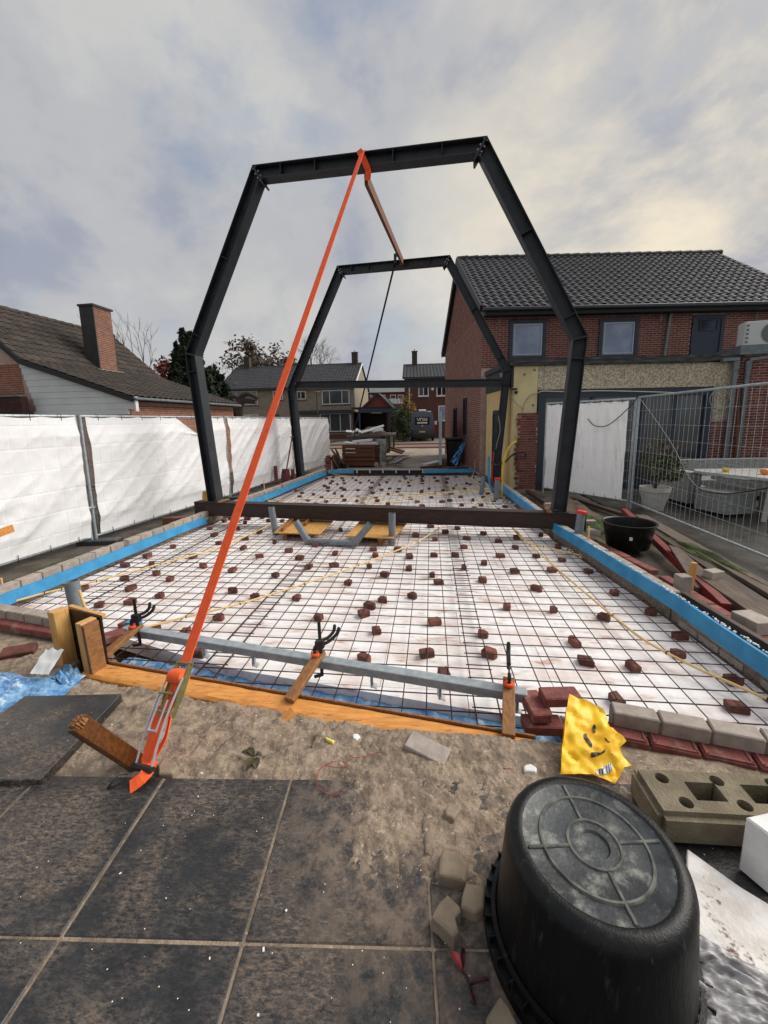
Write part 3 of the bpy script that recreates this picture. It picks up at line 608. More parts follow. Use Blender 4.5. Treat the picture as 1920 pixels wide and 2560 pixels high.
# ---------------- conduits tied to the mesh
def smooth_path(P, n=6):
    P = [V(p) for p in P]; out = []
    for i in range(len(P)-1):
        a, b_, c, d = P[max(i-1, 0)], P[i], P[i+1], P[min(i+2, len(P)-1)]
        for k in range(n):
            t = k/n; out.append(.5*((2*b_)+(c-a)*t+(2*a-5*b_+4*c-d)*t*t+(3*b_-a-3*c+d)*t*t*t))
    out.append(P[-1]); return out
def conduit(label, o, s, pts, z=.028, r=.0105, m='cream', rise=None, cat='conduit', ties=True):
    P = [at(o[0]+x/s, o[1]+y/s, z) for x, y in pts]
    if rise:                                                        # upright free end: (index 0 or -1, pixel of tip, height)
        i, h = rise; e = P[i].copy(); e2 = e+V((0, 0, h)); P = ([e2, e+V((0, 0, h*.25))]+P[1:]) if i == 0 else (P[:-1]+[e+V((0, 0, h*.25)), e2])
    t = thing('conduit', P[0], label, cat, 'cream conduits on the mesh'); MB().tube(smooth_path(P), r, 8).build('pipe', M[m], t, smooth=True)
    if ties:
        for k in range(1, len(P)-1, 1): MB().lathe([(r+.001, -.004), (r+.004, -.004), (r+.004, .004), (r+.001, .004)], P[k], 10, R=(P[min(k+1, len(P)-1)]-P[k-1]).to_track_quat('Z', 'Y').to_matrix()).build('tie', M['black'], t)
    return t
conduit('cream conduit curving from the left edge along the left mesh', (0, 1380), 4.1475, [(48, 478), (75, 505), (130, 515), (460, 425), (640, 385), (1000, 300), (1659, 125), (2300, -60), (2840, -300)], rise=(0, .22))
conduit('cream conduit running diagonally across the middle mesh to the galvanised beam', (600, 1160), 2.37, [(-560, 970), (-320, 905), (0, 828), (380, 710), (700, 600), (1050, 460), (1225, 350)])
conduit('long cream conduit sloping across the right mesh to the lower right', (1220, 1160), 2.37, [(135, 360), (250, 480), (740, 900), (1060, 1120), (1659, 1395), (1800, 1450)])
conduit('cream conduit ending upright beside the near red-capped pipe', (1220, 1160), 2.37, [(138, 362), (210, 450), (330, 490), (500, 530), (560, 538), (588, 528)], rise=(-1, .36))
conduit('cream conduit ending upright at the left of the far bay', (560, 1160), 4.1475, [(425, 350), (445, 372), (520, 375), (850, 365), (1659, 332), (2300, 290), (2760, 255)], rise=(0, .42))
conduit('cream conduit ending upright by the far left corner', (560, 1160), 4.1475, [(1122, 88), (1150, 108), (1350, 130), (1659, 152), (2000, 185), (2400, 230), (2760, 248)], rise=(0, .42), ties=False)
conduit('cream conduit slanting across the far bay just behind the brown beam', (920, 1160), 4.1475, [(-150, 425), (300, 380), (700, 312), (1280, 268)])
conduit('cream conduit ending upright at the foot of the insulated side wall', (920, 1160), 4.1475, [(1105, 88), (1082, 130), (1100, 165), (1180, 212)], rise=(0, .45), ties=False)
conduit('short cream conduit leading left from the far red-capped pipe', (920, 1160), 4.1475, [(1060, 440), (1180, 370), (1290, 302)], ties=False)
conduit('short cream conduit running forward from the far red-capped pipe', (920, 1160), 4.1475, [(1285, 452), (1262, 380), (1292, 306)], ties=False)

# ================================================================== STEEL
def offset_line(P, d):
    """offset an open polyline of 2-D points to its right by d, mitred"""
    out = []
    for i, p in enumerate(P):
        if i == 0: t = (P[1]-P[0]).normalized(); out.append(p+V((t.y, -t.x))*d); continue
        if i == len(P)-1: t = (P[-1]-P[-2]).normalized(); out.append(p+V((t.y, -t.x))*d); continue
        a = (p-P[i-1]).normalized(); b_ = (P[i+1]-p).normalized(); na, nb = V((a.y, -a.x)), V((b_.y, -b_.x)); m = (na+nb).normalized(); out.append(p+m*(d/m.dot(na)))
    return out
def portal(label, L_, R_, corners, H=.19, B=.2, tie=None):
    """L_, R_: feet (outer, front edge); corners: photo pixels of the outer corners KL, TL, TR, KR"""
    d = (R_-L_); d.z = 0; d.normalize(); n = V((-d.y, d.x, 0)); t = thing('portal_frame', (L_+R_)/2, label, 'steel frame', 'steel portal frames over the slab')
    P2 = [V((0, L_.z))]
    for x, y in corners: q = onp(x, y, L_, n); P2.append(V(((q-L_).dot(d), q.z)))
    P2.append(V(((R_-L_).dot(d), R_.z)))
    W = lambda p, k: V((L_.x, L_.y, 0))+d*p.x+V((0, 0, p.y))+n*k
    o0, o1, o2, o3 = P2, offset_line(P2, .012), offset_line(P2, H-.012), offset_line(P2, H)
    names = ['column', 'rafter', 'top_beam', 'rafter', 'column']
    for i in range(5):
        b = MB()
        b.prism([W(q, 0) for q in (o0[i], o0[i+1], o1[i+1], o1[i])], n*B); b.prism([W(q, 0) for q in (o2[i], o2[i+1], o3[i+1], o3[i])], n*B)
        b.prism([W(q, B/2-.004) for q in (o1[i], o1[i+1], o2[i+1], o2[i])], n*.008)
        o = b.build(names[i], M['steel'], t)
        fr = {0: (.88,), 1: (.12, .55), 2: (.13, .29, .63, .83), 3: (.45, .88), 4: (.12,)}[i]
        for f in fr:
            a = o1[i].lerp(o1[i+1], f); c = o2[i].lerp(o2[i+1], f); dd = (o1[i+1]-o1[i]).normalized()*.005
            # straight stiffener square to the member
            mid = o1[i].lerp(o1[i+1], f); nn = V(((o1[i+1]-o1[i]).normalized().y, -(o1[i+1]-o1[i]).normalized().x)); c = mid+nn*(H-.024)
            s = MB(); s.prism([W(q, .006) for q in (mid-dd, c-dd, c+dd, mid+dd)], n*(B-.012)); s.build('stiffener', M['steel'], o)
    for i in (1, 2, 3, 4):                                          # plates at the corners
        pl = MB(); a = o0[i]; c = o3[i]; ax = (c-a).normalized(); sd = V((ax.y, -ax.x))*.008
        ext = .10 if i in (2, 3) else 0.
        lo, hi = (a+ax*.014, c+ax*ext) if i in (2, 3) else (a+ax*.014, c-ax*.014)
        pl.prism([W(q, -.004 if i in (2, 3) else .004) for q in (lo-sd*1.6, hi-sd*1.6, hi+sd*1.6, lo+sd*1.6)], n*(B+.008 if i in (2, 3) else B-.008)); po = pl.build('end_plate', M['steel'], t)
        if i in (2, 3):
            for k in (.12, .5, .82, 1.02):
                for s in (-1, 1):
                    bo = MB(); q = a+ax*((c-a).length*k)+sd*s*3.6; bo.lathe([(.0, -.012), (.013, -.012), (.013, .012), (0, .012)], W(q, .03), 6, R=V((ax.y*1., 0, -ax.x)).to_track_quat('Z', 'Y').to_matrix() if False else (d*sd.x+V((0, 0, sd.y))).to_track_quat('Z', 'Y').to_matrix()); bo.build('bolt', M['bolt'], po)
            g = MB(); q = c+ax*.0; g.prism([W(v, B/2-.005) for v in (c, c+ax*ext, c-sd.normalized()*.10*(1 if i == 2 else -1)*-1)], n*.01); g.build('gusset', M['steel'], po)
    for i, s in ((0, 1), (5, -1)):                                  # base plates
        p = P2[i]; b = MB(); b.prism([W(p+V((s*-.03, 0)), -.03), W(p+V((s*(H+.03), 0)), -.03), W(p+V((s*(H+.03), 0)), B+.03), W(p+V((s*-.03, 0)), B+.03)], (0, 0, -.018)); b.build('base_plate', M['steel'], t)
    if tie:
        za, zb, hh = tie; xa, xb = o3[0].x+(o3[1].x-o3[0].x)*.9+.004, o3[4].x-.004
        b = MB()
        for z0, z1 in ((-.012, 0), (-hh, -hh+.012)): b.prism([W(V((xa, za+z0)), 0), W(V((xb, zb+z0)), 0), W(V((xb, zb+z1)), 0), W(V((xa, za+z1)), 0)], n*B)
        b.prism([W(V((xa, za-hh+.012)), B/2-.004), W(V((xb, zb-hh+.012)), B/2-.004), W(V((xb, zb-.012)), B/2-.004), W(V((xa, za-.012)), B/2-.004)], n*.008)
        o = b.build('tie_beam', M['steel'], t)
        for x in (xa+.035, xb-.035):
            for dx in (-.018, .018):
                for dz in (.05, .10):
                    MB().box(W(V((x+dx, za-dz-.01)), B/2-.012), (.022, .02, .022), math.atan2(d.y, d.x)).build('bolt', M['bolt'], o)
    return P2, W, t
F1L, F1R = V((-4.04, 6.82, .40)), V((2.01, 6.12, .40))
F2L, F2R = V((-3.93, 11.45, .06)), V((1.75, 10.55, .06))
f1, W1, F1 = portal('nearer dark steel portal frame standing on the brown beam', F1L, F1R, [(462, 883), (630.5, 412), (1218, 338.7), (1470.7, 838.9)])
f2 = None
n2_ = (F2R-F2L); n2_.z = 0; n2_.normalize(); n2n = V((-n2_.y, n2_.x, 0)); za = onp(740, 953, F2L, n2n).z; zb = onp(1255, 947, F2L, n2n).z
f2, W2, F2 = portal('farther dark steel portal frame with a horizontal tie beam', F2L, F2R, [(718, 972), (842.4, 663.8), (1125, 637), (1278, 923.4)], tie=(za, zb, .19))
# brown floor beam under the near frame
dB = (F1R-F1L).normalized(); nB = V((-dB.y, dB.x, 0)); a_, b_ = F1L-dB*.30, F1R+dB*.28
t = thing('floor_beam', ((a_+b_)/2).xy.to_3d(), 'rusty dark brown steel beam lying across the slab under the near frame', 'steel beam')
def beam_part(p, q, nm, off=0.):
    b = MB(); z1, z0 = .378, .13
    for (za_, zb_, w0, w1) in ((z1-.014, z1, 0, .2), (z0, z0+.014, 0, .2), (z0+.014, z1-.014, .012, .03)):
        b.hexa([V((r.x, r.y, z))+nB*k for z in (za_, zb_) for r, k in ((p, w0-off), (q, w0-off), (q, w1), (p, w1))])
    return b.build(nm, M['beam'], t)
mid = a_.lerp(b_, .44); beam_part(a_, mid, 'beam_half'); beam_part(mid+dB*.002, b_, 'beam_half', .004)
for p in (a_+dB*.2, b_-dB*.2): MB().box((p+nB*.1).xy.to_3d()+V((0, 0, .05)), (.3, .2, .14), math.atan2(dB.y, dB.x)).build('bearing_block', M['mortar'], t)
for p, lab in ((F1L+dB*.27-nB*.0, 'thin wooden wedge under the left foot of the near frame'), (F1R-dB*.24, 'thin wooden wedge under the right foot of the near frame')):
    b = MB().bar(p-nB*.05+V((0, 0, -.003)), p+nB*.22+V((0, 0, .004)), .07, .018); tag(b.build('wedge', M['oak']), lab, 'wedge')
b = MB().prism([F1L+dB*-.22+nB*.1+V((0, 0, z)) for z in (-.32,)]+[F1L+dB*-.04+nB*.1+V((0, 0, -.32)), F1L+dB*-.04+nB*.1+V((0, 0, .18)), F1L+dB*-.17+nB*.1+V((0, 0, .16))], nB*.02); tag(b.build('plywood_offcut', M['osb']), 'plywood offcut leaning behind the left foot of the near frame', 'board')
b = MB().bar((-4.62, 6.35, .12), (-4.22, 6.5, .12), .08, .16); tag(b.build('timber_block', M['pallet'], bev=.005), 'brown timber block at the left end of the floor beam', 'timber')
o = piece('brick', RB, Matrix.Translation((-4.28, 6.3, .2))@Matrix.Rotation(.3, 4, 'Z')); tag(o, 'red brick on the left kerb by the end of the floor beam', 'brick')
# strut between the frames
pA = onp(905, 425, F1L, nB)+nB*.22; pB = onp(1006, 655, F2L, n2n)
t = MB().bar(pA, pB, .055, .17); tag(t.build('timber_strut', M['pallet'], bev=.004), 'weathered plank spanning between the tops of the two frames', 'plank')
# orange ratchet strap
def ribbon(path, wd, th, side):
    b = MB(); vs = []; fs = []; n = len(path); side = V(side)
    for i, p in enumerate(path):
        d = (path[min(i+1, n-1)]-path[max(i-1, 0)]).normalized(); s = (side-d*side.dot(d)).normalized(); k = d.cross(s)
        vs += [p-s*wd/2-k*th/2, p+s*wd/2-k*th/2, p+s*wd/2+k*th/2, p-s*wd/2+k*th/2]
    for i in range(n-1): fs += [(i*4+k, i*4+(k+1) % 4, i*4+4+(k+1) % 4, i*4+4+k) for k in range(4)]
    fs += [(3, 2, 1, 0), tuple(4*n-4+k for k in range(4))]; return b.add(vs, fs)
topP = onp(906, 380, F1L-nB*.012, nB); botP = at(345, 1945, .14); rt = at(415, 1755, .42)
# ratchet lies on the line from the anchor to the beam
base = V((-1.37, 1.60, .15)); dv = (topP-base).normalized()
t = thing('ratchet_strap', base, 'orange ratchet strap pulled from the near frame down to the stake', 'ratchet strap')
rT = base+dv*.46
pth = [rT+(topP-rT)*(k/40) for k in range(41)]
sx_ = dv.cross(V((.25, 1, .3))).normalized()
if sx_.x < 0: sx_ = -sx_

for k_ in (-.026, 0., .026): ribbon([p+sx_*k_-(sx_.cross(dv))*.0 for p in pth], .006, .0065, sx_).build('woven_stripe', M['strap2'], t)
tw = ribbon(pth, .078, .004, sx_); tw.build('webbing', M['strap'], t, smooth=False)
bt = topP; loop = [bt, bt+V((0, 0, .03))+nB*.02, bt+nB*.11+V((0, 0, .035)), bt+nB*.23+V((0, 0, .0)), bt+nB*.23-V((0, 0, .24)), bt+nB*.10-V((0, 0, .26))+dB*.05, bt-nB*.008-V((0, 0, .22))+dB*.07, bt-nB*.010-dB*.05+V((0, 0, .03))]
ribbon(smooth_path(loop, 5), .085, .004, dB).build('beam_loop', M['strap'], t)
# ratchet: side plates, spindle, handle
up_ = sx_.cross(dv).normalized()
if up_.y > 0: up_ = -up_
def rp(a, u, s): return base+dv*a+up_*u+sx_*s
rat = MB()
for s in (-.052, .052):
    rat.prism([rp(.19, -.006, s), rp(.32, -.018, s), rp(.44, -.012, s), rp(.47, .0, s), rp(.44, .02, s), rp(.30, .024, s), rp(.19, .012, s)], sx_*.004)
ro = rat.build('ratchet_body', M['zinc'], t)
MB().tube([rp(.455, 0, -.062), rp(.455, 0, .062)], .008, 8).build('cross_bar', M['zinc'], ro, smooth=True)
sp = MB(); sp.lathe([(.0, -.05), (.036, -.05), (.04, -.02), (.041, .02), (.036, .05), (0, .05)], rp(.385, .012, 0), 20, R=sx_.to_track_quat('Z', 'Y').to_matrix()); sp.build('spool', M['strap'], t, smooth=True)
MB().bar(rp(.30, .035, -.05), rp(.30, .035, .05), .05, .012, up=dv).build('pawl_plate', M['zinc'], ro, bev=.003)
MB().bar(rp(.215, .03, -.05), rp(.215, .03, .05), .022, .012, up=dv).build('pawl_plate', M['zinc'], ro, bev=.003)
hd = MB()
for s in (-.06, .06): hd.tube(smooth_path([rp(.38, .03, s), rp(.25, .045, s*1.02), rp(.12, .045, s*.98), rp(-.02, .03, s*.98)], 4), .006, 6)
for s in (-.03, .03): hd.tube([rp(.27, .05, s), rp(.13, .055, s)], .005, 6)
hd.tube([rp(.13, .055, -.035), rp(.13, .055, .035)], .006, 6)
hd.tube(smooth_path([rp(.36, -.02, -.056), rp(.30, -.01, -.085), rp(.25, .0, -.10), rp(.23, .01, -.085)], 4), .006, 6)
hd.build('handle_frame', M['bolt'], ro, smooth=True)
MB().tube([rp(-.025, .03, -.072), rp(-.025, .03, .072)], .016, 10).build('grip', M['black'], ro, smooth=True)
ribbon(smooth_path([rp(.36, .0, .0), rp(.22, .01, .0), rp(.10, .025, -.005), rp(.0, .02, -.01)], 5), .07, .004, sx_).build('lower_webbing', M['strap'], t)
ribbon(smooth_path([rp(.24, -.015, -.085), rp(.14, -.03, -.085), rp(.04, -.03, -.075), rp(.0, -.01, -.03)], 5), .06, .004, sx_+V((0, .3, 0))).build('lower_webbing', M['strap'], t)
ribbon(smooth_path([rp(.2, .0, .03), rp(.1, .0, .045), rp(.02, .01, .02)], 5), .055, .004, sx_-V((0, .9, 0))).build('lower_webbing', M['strap'], t)
q0 = at(362, 1940, .155); q1 = at(325, 1968, .128)
ribbon(smooth_path([rp(.0, .0, 0), q0, q1], 5), .062, .004, at(345, 1985, .13)-at(310, 1965, .13)).build('strap_tail', M['strap'], t)
# the stake it is tied to
sa = at(338, 1905, .12)+V((.0, .03, -.05)); sb = onp(190, 1806, V((0, 1.46, 0)), V((0, 1, 0)))
t = thing('wooden_stake', sa, 'varnished brown stake with a splintered head leaning from the sand by the ratchet', 'stake')
MB().bar(sa, sb, .042, .078, up=(0, 1, .4)).build('shaft', M['stake'], t, bev=.004)
dd = (sb-sa).normalized(); s_ = MB()
for k in range(90):
    o_ = V((random.uniform(-.022, .022), random.uniform(-.022, .022), random.uniform(-.03, .03))); o_ -= dd*o_.dot(dd); s_.bar(sb+o_-dd*.03, sb+o_*random.uniform(.8, 1.25)+dd*random.uniform(-.01, .012), random.uniform(.003, .008), random.uniform(.003, .008), up=(0, 1, .3))
s_.build('splinters', M['oak'], t)
# black cable tie on the tile edge
c0 = at(283, 1958, .13); zt = thing('cable_tie', c0, 'open black cable tie lying on the tile beside the strap end', 'cable tie')
MB().tube(smooth_path([at(320, 1935, .14), at(300, 1935, .16), at(280, 1955, .15), at(273, 1968, .13), at(292, 1962, .13), at(310, 1948, .135)], 5), .0045, 6).build('loop', M['black'], zt, smooth=True)
MB().box(at(273, 1968, .132), (.014, .012, .01)).build('head', M['black'], zt)
# dark blue strap of the far frame
qa = onp(988, 655, F2L-n2n*.01, n2n); qb = V((-2.75, 15.1, .75)); qm = V((-2.85, 15.0, 1.35))
qb = atY(884, 1108, 16.2); qm = atY(888, 1068, 16.2)
t = thing('tension_strap', qb, 'dark blue strap running from the far frame down to the skip', 'strap')
ribbon([qa+(qm-qa)*(k/20) for k in range(21)], .05, .004, RIGHT).build('webbing', M['strapb'], t); MB().bar(qm, qb, .06, .03).build('ratchet', M['black'], t, bev=.005)
ribbon([qa+V((0, 0, -.02)), qa+V((0, 0, .2)), qa+n2n*.22+V((0, 0, .2))], .07, .005, n2_).build('beam_loop', M['strapb'], t)

# ================================================================== PIPES
def pipe(label, base, top, r=.055, cap=False, socket=False, group='grey pipe ends in the floor'):
    base, top = V(base), V(top); d = (top-base).normalized(); R = d.to_track_quat('Z', 'Y').to_matrix(); Lg = (top-base).length
    t = thing('drain_pipe', base, label, 'pipe', group); b = MB()
    b.lathe([(r, 0), (r, Lg), (r-.005, Lg), (r-.005, Lg-.25 if Lg > .3 else .01)], base, 28, R=R); b.build('pipe_wall', M['pvc'], t, smooth=True)
    MB().lathe([(r-.006, Lg-.2), (0, Lg-.2)], base, 28, R=R).build('dark_bore', M['pvcin'], t)
    if socket: MB().lathe([(r+.001, 0), (r+.009, .0), (r+.009, .15), (r+.004, .16), (r+.001, .16)], base, 28, R=R).build('socket', M['pvc'], t, smooth=True)
    if cap: MB().lathe([(r+.001, Lg-.03), (r+.008, Lg-.03), (r+.008, Lg+.008), (r+.002, Lg+.014), (0, Lg+.012)], base, 28, R=R).build('cap', M['redcap'], t, smooth=True)
    return t
pb = at(200, 1552, -.05); pipe('wide grey pipe stub rising beside the pine form posts', pb, pb+V((-.03, 0, .40)), .062)
t = thing('conduit', pb+V((.1, 0, 0)), 'short cream conduit stub leaning beside the wide grey pipe', 'conduit'); MB().tube([at(224, 1552, .0), onp(198, 1476, at(224, 1552, 0), VF)], .012, 10).build('pipe', M['cream'], t, smooth=True)
pb = at(1440, 1377, -.05); pipe('grey pipe with a red cap beside the near end of the brown beam', pb, onp(1454, 1279, pb, VF), .055, cap=True, socket=True)
pb = at(690, 1337, -.05); pipe('left upright grey pipe beside the plywood covers', pb, onp(678, 1268, pb, VF), .052)
pb = at(980, 1361, -.05); pipe('right upright grey pipe beside the plywood covers', pb, onp(980, 1283, pb, VF), .052)
pL, pR = at(770, 1353, -.005), at(884, 1360, -.005)
t = thing('drain_pipe', pL, 'low grey branch pipe with two slanting ends between the plywood covers', 'pipe', 'grey pipe ends in the floor')
MB().tube([pL, pR], .05, 24).build('trunk', M['pvc'], t, smooth=True)
for p, px in ((pL, (739, 1303)), (pR, (926, 1310))):
    e = onp(*px, p, VF); d = (e-p).normalized(); R = d.to_track_quat('Z', 'Y').to_matrix(); Lg = (e-p).length
    MB().lathe([(.052, 0), (.052, Lg), (.047, Lg), (.047, Lg-.2)], p, 24, R=R).build('slanting_end', M['pvc'], t, smooth=True); MB().lathe([(.046, Lg-.15), (0, Lg-.15)], p, 24, R=R).build('dark_bore', M['pvcin'], t)
    MB().lathe([(.053, -.03), (.06, -.03), (.06, .06), (.053, .06)], p, 24, R=R).build('socket', M['pvc'], t, smooth=True)
pb = at(1203, 1236, -.05); pipe('plain grey pipe stub in the far bay by the insulated wall', pb, onp(1209, 1190, pb, VF), .055)
pb = at(1241, 1252, -.05); pipe('grey pipe with a red cap in the far bay by the hoses', pb, onp(1244, 1196, pb, VF), .06, cap=True, socket=True)
b = MB()
for k in range(60):
    p = at(1247, 1254, -.04)+V((random.gauss(0, .17), random.gauss(0, .22), random.uniform(0, .03))); b.box(p, (.05, .04, .03), random.random()*3)
for k in range(14): b.box(at(1432, 1380, -.04)+V((random.gauss(-.05, .07), random.gauss(0, .1), .01)), (.05, .04, .03), random.random()*3)
tag(b.build('foam_scraps', M['epsw'], bev=.006), 'white foam scraps heaped round the capped pipes', 'foam', kind='stuff')

# ================================================================== PLYWOOD COVERS
def cover(label, px, zc=.085, batt=()):
    c = [at(x, y, zc) for x, y in px]; t = thing('plywood_cover', (c[0]+c[2])/2-V((0, 0, .1)), label, 'plywood cover', 'plywood covers between the grey pipes')
    MB().prism(c, (0, 0, -.018)).build('sheet', M['osb'], t)
    ux = (c[1]-c[0]).normalized(); uy = (c[3]-c[0]); 
    for f, l0, l1 in batt: MB().bar(c[0].lerp(c[1], f)+uy*l0+V((0, 0, .03)), c[0].lerp(c[1], f)+uy*l1+V((0, 0, .03)), .04, .055).build('batten', M['oak'], t)
    for f in (.22, .72): MB().bar(c[0].lerp(c[1], f)+uy*.03+V((0, 0, -.075)), c[0].lerp(c[1], f)+uy*.9+V((0, 0, -.075)), .07, .11).build('bearer', M['oak'], t)
cover('plywood cover with two battens between the left grey pipes', [(685, 1331), (798, 1335), (845, 1290), (735, 1286)], batt=((.16, .05, .95), (.55, .35, .98)))
cover('plywood cover with a leaning batten between the right grey pipes', [(864, 1340), (982, 1345), (1024, 1300), (908, 1294)], batt=((.3, .72, .98), (.86, .45, .98)))

# ================================================================== FRONT FORMWORK
t = thing('form_box', (-2.6, 2.45, 0), 'upright form of two pine posts and a dark panel at the front left', 'formwork')
A1, A2 = V((-2.70, 2.43, 0)), V((-2.405, 2.345, 0)); ax = V((.96, -.26, 0)).normalized(); ay = V((.26, .96, 0)).normalized()
for p, h, ww, dp_ in ((A1, .47, .075, .10), (A2, .44, .06, .11)):
    b = MB(); b.hexa([p+ax*i+ay*j+V((-.02 if z > 0 else 0, 0, z)) for z in (-.08, h) for i, j in ((-ww/2, 0), (ww/2, 0), (ww/2, dp_), (-ww/2, dp_))]); b.build('post', M['pine'], t, bev=.003)
b = MB(); b.hexa([q+V((0, 0, z)) for z in (-.08, .445) for q in (A1+ay*.101, A2+ay*.112+ax*.035, A2+ay*.127+ax*.035, A1+ay*.116)]); b.build('form_panel', M['form'], t)
MB().bar(A1+ay*.14+V((-.03, 0, .45)), A2+ay*.145+ax*.05+V((-.02, 0, .435)), .03, .03).build('top_strip', M['pine'], t)
for k_ in range(2): b = MB(); b.hexa([q+V((-.02 if z > 0 else 0, 0, z)) for z in (-.05, .43) for q in (A2+ax*(.033+.016*k_), A2+ax*(.046+.016*k_), A2+ax*(.046+.016*k_)+ay*.1, A2+ax*(.033+.016*k_)+ay*.1)]); b.build('plywood_edge', M['oak'] if k_ else M['redp'], t)
# long orange form board
g0, g1 = at(224, 1668, .075), at(1342, 1872, .075); fd = (g1-g0).normalized(); fn = V((-fd.y, fd.x, 0))
t = thing('form_board', (g0+g1)/2, 'long orange timber form board half buried in the front sand', 'board')
b = MB()
def fb(u, v):
    p = g0.lerp(g1, u)
    prof = [(-.075, -.16), (-.072, -.02), (-.055, -.004), (0, 0), (.06, .0), (.063, -.16)]
    k, zz = prof[round(v*5)]; return p+fn*k+V((0, 0, zz+.004*nz((u*30, v*3, 1))))
b.grid(fb, 90, 5); b.build('beam', M['wood'], t, smooth=True)
MB().bar(g0+fn*.075+V((0, 0, -.045)), g1+fn*.075+V((0, 0, -.045)), .012, .12).build('plywood_strip', M['oak'], t)
# galvanised form beam held over the opening
h0, h1 = at(312, 1565, .17), at(1318, 1728, .17); hd_ = (h1-h0).normalized(); hn = V((-hd_.y, hd_.x, 0))
t = thing('galvanised_beam', (h0+h1)/2, 'galvanised steel box beam clamped above the front of the mesh', 'steel beam')
MB().bar(h0+V((0, 0, -.03)), h1+V((0, 0, -.03)), .075, .06).build('box_section', M['galv'], t, bev=.004)
for px in ((493, 1632), (625, 1647), (925, 1696), (1096, 1726), (1290, 1763)):
    p = at(*px, .10); f = (p-h0).dot(hd_); q = h0+hd_*f+V((0, 0, -.065)); MB().box(q+V((0, 0, -.035)), (.018, .05, .085), .2).build('anchor', M['galv'], t); MB().box(q+V((.02, -.01, -.07)), (.04, .05, .004), .5, R=Matrix.Rotation(.5, 3, 'Y')).build('anchor', M['bolt'], t)
b = MB().bar(h0+V((-.02, .05, -.0)), h0+hd_*.10+V((0, .07, -.0)), .05, .03); tag(b.build('insulation_offcut', M['xps']), 'blue insulation offcut behind the left end of the galvanised beam', 'insulation strip')
# three braces with clamps
def brace(label, pa, pb_, w=.07):
    a, c = at(*pa, .095), at(*pb_, .19); b = MB().bar(a, c+(c-a).normalized()*.05, w, .035); return tag(b.build('brace', M['oak'], bev=.004), label, 'brace', 'wooden braces of the front form'), c
br = [brace('left wooden brace from the pine post to the galvanised beam', (232, 1664), (338, 1572)), brace('middle wooden brace from the form board to the galvanised beam', (722, 1752), (795, 1642)), brace('right wooden brace from the form board to the galvanised beam', (1271, 1842), (1272, 1714))]
def clamp(label, c, tilt, hang, face):
    t = thing('quick_clamp', c, label, 'clamp', 'black clamps on the braces'); U = V((tilt, .12, 1)).normalized(); Sd = V((math.cos(face), math.sin(face), 0))
    MB().bar(c-U*.16+Sd*.02, c+U*.22+Sd*.02, .006, .022, up=Sd).build('rail', M['black'], t)
    b = MB(); b.hexa([c+Sd*i+V((0, j, 0))+U*k for k in (.03, .10) for i, j in ((-.015, -.016), (.05, -.016), (.05, .016), (-.015, .016))]); b.build('grip_body', M['black'], t, bev=.008)
    MB().tube(smooth_path([c+Sd*.04+U*.09, c+Sd*.08+U*.10, c+Sd*.12+U*.135, c+Sd*.13+U*.18], 4), [.012]*12+[.008], 8).build('handle', M['black'], t, smooth=True)
    MB().tube(smooth_path([c+Sd*.045+U*.06, c+Sd*.09+U*.075, c+Sd*.14+U*.11, c+Sd*.16+U*.155], 4), [.012]*12+[.008], 8).build('trigger', M['black'], t, smooth=True)
    MB().tube(smooth_path([c+Sd*-.005+U*.06, c-Sd*.02+U*.05, c-Sd*.022+U*.02, c-Sd*.02+U*.005], 4), .011, 8).build('jaw', M['black'], t, smooth=True)
    MB().lathe([(0, 0), (.028, 0), (.03, .006), (.026, .016), (0, .016)], c-Sd*.018+V((0, 0, -.004)), 16).build('pad', M['clampo'], t, smooth=True)
    MB().bar(c-U*.15+Sd*.02, c-U*.15-Sd*.035, .02, .02).build('lower_jaw', M['black'], t, bev=.004)
clamp('black quick clamp on the left brace', br[0][1]+V((.0, 0, .02)), -.12, .1, .35); clamp('black quick clamp on the middle brace', br[1][1]+V((0, 0, .02)), -.05, .1, .5); clamp('thin black clamp standing upright on the right brace', br[2][1]+V((0, 0, .02)), .03, .1, 1.45)
for k, (px, lab) in enumerate((((320, 1640), 'dark wooden stake behind the left brace'), ((752, 1720), 'wooden stake in the trench behind the middle brace'), ((1318, 1800), 'rusty stake at the right end of the galvanised beam'))):
    p = at(*px, -.1); tag(MB().bar(p+V((0, .02, -.05)), p+V((0, .02, .22)), .05, .05).build('support_stake', M['oak'] if k < 2 else M['darkp']), lab, 'stake')
b = MB().bar(at(705, 1805, .06), at(735, 1775, .10), .06, .03); tag(b.build('board_end', M['wood'], bev=.003), 'orange board end sticking out of the sand below the middle brace', 'board')

# ================================================================== FOREGROUND THINGS
# upturned mortar tub
tc_ = V((.500, 1.112, .12)); tw_ = .314; tt = .249; th_ = .375
t = thing('mortar_tub', tc_, 'large worn black mortar tub upside down in the foreground', 'tub')
b = MB(); prof = [(tw_-.022, .012), (tw_-.028, .03)]
for k in range(1, 9): f = k/8; prof.append((tw_-.03+(tt+.012-tw_+.03)*f, .03+(th_-.075)*f))
prof += [(tt+.008, th_-.03), (tt-.002, th_-.012), (tt-.018, th_-.002), (tt-.03, th_), (tt-.04, th_-.004)]
b.lathe(prof, tc_, 96); b.build('wall', M['tub'], t, smooth=True)
b = MB().lathe([(tt-.04, th_-.004), (tt-.044, th_-.007), (tt-.16, th_-.006), (.045, th_-.005), (.04, th_-.012), (0, th_-.012)], tc_, 96); b.build('base', M['tubtop'], t, smooth=True)
for r in (.155, .075): MB().lathe([(r-.006, th_-.007), (r-.003, th_-.001), (r+.003, th_-.001), (r+.006, th_-.007)], tc_, 72).build('ring_ridge', M['tubrib'], t, smooth=True)
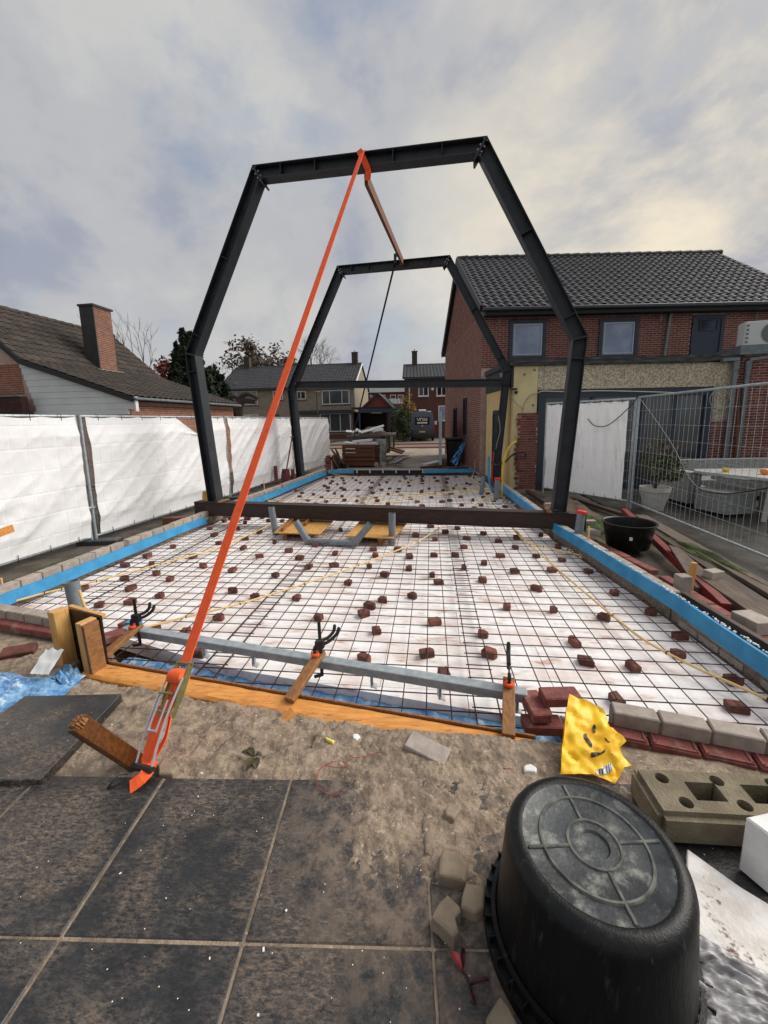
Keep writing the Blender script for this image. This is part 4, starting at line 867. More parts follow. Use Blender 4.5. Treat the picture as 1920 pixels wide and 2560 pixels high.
for k in range(4):
    a = rad(8+90*k); d = V((math.cos(a), math.sin(a), 0)); MB().bar(tc_+d*.078+V((0, 0, th_-.005)), tc_+d*(tt-.045)+V((0, 0, th_-.005)), .010, .007).build('spoke_ridge', M['tubrib'], t, bev=.002)
b = MB().lathe([(tw_-.03, .034), (tw_+.006, .036), (tw_+.008, .002), (tw_+.003, .002), (tw_+.001, .030), (tw_-.026, .028)], tc_, 96); b.build('rim', M['tub'], t, smooth=True)
MB().lathe([(tw_-.028, .062), (tw_-.014, .062), (tw_-.013, .037), (tw_-.030, .037)], tc_, 96).build('inner_flange', M['tub'], t, smooth=True)
for k in range(36):
    a = 2*math.pi*k/36; d = V((math.cos(a), math.sin(a), 0)); MB().bar(tc_+d*(tw_-.03)+V((0, 0, .046)), tc_+d*(tw_+.006)+V((0, 0, .046)), .004, .022).build('rib', M['tub'], t)
# second, upright tub by the right fence
c = at(1568, 1366, .02); t = thing('mortar_tub', c, 'black mortar tub standing upright beside the red steel bar', 'tub'); prof = [(0, .0), (.24, .0), (.26, .02), (.315, .33), (.335, .335), (.338, .35), (.32, .352), (.305, .34), (.25, .05), (0, .045)]
MB().lathe(prof, c, 64).build('body', M['tub'], t, smooth=True); MB().lathe([(0, .19), (.285, .19)], c, 48).build('mortar_residue', M['rubble'], t)
s_ = at(1537, 1340, .2); d = (EYE-c); d.z = 0; d.normalize(); q = c+Matrix.Rotation(.12, 3, 'Z')@d*.298+V((0, 0, .19)); MB().bar(q-V((0, 0, .025)), q+V((0, 0, .02)), .004, .035, up=d.cross(V((0, 0, 1)))).build('sticker', M['white'], t)
# yellow bag slumped against the kerb
BN = V((0.04, -.47, .88)).normalized(); BP = at(1440, 1942, .135)
def bagp(x, y, lift=0.):
    p = onp(1360+x/4.1475, 1720+y/4.1475, BP, BN); k = V((p.x*6+p.y*2, p.y*6-p.x*2, p.z*6))
    cr = abs(nz(k, 1.0))*1.1+abs(nz(k+V((7, 3, 1)), 2.1))*.75+nz(k, 5.5)*.25
    return p+BN*(.012+.04*(cr-.3)+lift)
outl = [(262, 65), (345, 98), (430, 130), (560, 200), (600, 235), (625, 270), (650, 360), (665, 430), (740, 480), (790, 535), (830, 580), (770, 635), (800, 690), (850, 750), (895, 815), (820, 835), (800, 870), (775, 930), (735, 990), (620, 950), (500, 900), (330, 900), (165, 900), (175, 720), (190, 560), (200, 440), (205, 330), (235, 190)]
def patch(outline, lift, step):
    import mathutils.geometry as mg
    xs = [p[0] for p in outline]; ys = [p[1] for p in outline]; pts = [V(p) for p in outline]; n = len(pts)
    bpts = []; edges = []
    for a, c in zip(pts, pts[1:]+pts[:1]):
        k = max(1, int((c-a).length/step)); bpts += [a+(c-a)*(i/k) for i in range(k)]
    nb = len(bpts)
    def inside(q):
        r = False
        for a, c in zip(pts, pts[1:]+pts[:1]):
            if (a.y > q.y) != (c.y > q.y) and q.x < (c.x-a.x)*(q.y-a.y)/(c.y-a.y)+a.x: r = not r
        return r
    ip = []; y = min(ys)+step/2
    while y < max(ys):
        x = min(xs)+step/2
        while x < max(xs):
            q = V((x+random.uniform(-.2, .2)*step, y+random.uniform(-.2, .2)*step))
            if inside(q) and min((q-p_).length for p_ in bpts) > step*.45: ip.append(q)
            x += step
        y += step
    vv, ee, ff, *_ = mg.delaunay_2d_cdt(bpts+ip, [(i, (i+1) % nb) for i in range(nb)], [list(range(nb))], 1, 1e-4)
    return vv, ff
vv, ff = patch(outl, 0, 26); t = thing('plastic_bag', BP, 'crumpled yellow plastic bag with black print slumped against the kerb', 'bag'); b = MB()
b.add([bagp(p.x, p.y) for p in vv], [tuple(f) for f in ff]); cen = V((480, 520))
b.add([bagp(p.x, p.y)-BN*(.006+.05*max(0, 1-((p-cen).length/420)**2)) for p in vv], [tuple(reversed(f)) for f in ff]); b.build('film', M['bag'], t, smooth=True)
def blob(pts, nm, m, lift=.004):
    vv, ff = patch(pts, 0, 14); MB().add([bagp(p.x, p.y, lift) for p in vv], [tuple(f) for f in ff]).build(nm, m, t)
blob([(512, 395), (527, 420), (525, 470), (512, 488), (497, 470), (490, 430), (498, 402)], 'print_mark', M['ink'])
blob([(403, 490), (432, 476), (442, 520), (470, 560), (488, 600), (478, 645), (455, 610), (425, 570), (408, 530)], 'print_mark', M['ink'])
blob([(600, 536), (625, 552), (655, 580), (672, 588), (650, 594), (622, 572)], 'print_mark', M['ink'])
blob([(478, 685), (520, 680), (575, 690), (620, 655), (612, 690), (560, 715), (500, 735), (474, 730)], 'print_mark', M['ink'])
blob([(560, 850), (620, 818), (690, 780), (700, 820), (690, 885), (620, 905), (560, 915), (525, 890)], 'lettering_ground', M['letter'])
for q in ([(562, 855), (570, 852), (578, 912), (568, 914)], [(580, 848), (588, 846), (606, 905), (596, 908)], [(610, 830), (618, 826), (590, 908), (584, 906)], [(628, 822), (635, 818), (648, 896), (640, 899)], [(650, 806), (656, 802), (672, 890), (664, 893)], [(672, 795), (679, 791), (694, 880), (687, 884)]): blob(q, 'letter_stroke', M['ink'], .008)
# concrete fence foot, with holes cut through
q0, q1, q2 = at(1580, 1920, .255), at(1652, 2040, .255), at(1862, 2052, .255); ux = (q2-q1).normalized(); uy = V((-ux.y, ux.x, 0)); cc = q1+ux*.36+uy*.115
def cut_block():
    me = MB().box((0, 0, .0), (.72, .235, .14)).mesh('foot', M['concrete'], bev=.022, seg=2); o = bpy.data.objects.new('tmp', me); COL.objects.link(o); cutm = MB()
    for x in (-.23, -.01, .21):
        for y in (-.055, .055): cutm.lathe([(.0, -.2), (.026, -.2), (.026, .2), (0, .2)], (x+.03*(y < 0)-.03, y, 0), 16)
    for x in (-.12, .10): cutm.box((x-.0, 0, 0), (.12, .085, .5))
    cm = cutm.mesh('cut', M['concrete']); co = bpy.data.objects.new('cut', cm); COL.objects.link(co)
    md = o.modifiers.new('b', 'BOOLEAN'); md.object = co; md.operation = 'DIFFERENCE'; md.solver = 'EXACT'; md.use_self = True
    bpy.context.view_layer.update(); ev = o.evaluated_get(bpy.context.evaluated_depsgraph_get()); nm = bpy.data.meshes.new_from_object(ev)
    bpy.data.objects.remove(o); bpy.data.objects.remove(co); return nm
foot = cut_block()
o = piece('ballast_block', foot, frameM((cc.x, cc.y, .19), ux, uy, (0, 0, 1))); tag(o, 'mossy concrete fence foot with round and square holes beside the big tub', 'fence foot')
# white foam block at the right edge and the dirty board under it
pb = at(1922, 2238, .125); t = MB(); e1 = V((.96, .28, 0)).normalized(); e2 = V((-.28, .96, 0)).normalized(); tp = onp(1896, 2052, pb, VF); hz = tp.z-pb.z
t.hexa([pb+e1*i+e2*j+V((0, 0, k)) for k in (0, .225) for i, j in ((0, 0), (.3, 0), (.3, .09), (-.02, .09))]); tag(t.build('foam_block', M['epsw'], bev=.006), 'clean white foam block standing at the right edge beside the fence foot', 'foam block')
b = MB(); px = [(1718, 2120), (1790, 2172), (1850, 2215), (1990, 2300), (1990, 2520), (1920, 2455), (1745, 2335), (1715, 2250)]
b.prism([at(x, y, .165) for x, y in px], (0, 0, -.04)); tag(b.build('foam_board', M['epsd'], bev=.004), 'dirty white foam board lying behind the big tub at the right edge', 'foam board')
b = MB(); A, B_, C_, D_ = at(1740, 2335, .19), at(1985, 2470, .19), at(1985, 2640, .16), at(1735, 2640, .16)
b.grid(lambda u, v: (A.lerp(B_, u)).lerp(D_.lerp(C_, u), v)+V((0, 0, .018*nz((u*3, v*14, 3))+.012*nz((u*9, v*22, 8)))), 40, 60); tag(b.build('clear_sheet', M['film'], smooth='all'), 'crumpled clear plastic sheet in the lower right corner', 'plastic sheet')
# loose bricks, broken pavers, leaves
p = at(1068, 1888, .12); o = piece('concrete_brick', MB().box((0, 0, 0), (.215, .10, .085)).mesh('concrete_brick', M['greyb'], bev=.005), Matrix.Translation((p.x, p.y+.02, .115))@Matrix.Rotation(-.42, 4, 'Z')@Matrix.Rotation(.16, 4, 'X')@Matrix.Rotation(.10, 4, 'Y')); tag(o, 'loose grey brick lying askew in the front sand', 'brick')
p = at(48, 1632, .05); o = piece('brick', RB, Matrix.Translation((p.x, p.y, .06))@Matrix.Rotation(.5, 4, 'Z')@Matrix.Rotation(.3, 4, 'X')); tag(o, 'dark red brick half sunk in the sand at the left', 'brick')
def chunk(label, outline, h, z=.122, m='paver', nm='broken_paver', o=(1000, 2000), s=3.95, cat='paver piece'):
    P = [at(o[0]+x/s, o[1]+y/s, z+h) for x, y in outline]; c = sum(P, V())/len(P); b = MB(); n = len(P)
    low = [V((c.x+(p.x-c.x)*1.06, c.y+(p.y-c.y)*1.06, z-.02)) for p in P]; inn = [c+(p-c)*.78+V((0, 0, .004)) for p in P]
    b.add(low+P+inn, [(i, (i+1) % n, n+(i+1) % n, n+i) for i in range(n)]+[(n+i, n+(i+1) % n, 2*n+(i+1) % n, 2*n+i) for i in range(n)]+[tuple(range(2*n, 3*n))])
    return tag(b.build(nm, M[m], bev=.004), label, cat)
chunk('smallest beige paver fragment, farthest from the camera in the line of fragments', [(470, 40), (600, 40), (605, 80), (530, 190), (450, 150), (445, 100)], .03)
chunk('sand-coated paver fragment lying flat in the spilled sand', [(240, 120), (400, 110), (430, 200), (460, 330), (450, 430), (250, 520), (225, 330), (220, 180)], .012, m='sand')
chunk('square beige paver fragment with a crushed corner', [(420, 475), (600, 530), (670, 640), (640, 800), (380, 740), (385, 600)], .04)
chunk('beige paver fragment touching the rim of the big tub', [(650, 815), (840, 850), (830, 1060), (750, 1120), (600, 1060), (610, 960)], .035)
chunk('notched beige paver fragment nearest the lower tiles', [(470, 940), (590, 1050), (600, 1100), (545, 1170), (580, 1300), (530, 1360), (310, 1160), (390, 1010)], .045)
chunk('beige paver corner at the bottom edge beside the big tub', [(990, 1930), (1080, 2040), (1180, 2250), (1180, 2400), (840, 2400), (850, 2150)], .03)
chunk('grey stone lying by the ratchet in the front sand', [(330, 440), (345, 425), (380, 430), (395, 455), (385, 485), (345, 490)], .03, o=(0, 1480), s=1.0, m='greyb', nm='stone', cat='stone') if False else None
chunk('pale muddy stone beside the ratchet handle', [(960, 1740), (1040, 1760), (1060, 1800), (1020, 1835), (940, 1835), (935, 1790)], .03, z=.1, o=(0, 1160), s=2.37, m='paver', nm='stone', cat='stone')
chunk('white foam scrap on the sand left of the yellow bag', [(210, 1790), (250, 1775), (290, 1800), (285, 1825), (215, 1820)], .02, z=.12, o=(1220, 1160), s=2.37, m='epsw', nm='foam_scrap', cat='foam')
chunk('yellow scrap on the front sand', [(505, 1615), (560, 1640), (550, 1652), (510, 1632)], .006, z=.1, o=(600, 1160), s=2.37, m='yellow', nm='paper_scrap', cat='scrap')
chunk('white scrap beside the yellow one on the front sand', [(670, 1600), (700, 1598), (715, 1620), (690, 1635), (668, 1625)], .015, z=.1, o=(600, 1160), s=2.37, m='epsw', nm='paper_scrap', cat='scrap')
def leaf(label, stem, leaves, m, nm='leaf_sprig', extra=()):
    t = thing(nm, stem[0], label, 'leaves'); MB().tube(smooth_path(stem, 4), .003, 5).build('stem', M['leafmar'] if extra else M[m], t, smooth=True)
    for a, c, wd in list(leaves)+list(extra):
        a, c = V(a), V(c); d = c-a; s = V((-d.y, d.x, 0)).normalized()*wd; b = MB(); n = 6
        vs = []
        for i in range(n+1):
            f = i/n; k = math.sin(math.pi*min(1, f*.95+.02))**.7; vs += [a+d*f+s*k+V((0, 0, .012*math.sin(f*3)+.01)), a+d*f+V((0, 0, .012*math.sin(f*3)+.003)), a+d*f-s*k+V((0, 0, .012*math.sin(f*3)+.009))]
        b.add(vs, [q for i in range(n) for q in ((i*3, i*3+1, i*3+4, i*3+3), (i*3+1, i*3+2, i*3+5, i*3+4))]); b.build('leaf', M['leafmar'] if (a, c, wd) in [(V(e[0]), V(e[1]), e[2]) for e in extra] else M[m], t, smooth=True)
q = lambda x, y, z=.126: at(1000+x/3.95, 2000+y/3.95, z)
leaf('red leaf on a dark twig on the tile by the big tub', [q(740, 2010), q(690, 1840), q(660, 1750), q(610, 1690)], [(q(615, 1700), q(495, 1520), .012)], 'leafred', extra=[(q(620, 1690), q(625, 1480), .008), (q(690, 1850), q(880, 1800), .009), (q(700, 1880), q(740, 2020), .007)])
q = lambda x, y: at(600+x/2.37, 1160+y/2.37, .115)
leaf('withered olive leaf sprig on the front sand', [q(70, 1730), q(90, 1760)], [(q(85, 1740), q(10, 1715), .02), (q(85, 1745), q(30, 1820), .022), (q(90, 1750), q(100, 1810), .02), (q(85, 1740), q(45, 1695), .016), (q(88, 1740), q(130, 1735), .015)], 'leafd')
# foam flakes blown over tiles and sand
b = MB()
for k in range(60):
    x, y = random.uniform(-2.2, 1.0), random.uniform(.75, 2.0); z = .122 if y < 1.55 else gz(x, y)+.035; q_ = random.choice((.002, .003, .003, .004, .006)); b.box((x, y, z), (q_, q_*random.uniform(.6, 2), q_*.6), random.random()*3)
tag(b.build('foam_flakes', M['epsw']), 'tiny white foam flakes strewn over tiles and sand', 'foam', kind='stuff')
# red string on the sand
t = MB()
for P in ([(460, 1830), (480, 1800), (540, 1770), (600, 1760), (640, 1790), (580, 1800), (500, 1790), (455, 1850), (470, 1920), (540, 1960), (600, 1950)], [(640, 1720), (700, 1740), (900, 1690), (1100, 1670), (1300, 1690), (1450, 1720), (1500, 1790), (1650, 1810)]): t.tube(smooth_path([at(600+x/2.37, 1160+y/2.37, .128+.01*nz((x, y, 0), .02)) for x, y in P], 4), .0016, 5)
tag(t.build('red_string', M['hoser'], smooth=True), 'thin red string tangled over the front sand', 'string')
# blue plastic film heap at the left
b = MB(); c = at(45, 1740, .08)
def heap(u, v):
    x = -.62+.95*u; y = -.2+.42*v; r = max(0, 1-((u-.5)*2)**2)*max(0, 1-((v-.5)*2)**2)
    return c+V((x, y, -.04+.11*r**.6*(.5+abs(nz((u*4, v*3, 3)))*1.1+.4*abs(nz((u*9, v*8, 5)))+.15*nz((u*30, v*26, 1)))))
b.grid(heap, 90, 60); tag(b.build('plastic_film', M['bluefilm'], smooth='all'), 'crumpled blue plastic film heap on the sand at the left', 'plastic film')
c = at(122, 1688, .12); b = MB().grid(lambda u, v: c+V((-.07+.14*u, -.06+.13*v, .05+.10*v+.02*nz((u*4, v*4, 1)))), 8, 8); tag(b.build('packaging_scrap', M['white'], smooth='all'), 'white packaging scrap on the blue film heap', 'scrap')
c = at(155, 1698, .08); b = MB().grid(lambda u, v: c+V((-.12+.24*u, -.05+.12*v, .05*abs(nz((u*6, v*5, 2)))*max(0, 1-((u-.5)*2)**2)*3-.01)), 16, 12); tag(b.build('plastic_film', M['bluefilm'], smooth='all'), 'small blue film scrap at the foot of the pine form posts', 'plastic film')

# ================================================================== RIGHT STRIP: blocks, planks, red bar
def block(label, px, z, size, rz, m=None, cat='brick', nm='concrete_brick'):
    p = at(*px, z); o = piece(nm, MB().box((0, 0, size[2]/2), size).mesh(nm, m or M['greyb'], bev=.005), Matrix.Translation(p)@Matrix.Rotation(rz, 4, 'Z')); return tag(o, label, cat)
block('grey block standing on end by the wooden peg', (1703, 1487), .08, (.11, .10, .2), .1); block('big pale block on the muddy brick row near the right edge', (1880, 1572), .08, (.215, .18, .11), -1.35)
block('grey block lying on the dark planks near the fence', (1782, 1448), .05, (.16, .11, .10), .3); block('grey brick on the kerb just left of the upright tub', (1488, 1335), .17, (.21, .1, .06), -.9); block('grey brick behind the near red-capped pipe', (1470, 1310), .17, (.21, .1, .06), .1); block('pale stone beside the foot of the near frame', (1372, 1268), .12, (.16, .1, .08), .2)
p = at(1722, 1478, .05); tag(MB().bar(p+V((0, .0, -.1)), p+V((.02, 0, .3)), .055, .03, up=(0, 1, 0)).build('wooden_peg', M['pine'], bev=.003), 'wooden peg standing behind the grey upright block', 'peg')
tag(MB().bar(at(1560, 1277, .13), at(1815, 1520, .0), .09, .09).build('red_steel_bar', M['redsteel'], bev=.004), 'red painted steel bar leaning beside the upright tub', 'steel bar')
b = MB(); A = [at(1672, 1362, .16), at(1700, 1372, .14), at(1815, 1470, .03), at(1740, 1468, .03)]; b.prism(A, (0, 0, -.025)); tag(b.build('broken_plank', M['plank']), 'short weathered plank end beside the red steel bar', 'plank')
def plank(label, a, c, w, h, m='darkp'): return tag(MB().bar(a, c, w, h).build('plank', M[m], bev=.005), label, 'plank')
plank('dark wet plank lying along the foot of the mesh fence', at(1600, 1290, .03), at(1990, 1515, .03), .2, .05, 'plank'); plank('second dark plank lying left of the fence-foot plank', at(1590, 1300, .0), at(1990, 1565, .0), .12, .06); plank('thin dark plank under the white tarp on the right', at(1430, 1245, .03), at(1570, 1290, .02), .12, .06)
plank('grey weathered plank sloping to the right edge behind the pale block', at(1765, 1440, .06), at(1990, 1590, .02), .22, .04, 'plank')
plank('dark timber beside the right kerb behind the near frame', at(1318, 1228, .1), at(1392, 1275, .1), .08, .07)
# dirt heap behind the near right column
b = MB(); c = V((2.55, 8.2, -.05)); b.grid(lambda u, v: c+V((-.5+u*1.2, -.9+1.9*v, -.04+(.24+.14*nz((u*5, v*6, 1)))*max(0, 1-((u-.5)*2)**2)*max(0, 1-((v-.5)*2)**2)+.03*nz((u*15, v*18, 2)))), 50, 60); tag(b.build('rubble_heap', M['rubble'], smooth='all'), 'brown rubble heap beside the brick pier', 'rubble', kind='stuff')

# ================================================================== FENCES
def fence_panel(label, a, c, z0=-.0, H=2.0, wires='joined', nv=30, rows=9, gap=.04, cat='fence panel', group='site fence panels'):
    a, c = V((*a, 0)), V((*c, 0)); d = (c-a).normalized(); a, c = a+d*gap, c-d*gap; t = thing('site_fence', ((a+c)/2)+V((0, 0, z0)), label, cat, group); U = V((0, 0, 1))
    for p in (a, c): MB().tube([p+U*(z0-.02), p+U*(z0+H)], .021, 10).build('post', M['galv'], t, smooth=True)
    for z in (z0+.12, z0+H-.01): MB().tube([a+U*z, c+U*z], .017 if z < 1 else .02, 10).build('rail', M['galv'], t, smooth=True)
    Lg = (c-a).length; w_ = MB(); n = int(Lg/.115)
    vw = [(a+d*(Lg*(k+.5)/n), ) for k in range(n)]; zr = [z0+.12+(H-.13)*(k+1)/(rows+1) for k in range(rows)]
    if wires == 'joined':
        for (p,) in vw: w_.tube([p+U*(z0+.12), p+U*(z0+H-.01)], .0022, 4, cap=False)
        for z in zr: w_.tube([a+U*z, c+U*z], .0022, 4, cap=False)
        o = w_.build('wire_mesh', M['galv'], t)
    else:
        for (p,) in vw: MB().tube([p+U*(z0+.12), p+U*(z0+H-.01)], .0026, 6, cap=False).build('wire', M['galv'], t, smooth=True)
        for z in zr: MB().tube([a+U*z, c+U*z], .0026, 6, cap=False).build('wire', M['galv'], t, smooth=True)
    return t
def tarp(label, a, c, z0, z1, side, seed, tear=None, nu=70, nv=50, amp=.06, grid=True):
    a, c = V((*a, 0)), V((*c, 0)); d = (c-a).normalized(); n = V((-d.y, d.x, 0))*side; Lg = (c-a).length
    t = thing('fence_tarp', ((a+c)/2)+V((0, 0, z0)), label, 'tarp', 'white tarps on the site fence'); b = MB()
    def P(u, v, pin):
        x = u*Lg; z = z0+(z1-z0)*v; edge = min(1, 6*min(v, 1-v)+.1)
        if grid: dg = (1-2*abs(nz((x*1.1-z*1.5+seed, x*.35+z*.5, seed))))*.9+(1-2*abs(nz((x*2.6-z*3.2+seed, z*.6+x*.3, seed+2))))*.45+nz((x*6-z*6, x+z, seed+4))*.22+nz((x*9, z*9, seed))*.12
        else: dg = nz((x*7+seed, z*.5, seed))*.9+nz((x*16+z*2, z*1.1, seed+3))*.4+nz((x*4, z*4, seed))*.4
        sag = -.018*abs(math.sin(u*math.pi*7))*sstep(.9, 1, v)
        q = a+d*x+n*(.03+amp*dg*edge*edge*.7+pin)+V((0, 0, z+sag))
        if tear:
            u0, u1, dep = tear
            if u0 < u < u1 and v > 1-dep: f = (v-(1-dep))/dep; tri = 1-abs((u-u0)/(u1-u0)*2-1.35)/1.35; q.z -= f*dep*(z1-z0)*max(0, tri)*.98; q += n*.07*f*max(0, tri)
        return q
    def coords(Lm, stp, m):
        c = [(k*Lm/m, 0.) for k in range(m+1)]
        if grid:
            k = stp*.6
            while k < Lm-.03: c = [e for e in c if abs(e[0]-k) > .014]+[(k-.009, 0.), (k, -.0035), (k+.009, 0.)]; k += stp
        return sorted(c)
    cu, cv = coords(Lg, .19, nu*2), coords(z1-z0, .30, nv*2); W_ = len(cu)
    b.add([P(x/Lg, z/(z1-z0), min(pu, pv)) for z, pv in cv for x, pu in cu], [(j*W_+i, j*W_+i+1, (j+1)*W_+i+1, (j+1)*W_+i) for j in range(len(cv)-1) for i in range(W_-1)]); o = b.build('sheet', M['tarp'], t, smooth='all')
    for k in range(8):
        p = a+d*(Lg*(k+.5)/8); MB().tube([p+V((0, 0, z1-.05))+n*.035, p+V((0, 0, z1+.03))+n*.03, p+V((0, 0, z1+.045))-n*.01, p+V((0, 0, z1+.0))-n*.03], .004, 5).build('tie', M['black'], t)
        MB().tube([p+V((0, 0, z0+.05))+n*.045, p+V((0, 0, z0-.03))+n*.04, p+V((.02, 0, z0-.06))-n*.0], .004, 5).build('tie', M['black'], t)
    return t
LP = [(-5.55, 2.05), (-5.2, 5.52), (-4.79, 9.05), (-4.47, 12.6), (-4.12, 16.1)]
ln = ['nearest on the left', 'second nearest on the left', 'third nearest on the left', 'farthest on the left']
for k in range(4):
    fence_panel(f'site fence panel {ln[k]}', LP[k], LP[k+1], -.02, 1.97)
    tarp(f'white wrinkled tarp on the fence panel {ln[k]}' + (', one corner drooping' if k == 1 else ''), (LP[k][0]+.02, LP[k][1]+.09), (LP[k+1][0]+.02, LP[k+1][1]-.09), .13, 1.93, -1, 3.1*k+1, tear=(.55, .80, .20) if k == 1 else None)
for k, (p, lab) in enumerate(((LP[1], 'dark concrete fence foot under the first left post pair'), (LP[2], 'dark concrete fence foot under the second left post pair'), (LP[3], 'dark concrete fence foot under the third left post pair'))):
    o = piece('ballast_block', MB().box((0, 0, .06), (.62, .2, .12)).mesh('ballast_block', M['apron'], bev=.015), Matrix.Translation((p[0]+.1, p[1], -.06))@Matrix.Rotation(.15, 4, 'Z')); tag(o, lab, 'fence foot')
    c = thing('pipe_coupler', (p[0], p[1], .9-.55*(k == 0)), ['steel clamp joining the first left fence posts', 'steel clamp joining the second left fence posts', 'steel clamp joining the third left fence posts'][k], 'clamp'); z = .55
    MB().box((p[0], p[1], z), (.05, .16, .035)).build('jaw', M['bolt'], c, bev=.006); MB().tube([(p[0]-.04, p[1], z), (p[0]+.07, p[1], z)], .008, 6).build('bolt', M['bolt'], c)
t = MB().bar((-5.02, 3.55, .52), (-4.98, 4.17, .60), .02, .09); tag(t.build('timber_offcut', M['wood']), 'orange timber end sticking in at the left edge before the tarp', 'timber')
RA, RB_, RC = (3.98, 8.45), (3.99, 4.95), (2.72, 10.15)
fence_panel('bare wire site fence panel in front of the wicker seats', RA, RB_, -.02, 2.17, wires='each', rows=7, cat='fence panel')
fence_panel('site fence panel with a white tarp in front of the sliding door', RC, RA, -.02, 2.15)
tarp('stained white tarp hanging in front of the sliding door', (RC[0]+.05, RC[1]-.07), (RA[0]-.09, RA[1]+.13), .12, 2.09, -1, 33, grid=False, amp=.075)
t = MB().tube(smooth_path([(4.0, 8.4, 2.1), (4.0, 7.3, 1.35), (4.0, 6.6, .75), (3.98, 5.9, .72), (3.98, 5.1, .95)], 8), .009, 6); tag(t.build('black_cable', M['cable'], smooth=True), 'black cable sagging along the bare wire fence', 'cable')
t = MB().tube(smooth_path([(3.35, 9.2, 1.75), (3.45, 9.05, 1.6), (3.62, 8.8, 1.62), (3.85, 8.5, 1.95), (3.97, 8.42, 2.17)], 8), .009, 6); tag(t.build('black_cable', M['cable'], smooth=True), 'black cable looping over the white tarp on the right', 'cable')

# ================================================================== BUILDINGS
def add_bricks(parent, P0, D, Nn, rects, z0, z1, u0, u1, mat_, limit, key, bl=.21, bh=.05, jt=.015, dep=.006, name='brick'):
    """running-bond bricks proud of a wall plane; rects are openings (ua,ub,za,zb). The nearest `limit` are objects, the rest one joined part"""
    Ls = []; r = 0; z = z0
    while z+bh <= z1+.001:
        u = u0-(bl+jt)/2*(r % 2)
        while u < u1:
            a, b_ = max(u, u0), min(u+bl, u1)
            segs = [(a, b_)]
            for ua, ub, za, zb in rects:
                if z+bh > za and z < zb:
                    ns = []
                    for s0, s1 in segs:
                        if s1 <= ua or s0 >= ub: ns.append((s0, s1))
                        else:
                            if s0 < ua: ns.append((s0, ua))
                            if s1 > ub: ns.append((ub, s1))
                    segs = ns
            Ls += [(s0, s1, z) for s0, s1 in segs if s1-s0 > .03]
            u += bl+jt
        z += bh+jt; r += 1
    Ls.sort(key=lambda q: (P0+D*((q[0]+q[1])/2)+V((0, 0, q[2]))-key).length)
    base = MB().box((0, 0, 0), (1, dep*2, bh)).mesh(name, mat_)
    for s0, s1, z in Ls[:limit]:
        c = P0+D*((s0+s1)/2); c.z = z+bh/2; k = random.uniform(0, .002); piece(name, base, frameM(c-Nn*k, D, Nn, (0, 0, 1))@Matrix.Diagonal((s1-s0, 1, 1, 1)), parent)
    if len(Ls) > limit:
        b = MB()
        for s0, s1, z in Ls[limit:]:
            q = [P0+D*s0, P0+D*s1]; f = random.uniform(dep-.002, dep); pts = []
            for zz in (z, z+bh): pts += [V((p.x, p.y, zz))-Nn*f*s for p, s in ((q[0], 1), (q[1], 1), (q[1], -1), (q[0], -1))]
            b.hexa(pts)
        tag(b.build('brickwork', mat_, parent), kind='stuff')
def roof_tiles(parent, O, D, Sv, nu, ns, tw, tl, mat_, limit, skip=None, name='roof_tile', wav=.03, seg=6):
    """O lower-left corner, D along the eave, Sv up the slope; limit largest in view as objects"""
    D = D.normalized(); Sv = Sv.normalized(); Nn = D.cross(Sv).normalized()
    if Nn.z < 0: Nn = -Nn
    vs = []; ln = tl*1.12
    for k in range(seg+1):
        f = k/seg; h = wav*(.5+.5*math.sin(2*math.pi*f-.6)); x = (f-.5)*tw*1.04
        vs += [(x, 0, h-.004), (x, 0, h+.022), (x, ln, h*.85)]
    fs = []
    for k in range(seg): a, b_ = k*3, k*3+3; fs += [(a, b_, b_+1, a+1), (a+1, b_+1, b_+2, a+2)]
    proto = MB().add(vs, fs); me = proto.mesh(name, mat_, smooth=True)
    cells = [(i, j) for j in range(ns) for i in range(nu) if not (skip and skip(i, j))]
    pos_ = lambda i, j: O+D*(tw*(i+.5))+Sv*(tl*j)+Nn*.01
    cells.sort(key=lambda c: (pos_(*c)-EYE).length)
    for i, j in cells[:limit]: piece(name, me, frameM(pos_(i, j)+Nn*random.uniform(0, .004), D, Sv, Nn), parent)
    if len(cells) > limit:
        b = MB()
        for i, j in cells[limit:]:
            Mx = frameM(pos_(i, j)+Nn*random.uniform(0, .004), D, Sv, Nn); b.add([Mx@V(v) for v in vs], fs)
        tag(b.build('tile_field', mat_, parent, smooth=True), kind='stuff')
def wpt(P0, D, u, z, Nn, k=0.): p = P0+D*u+Nn*k; return V((p.x, p.y, z))
def window(parent, P0, D, Nn, u0, u1, z0, z1, fw, mf, mg, bars=(), sill=None, rec=.06, name='window', hb=()):
    b = MB(); R = lambda u, z, k: wpt(P0, D, u, z, Nn, k)
    def slab(ua, ub, za, zb, k0, k1, bb): bb.hexa([R(ua, za, k0), R(ub, za, k0), R(ub, za, k1), R(ua, za, k1), R(ua, zb, k0), R(ub, zb, k0), R(ub, zb, k1), R(ua, zb, k1)])
    for q in ((u0, u1, z0, z0+fw), (u0, u1, z1-fw, z1), (u0, u0+fw, z0+fw, z1-fw), (u1-fw, u1, z0+fw, z1-fw)): slab(*q, -.055, .0, b)
    for x in bars: slab(x-fw*.4, x+fw*.4, z0+fw, z1-fw, -.05, .0, b)
    for z in hb: slab(u0+fw, u1-fw, z-fw*.4, z+fw*.4, -.05, .0, b)
    o = b.build(name, mf, parent); g = MB(); slab(u0+fw*.8, u1-fw*.8, z0+fw*.8, z1-fw*.8, -.030, -.016, g); g.build('pane', mg, o)
    if sill: s = MB(); slab(u0-.05, u1+.05, z0-.06, z0, -.1, -.002, s); s.build('sill', sill, o)
    return o
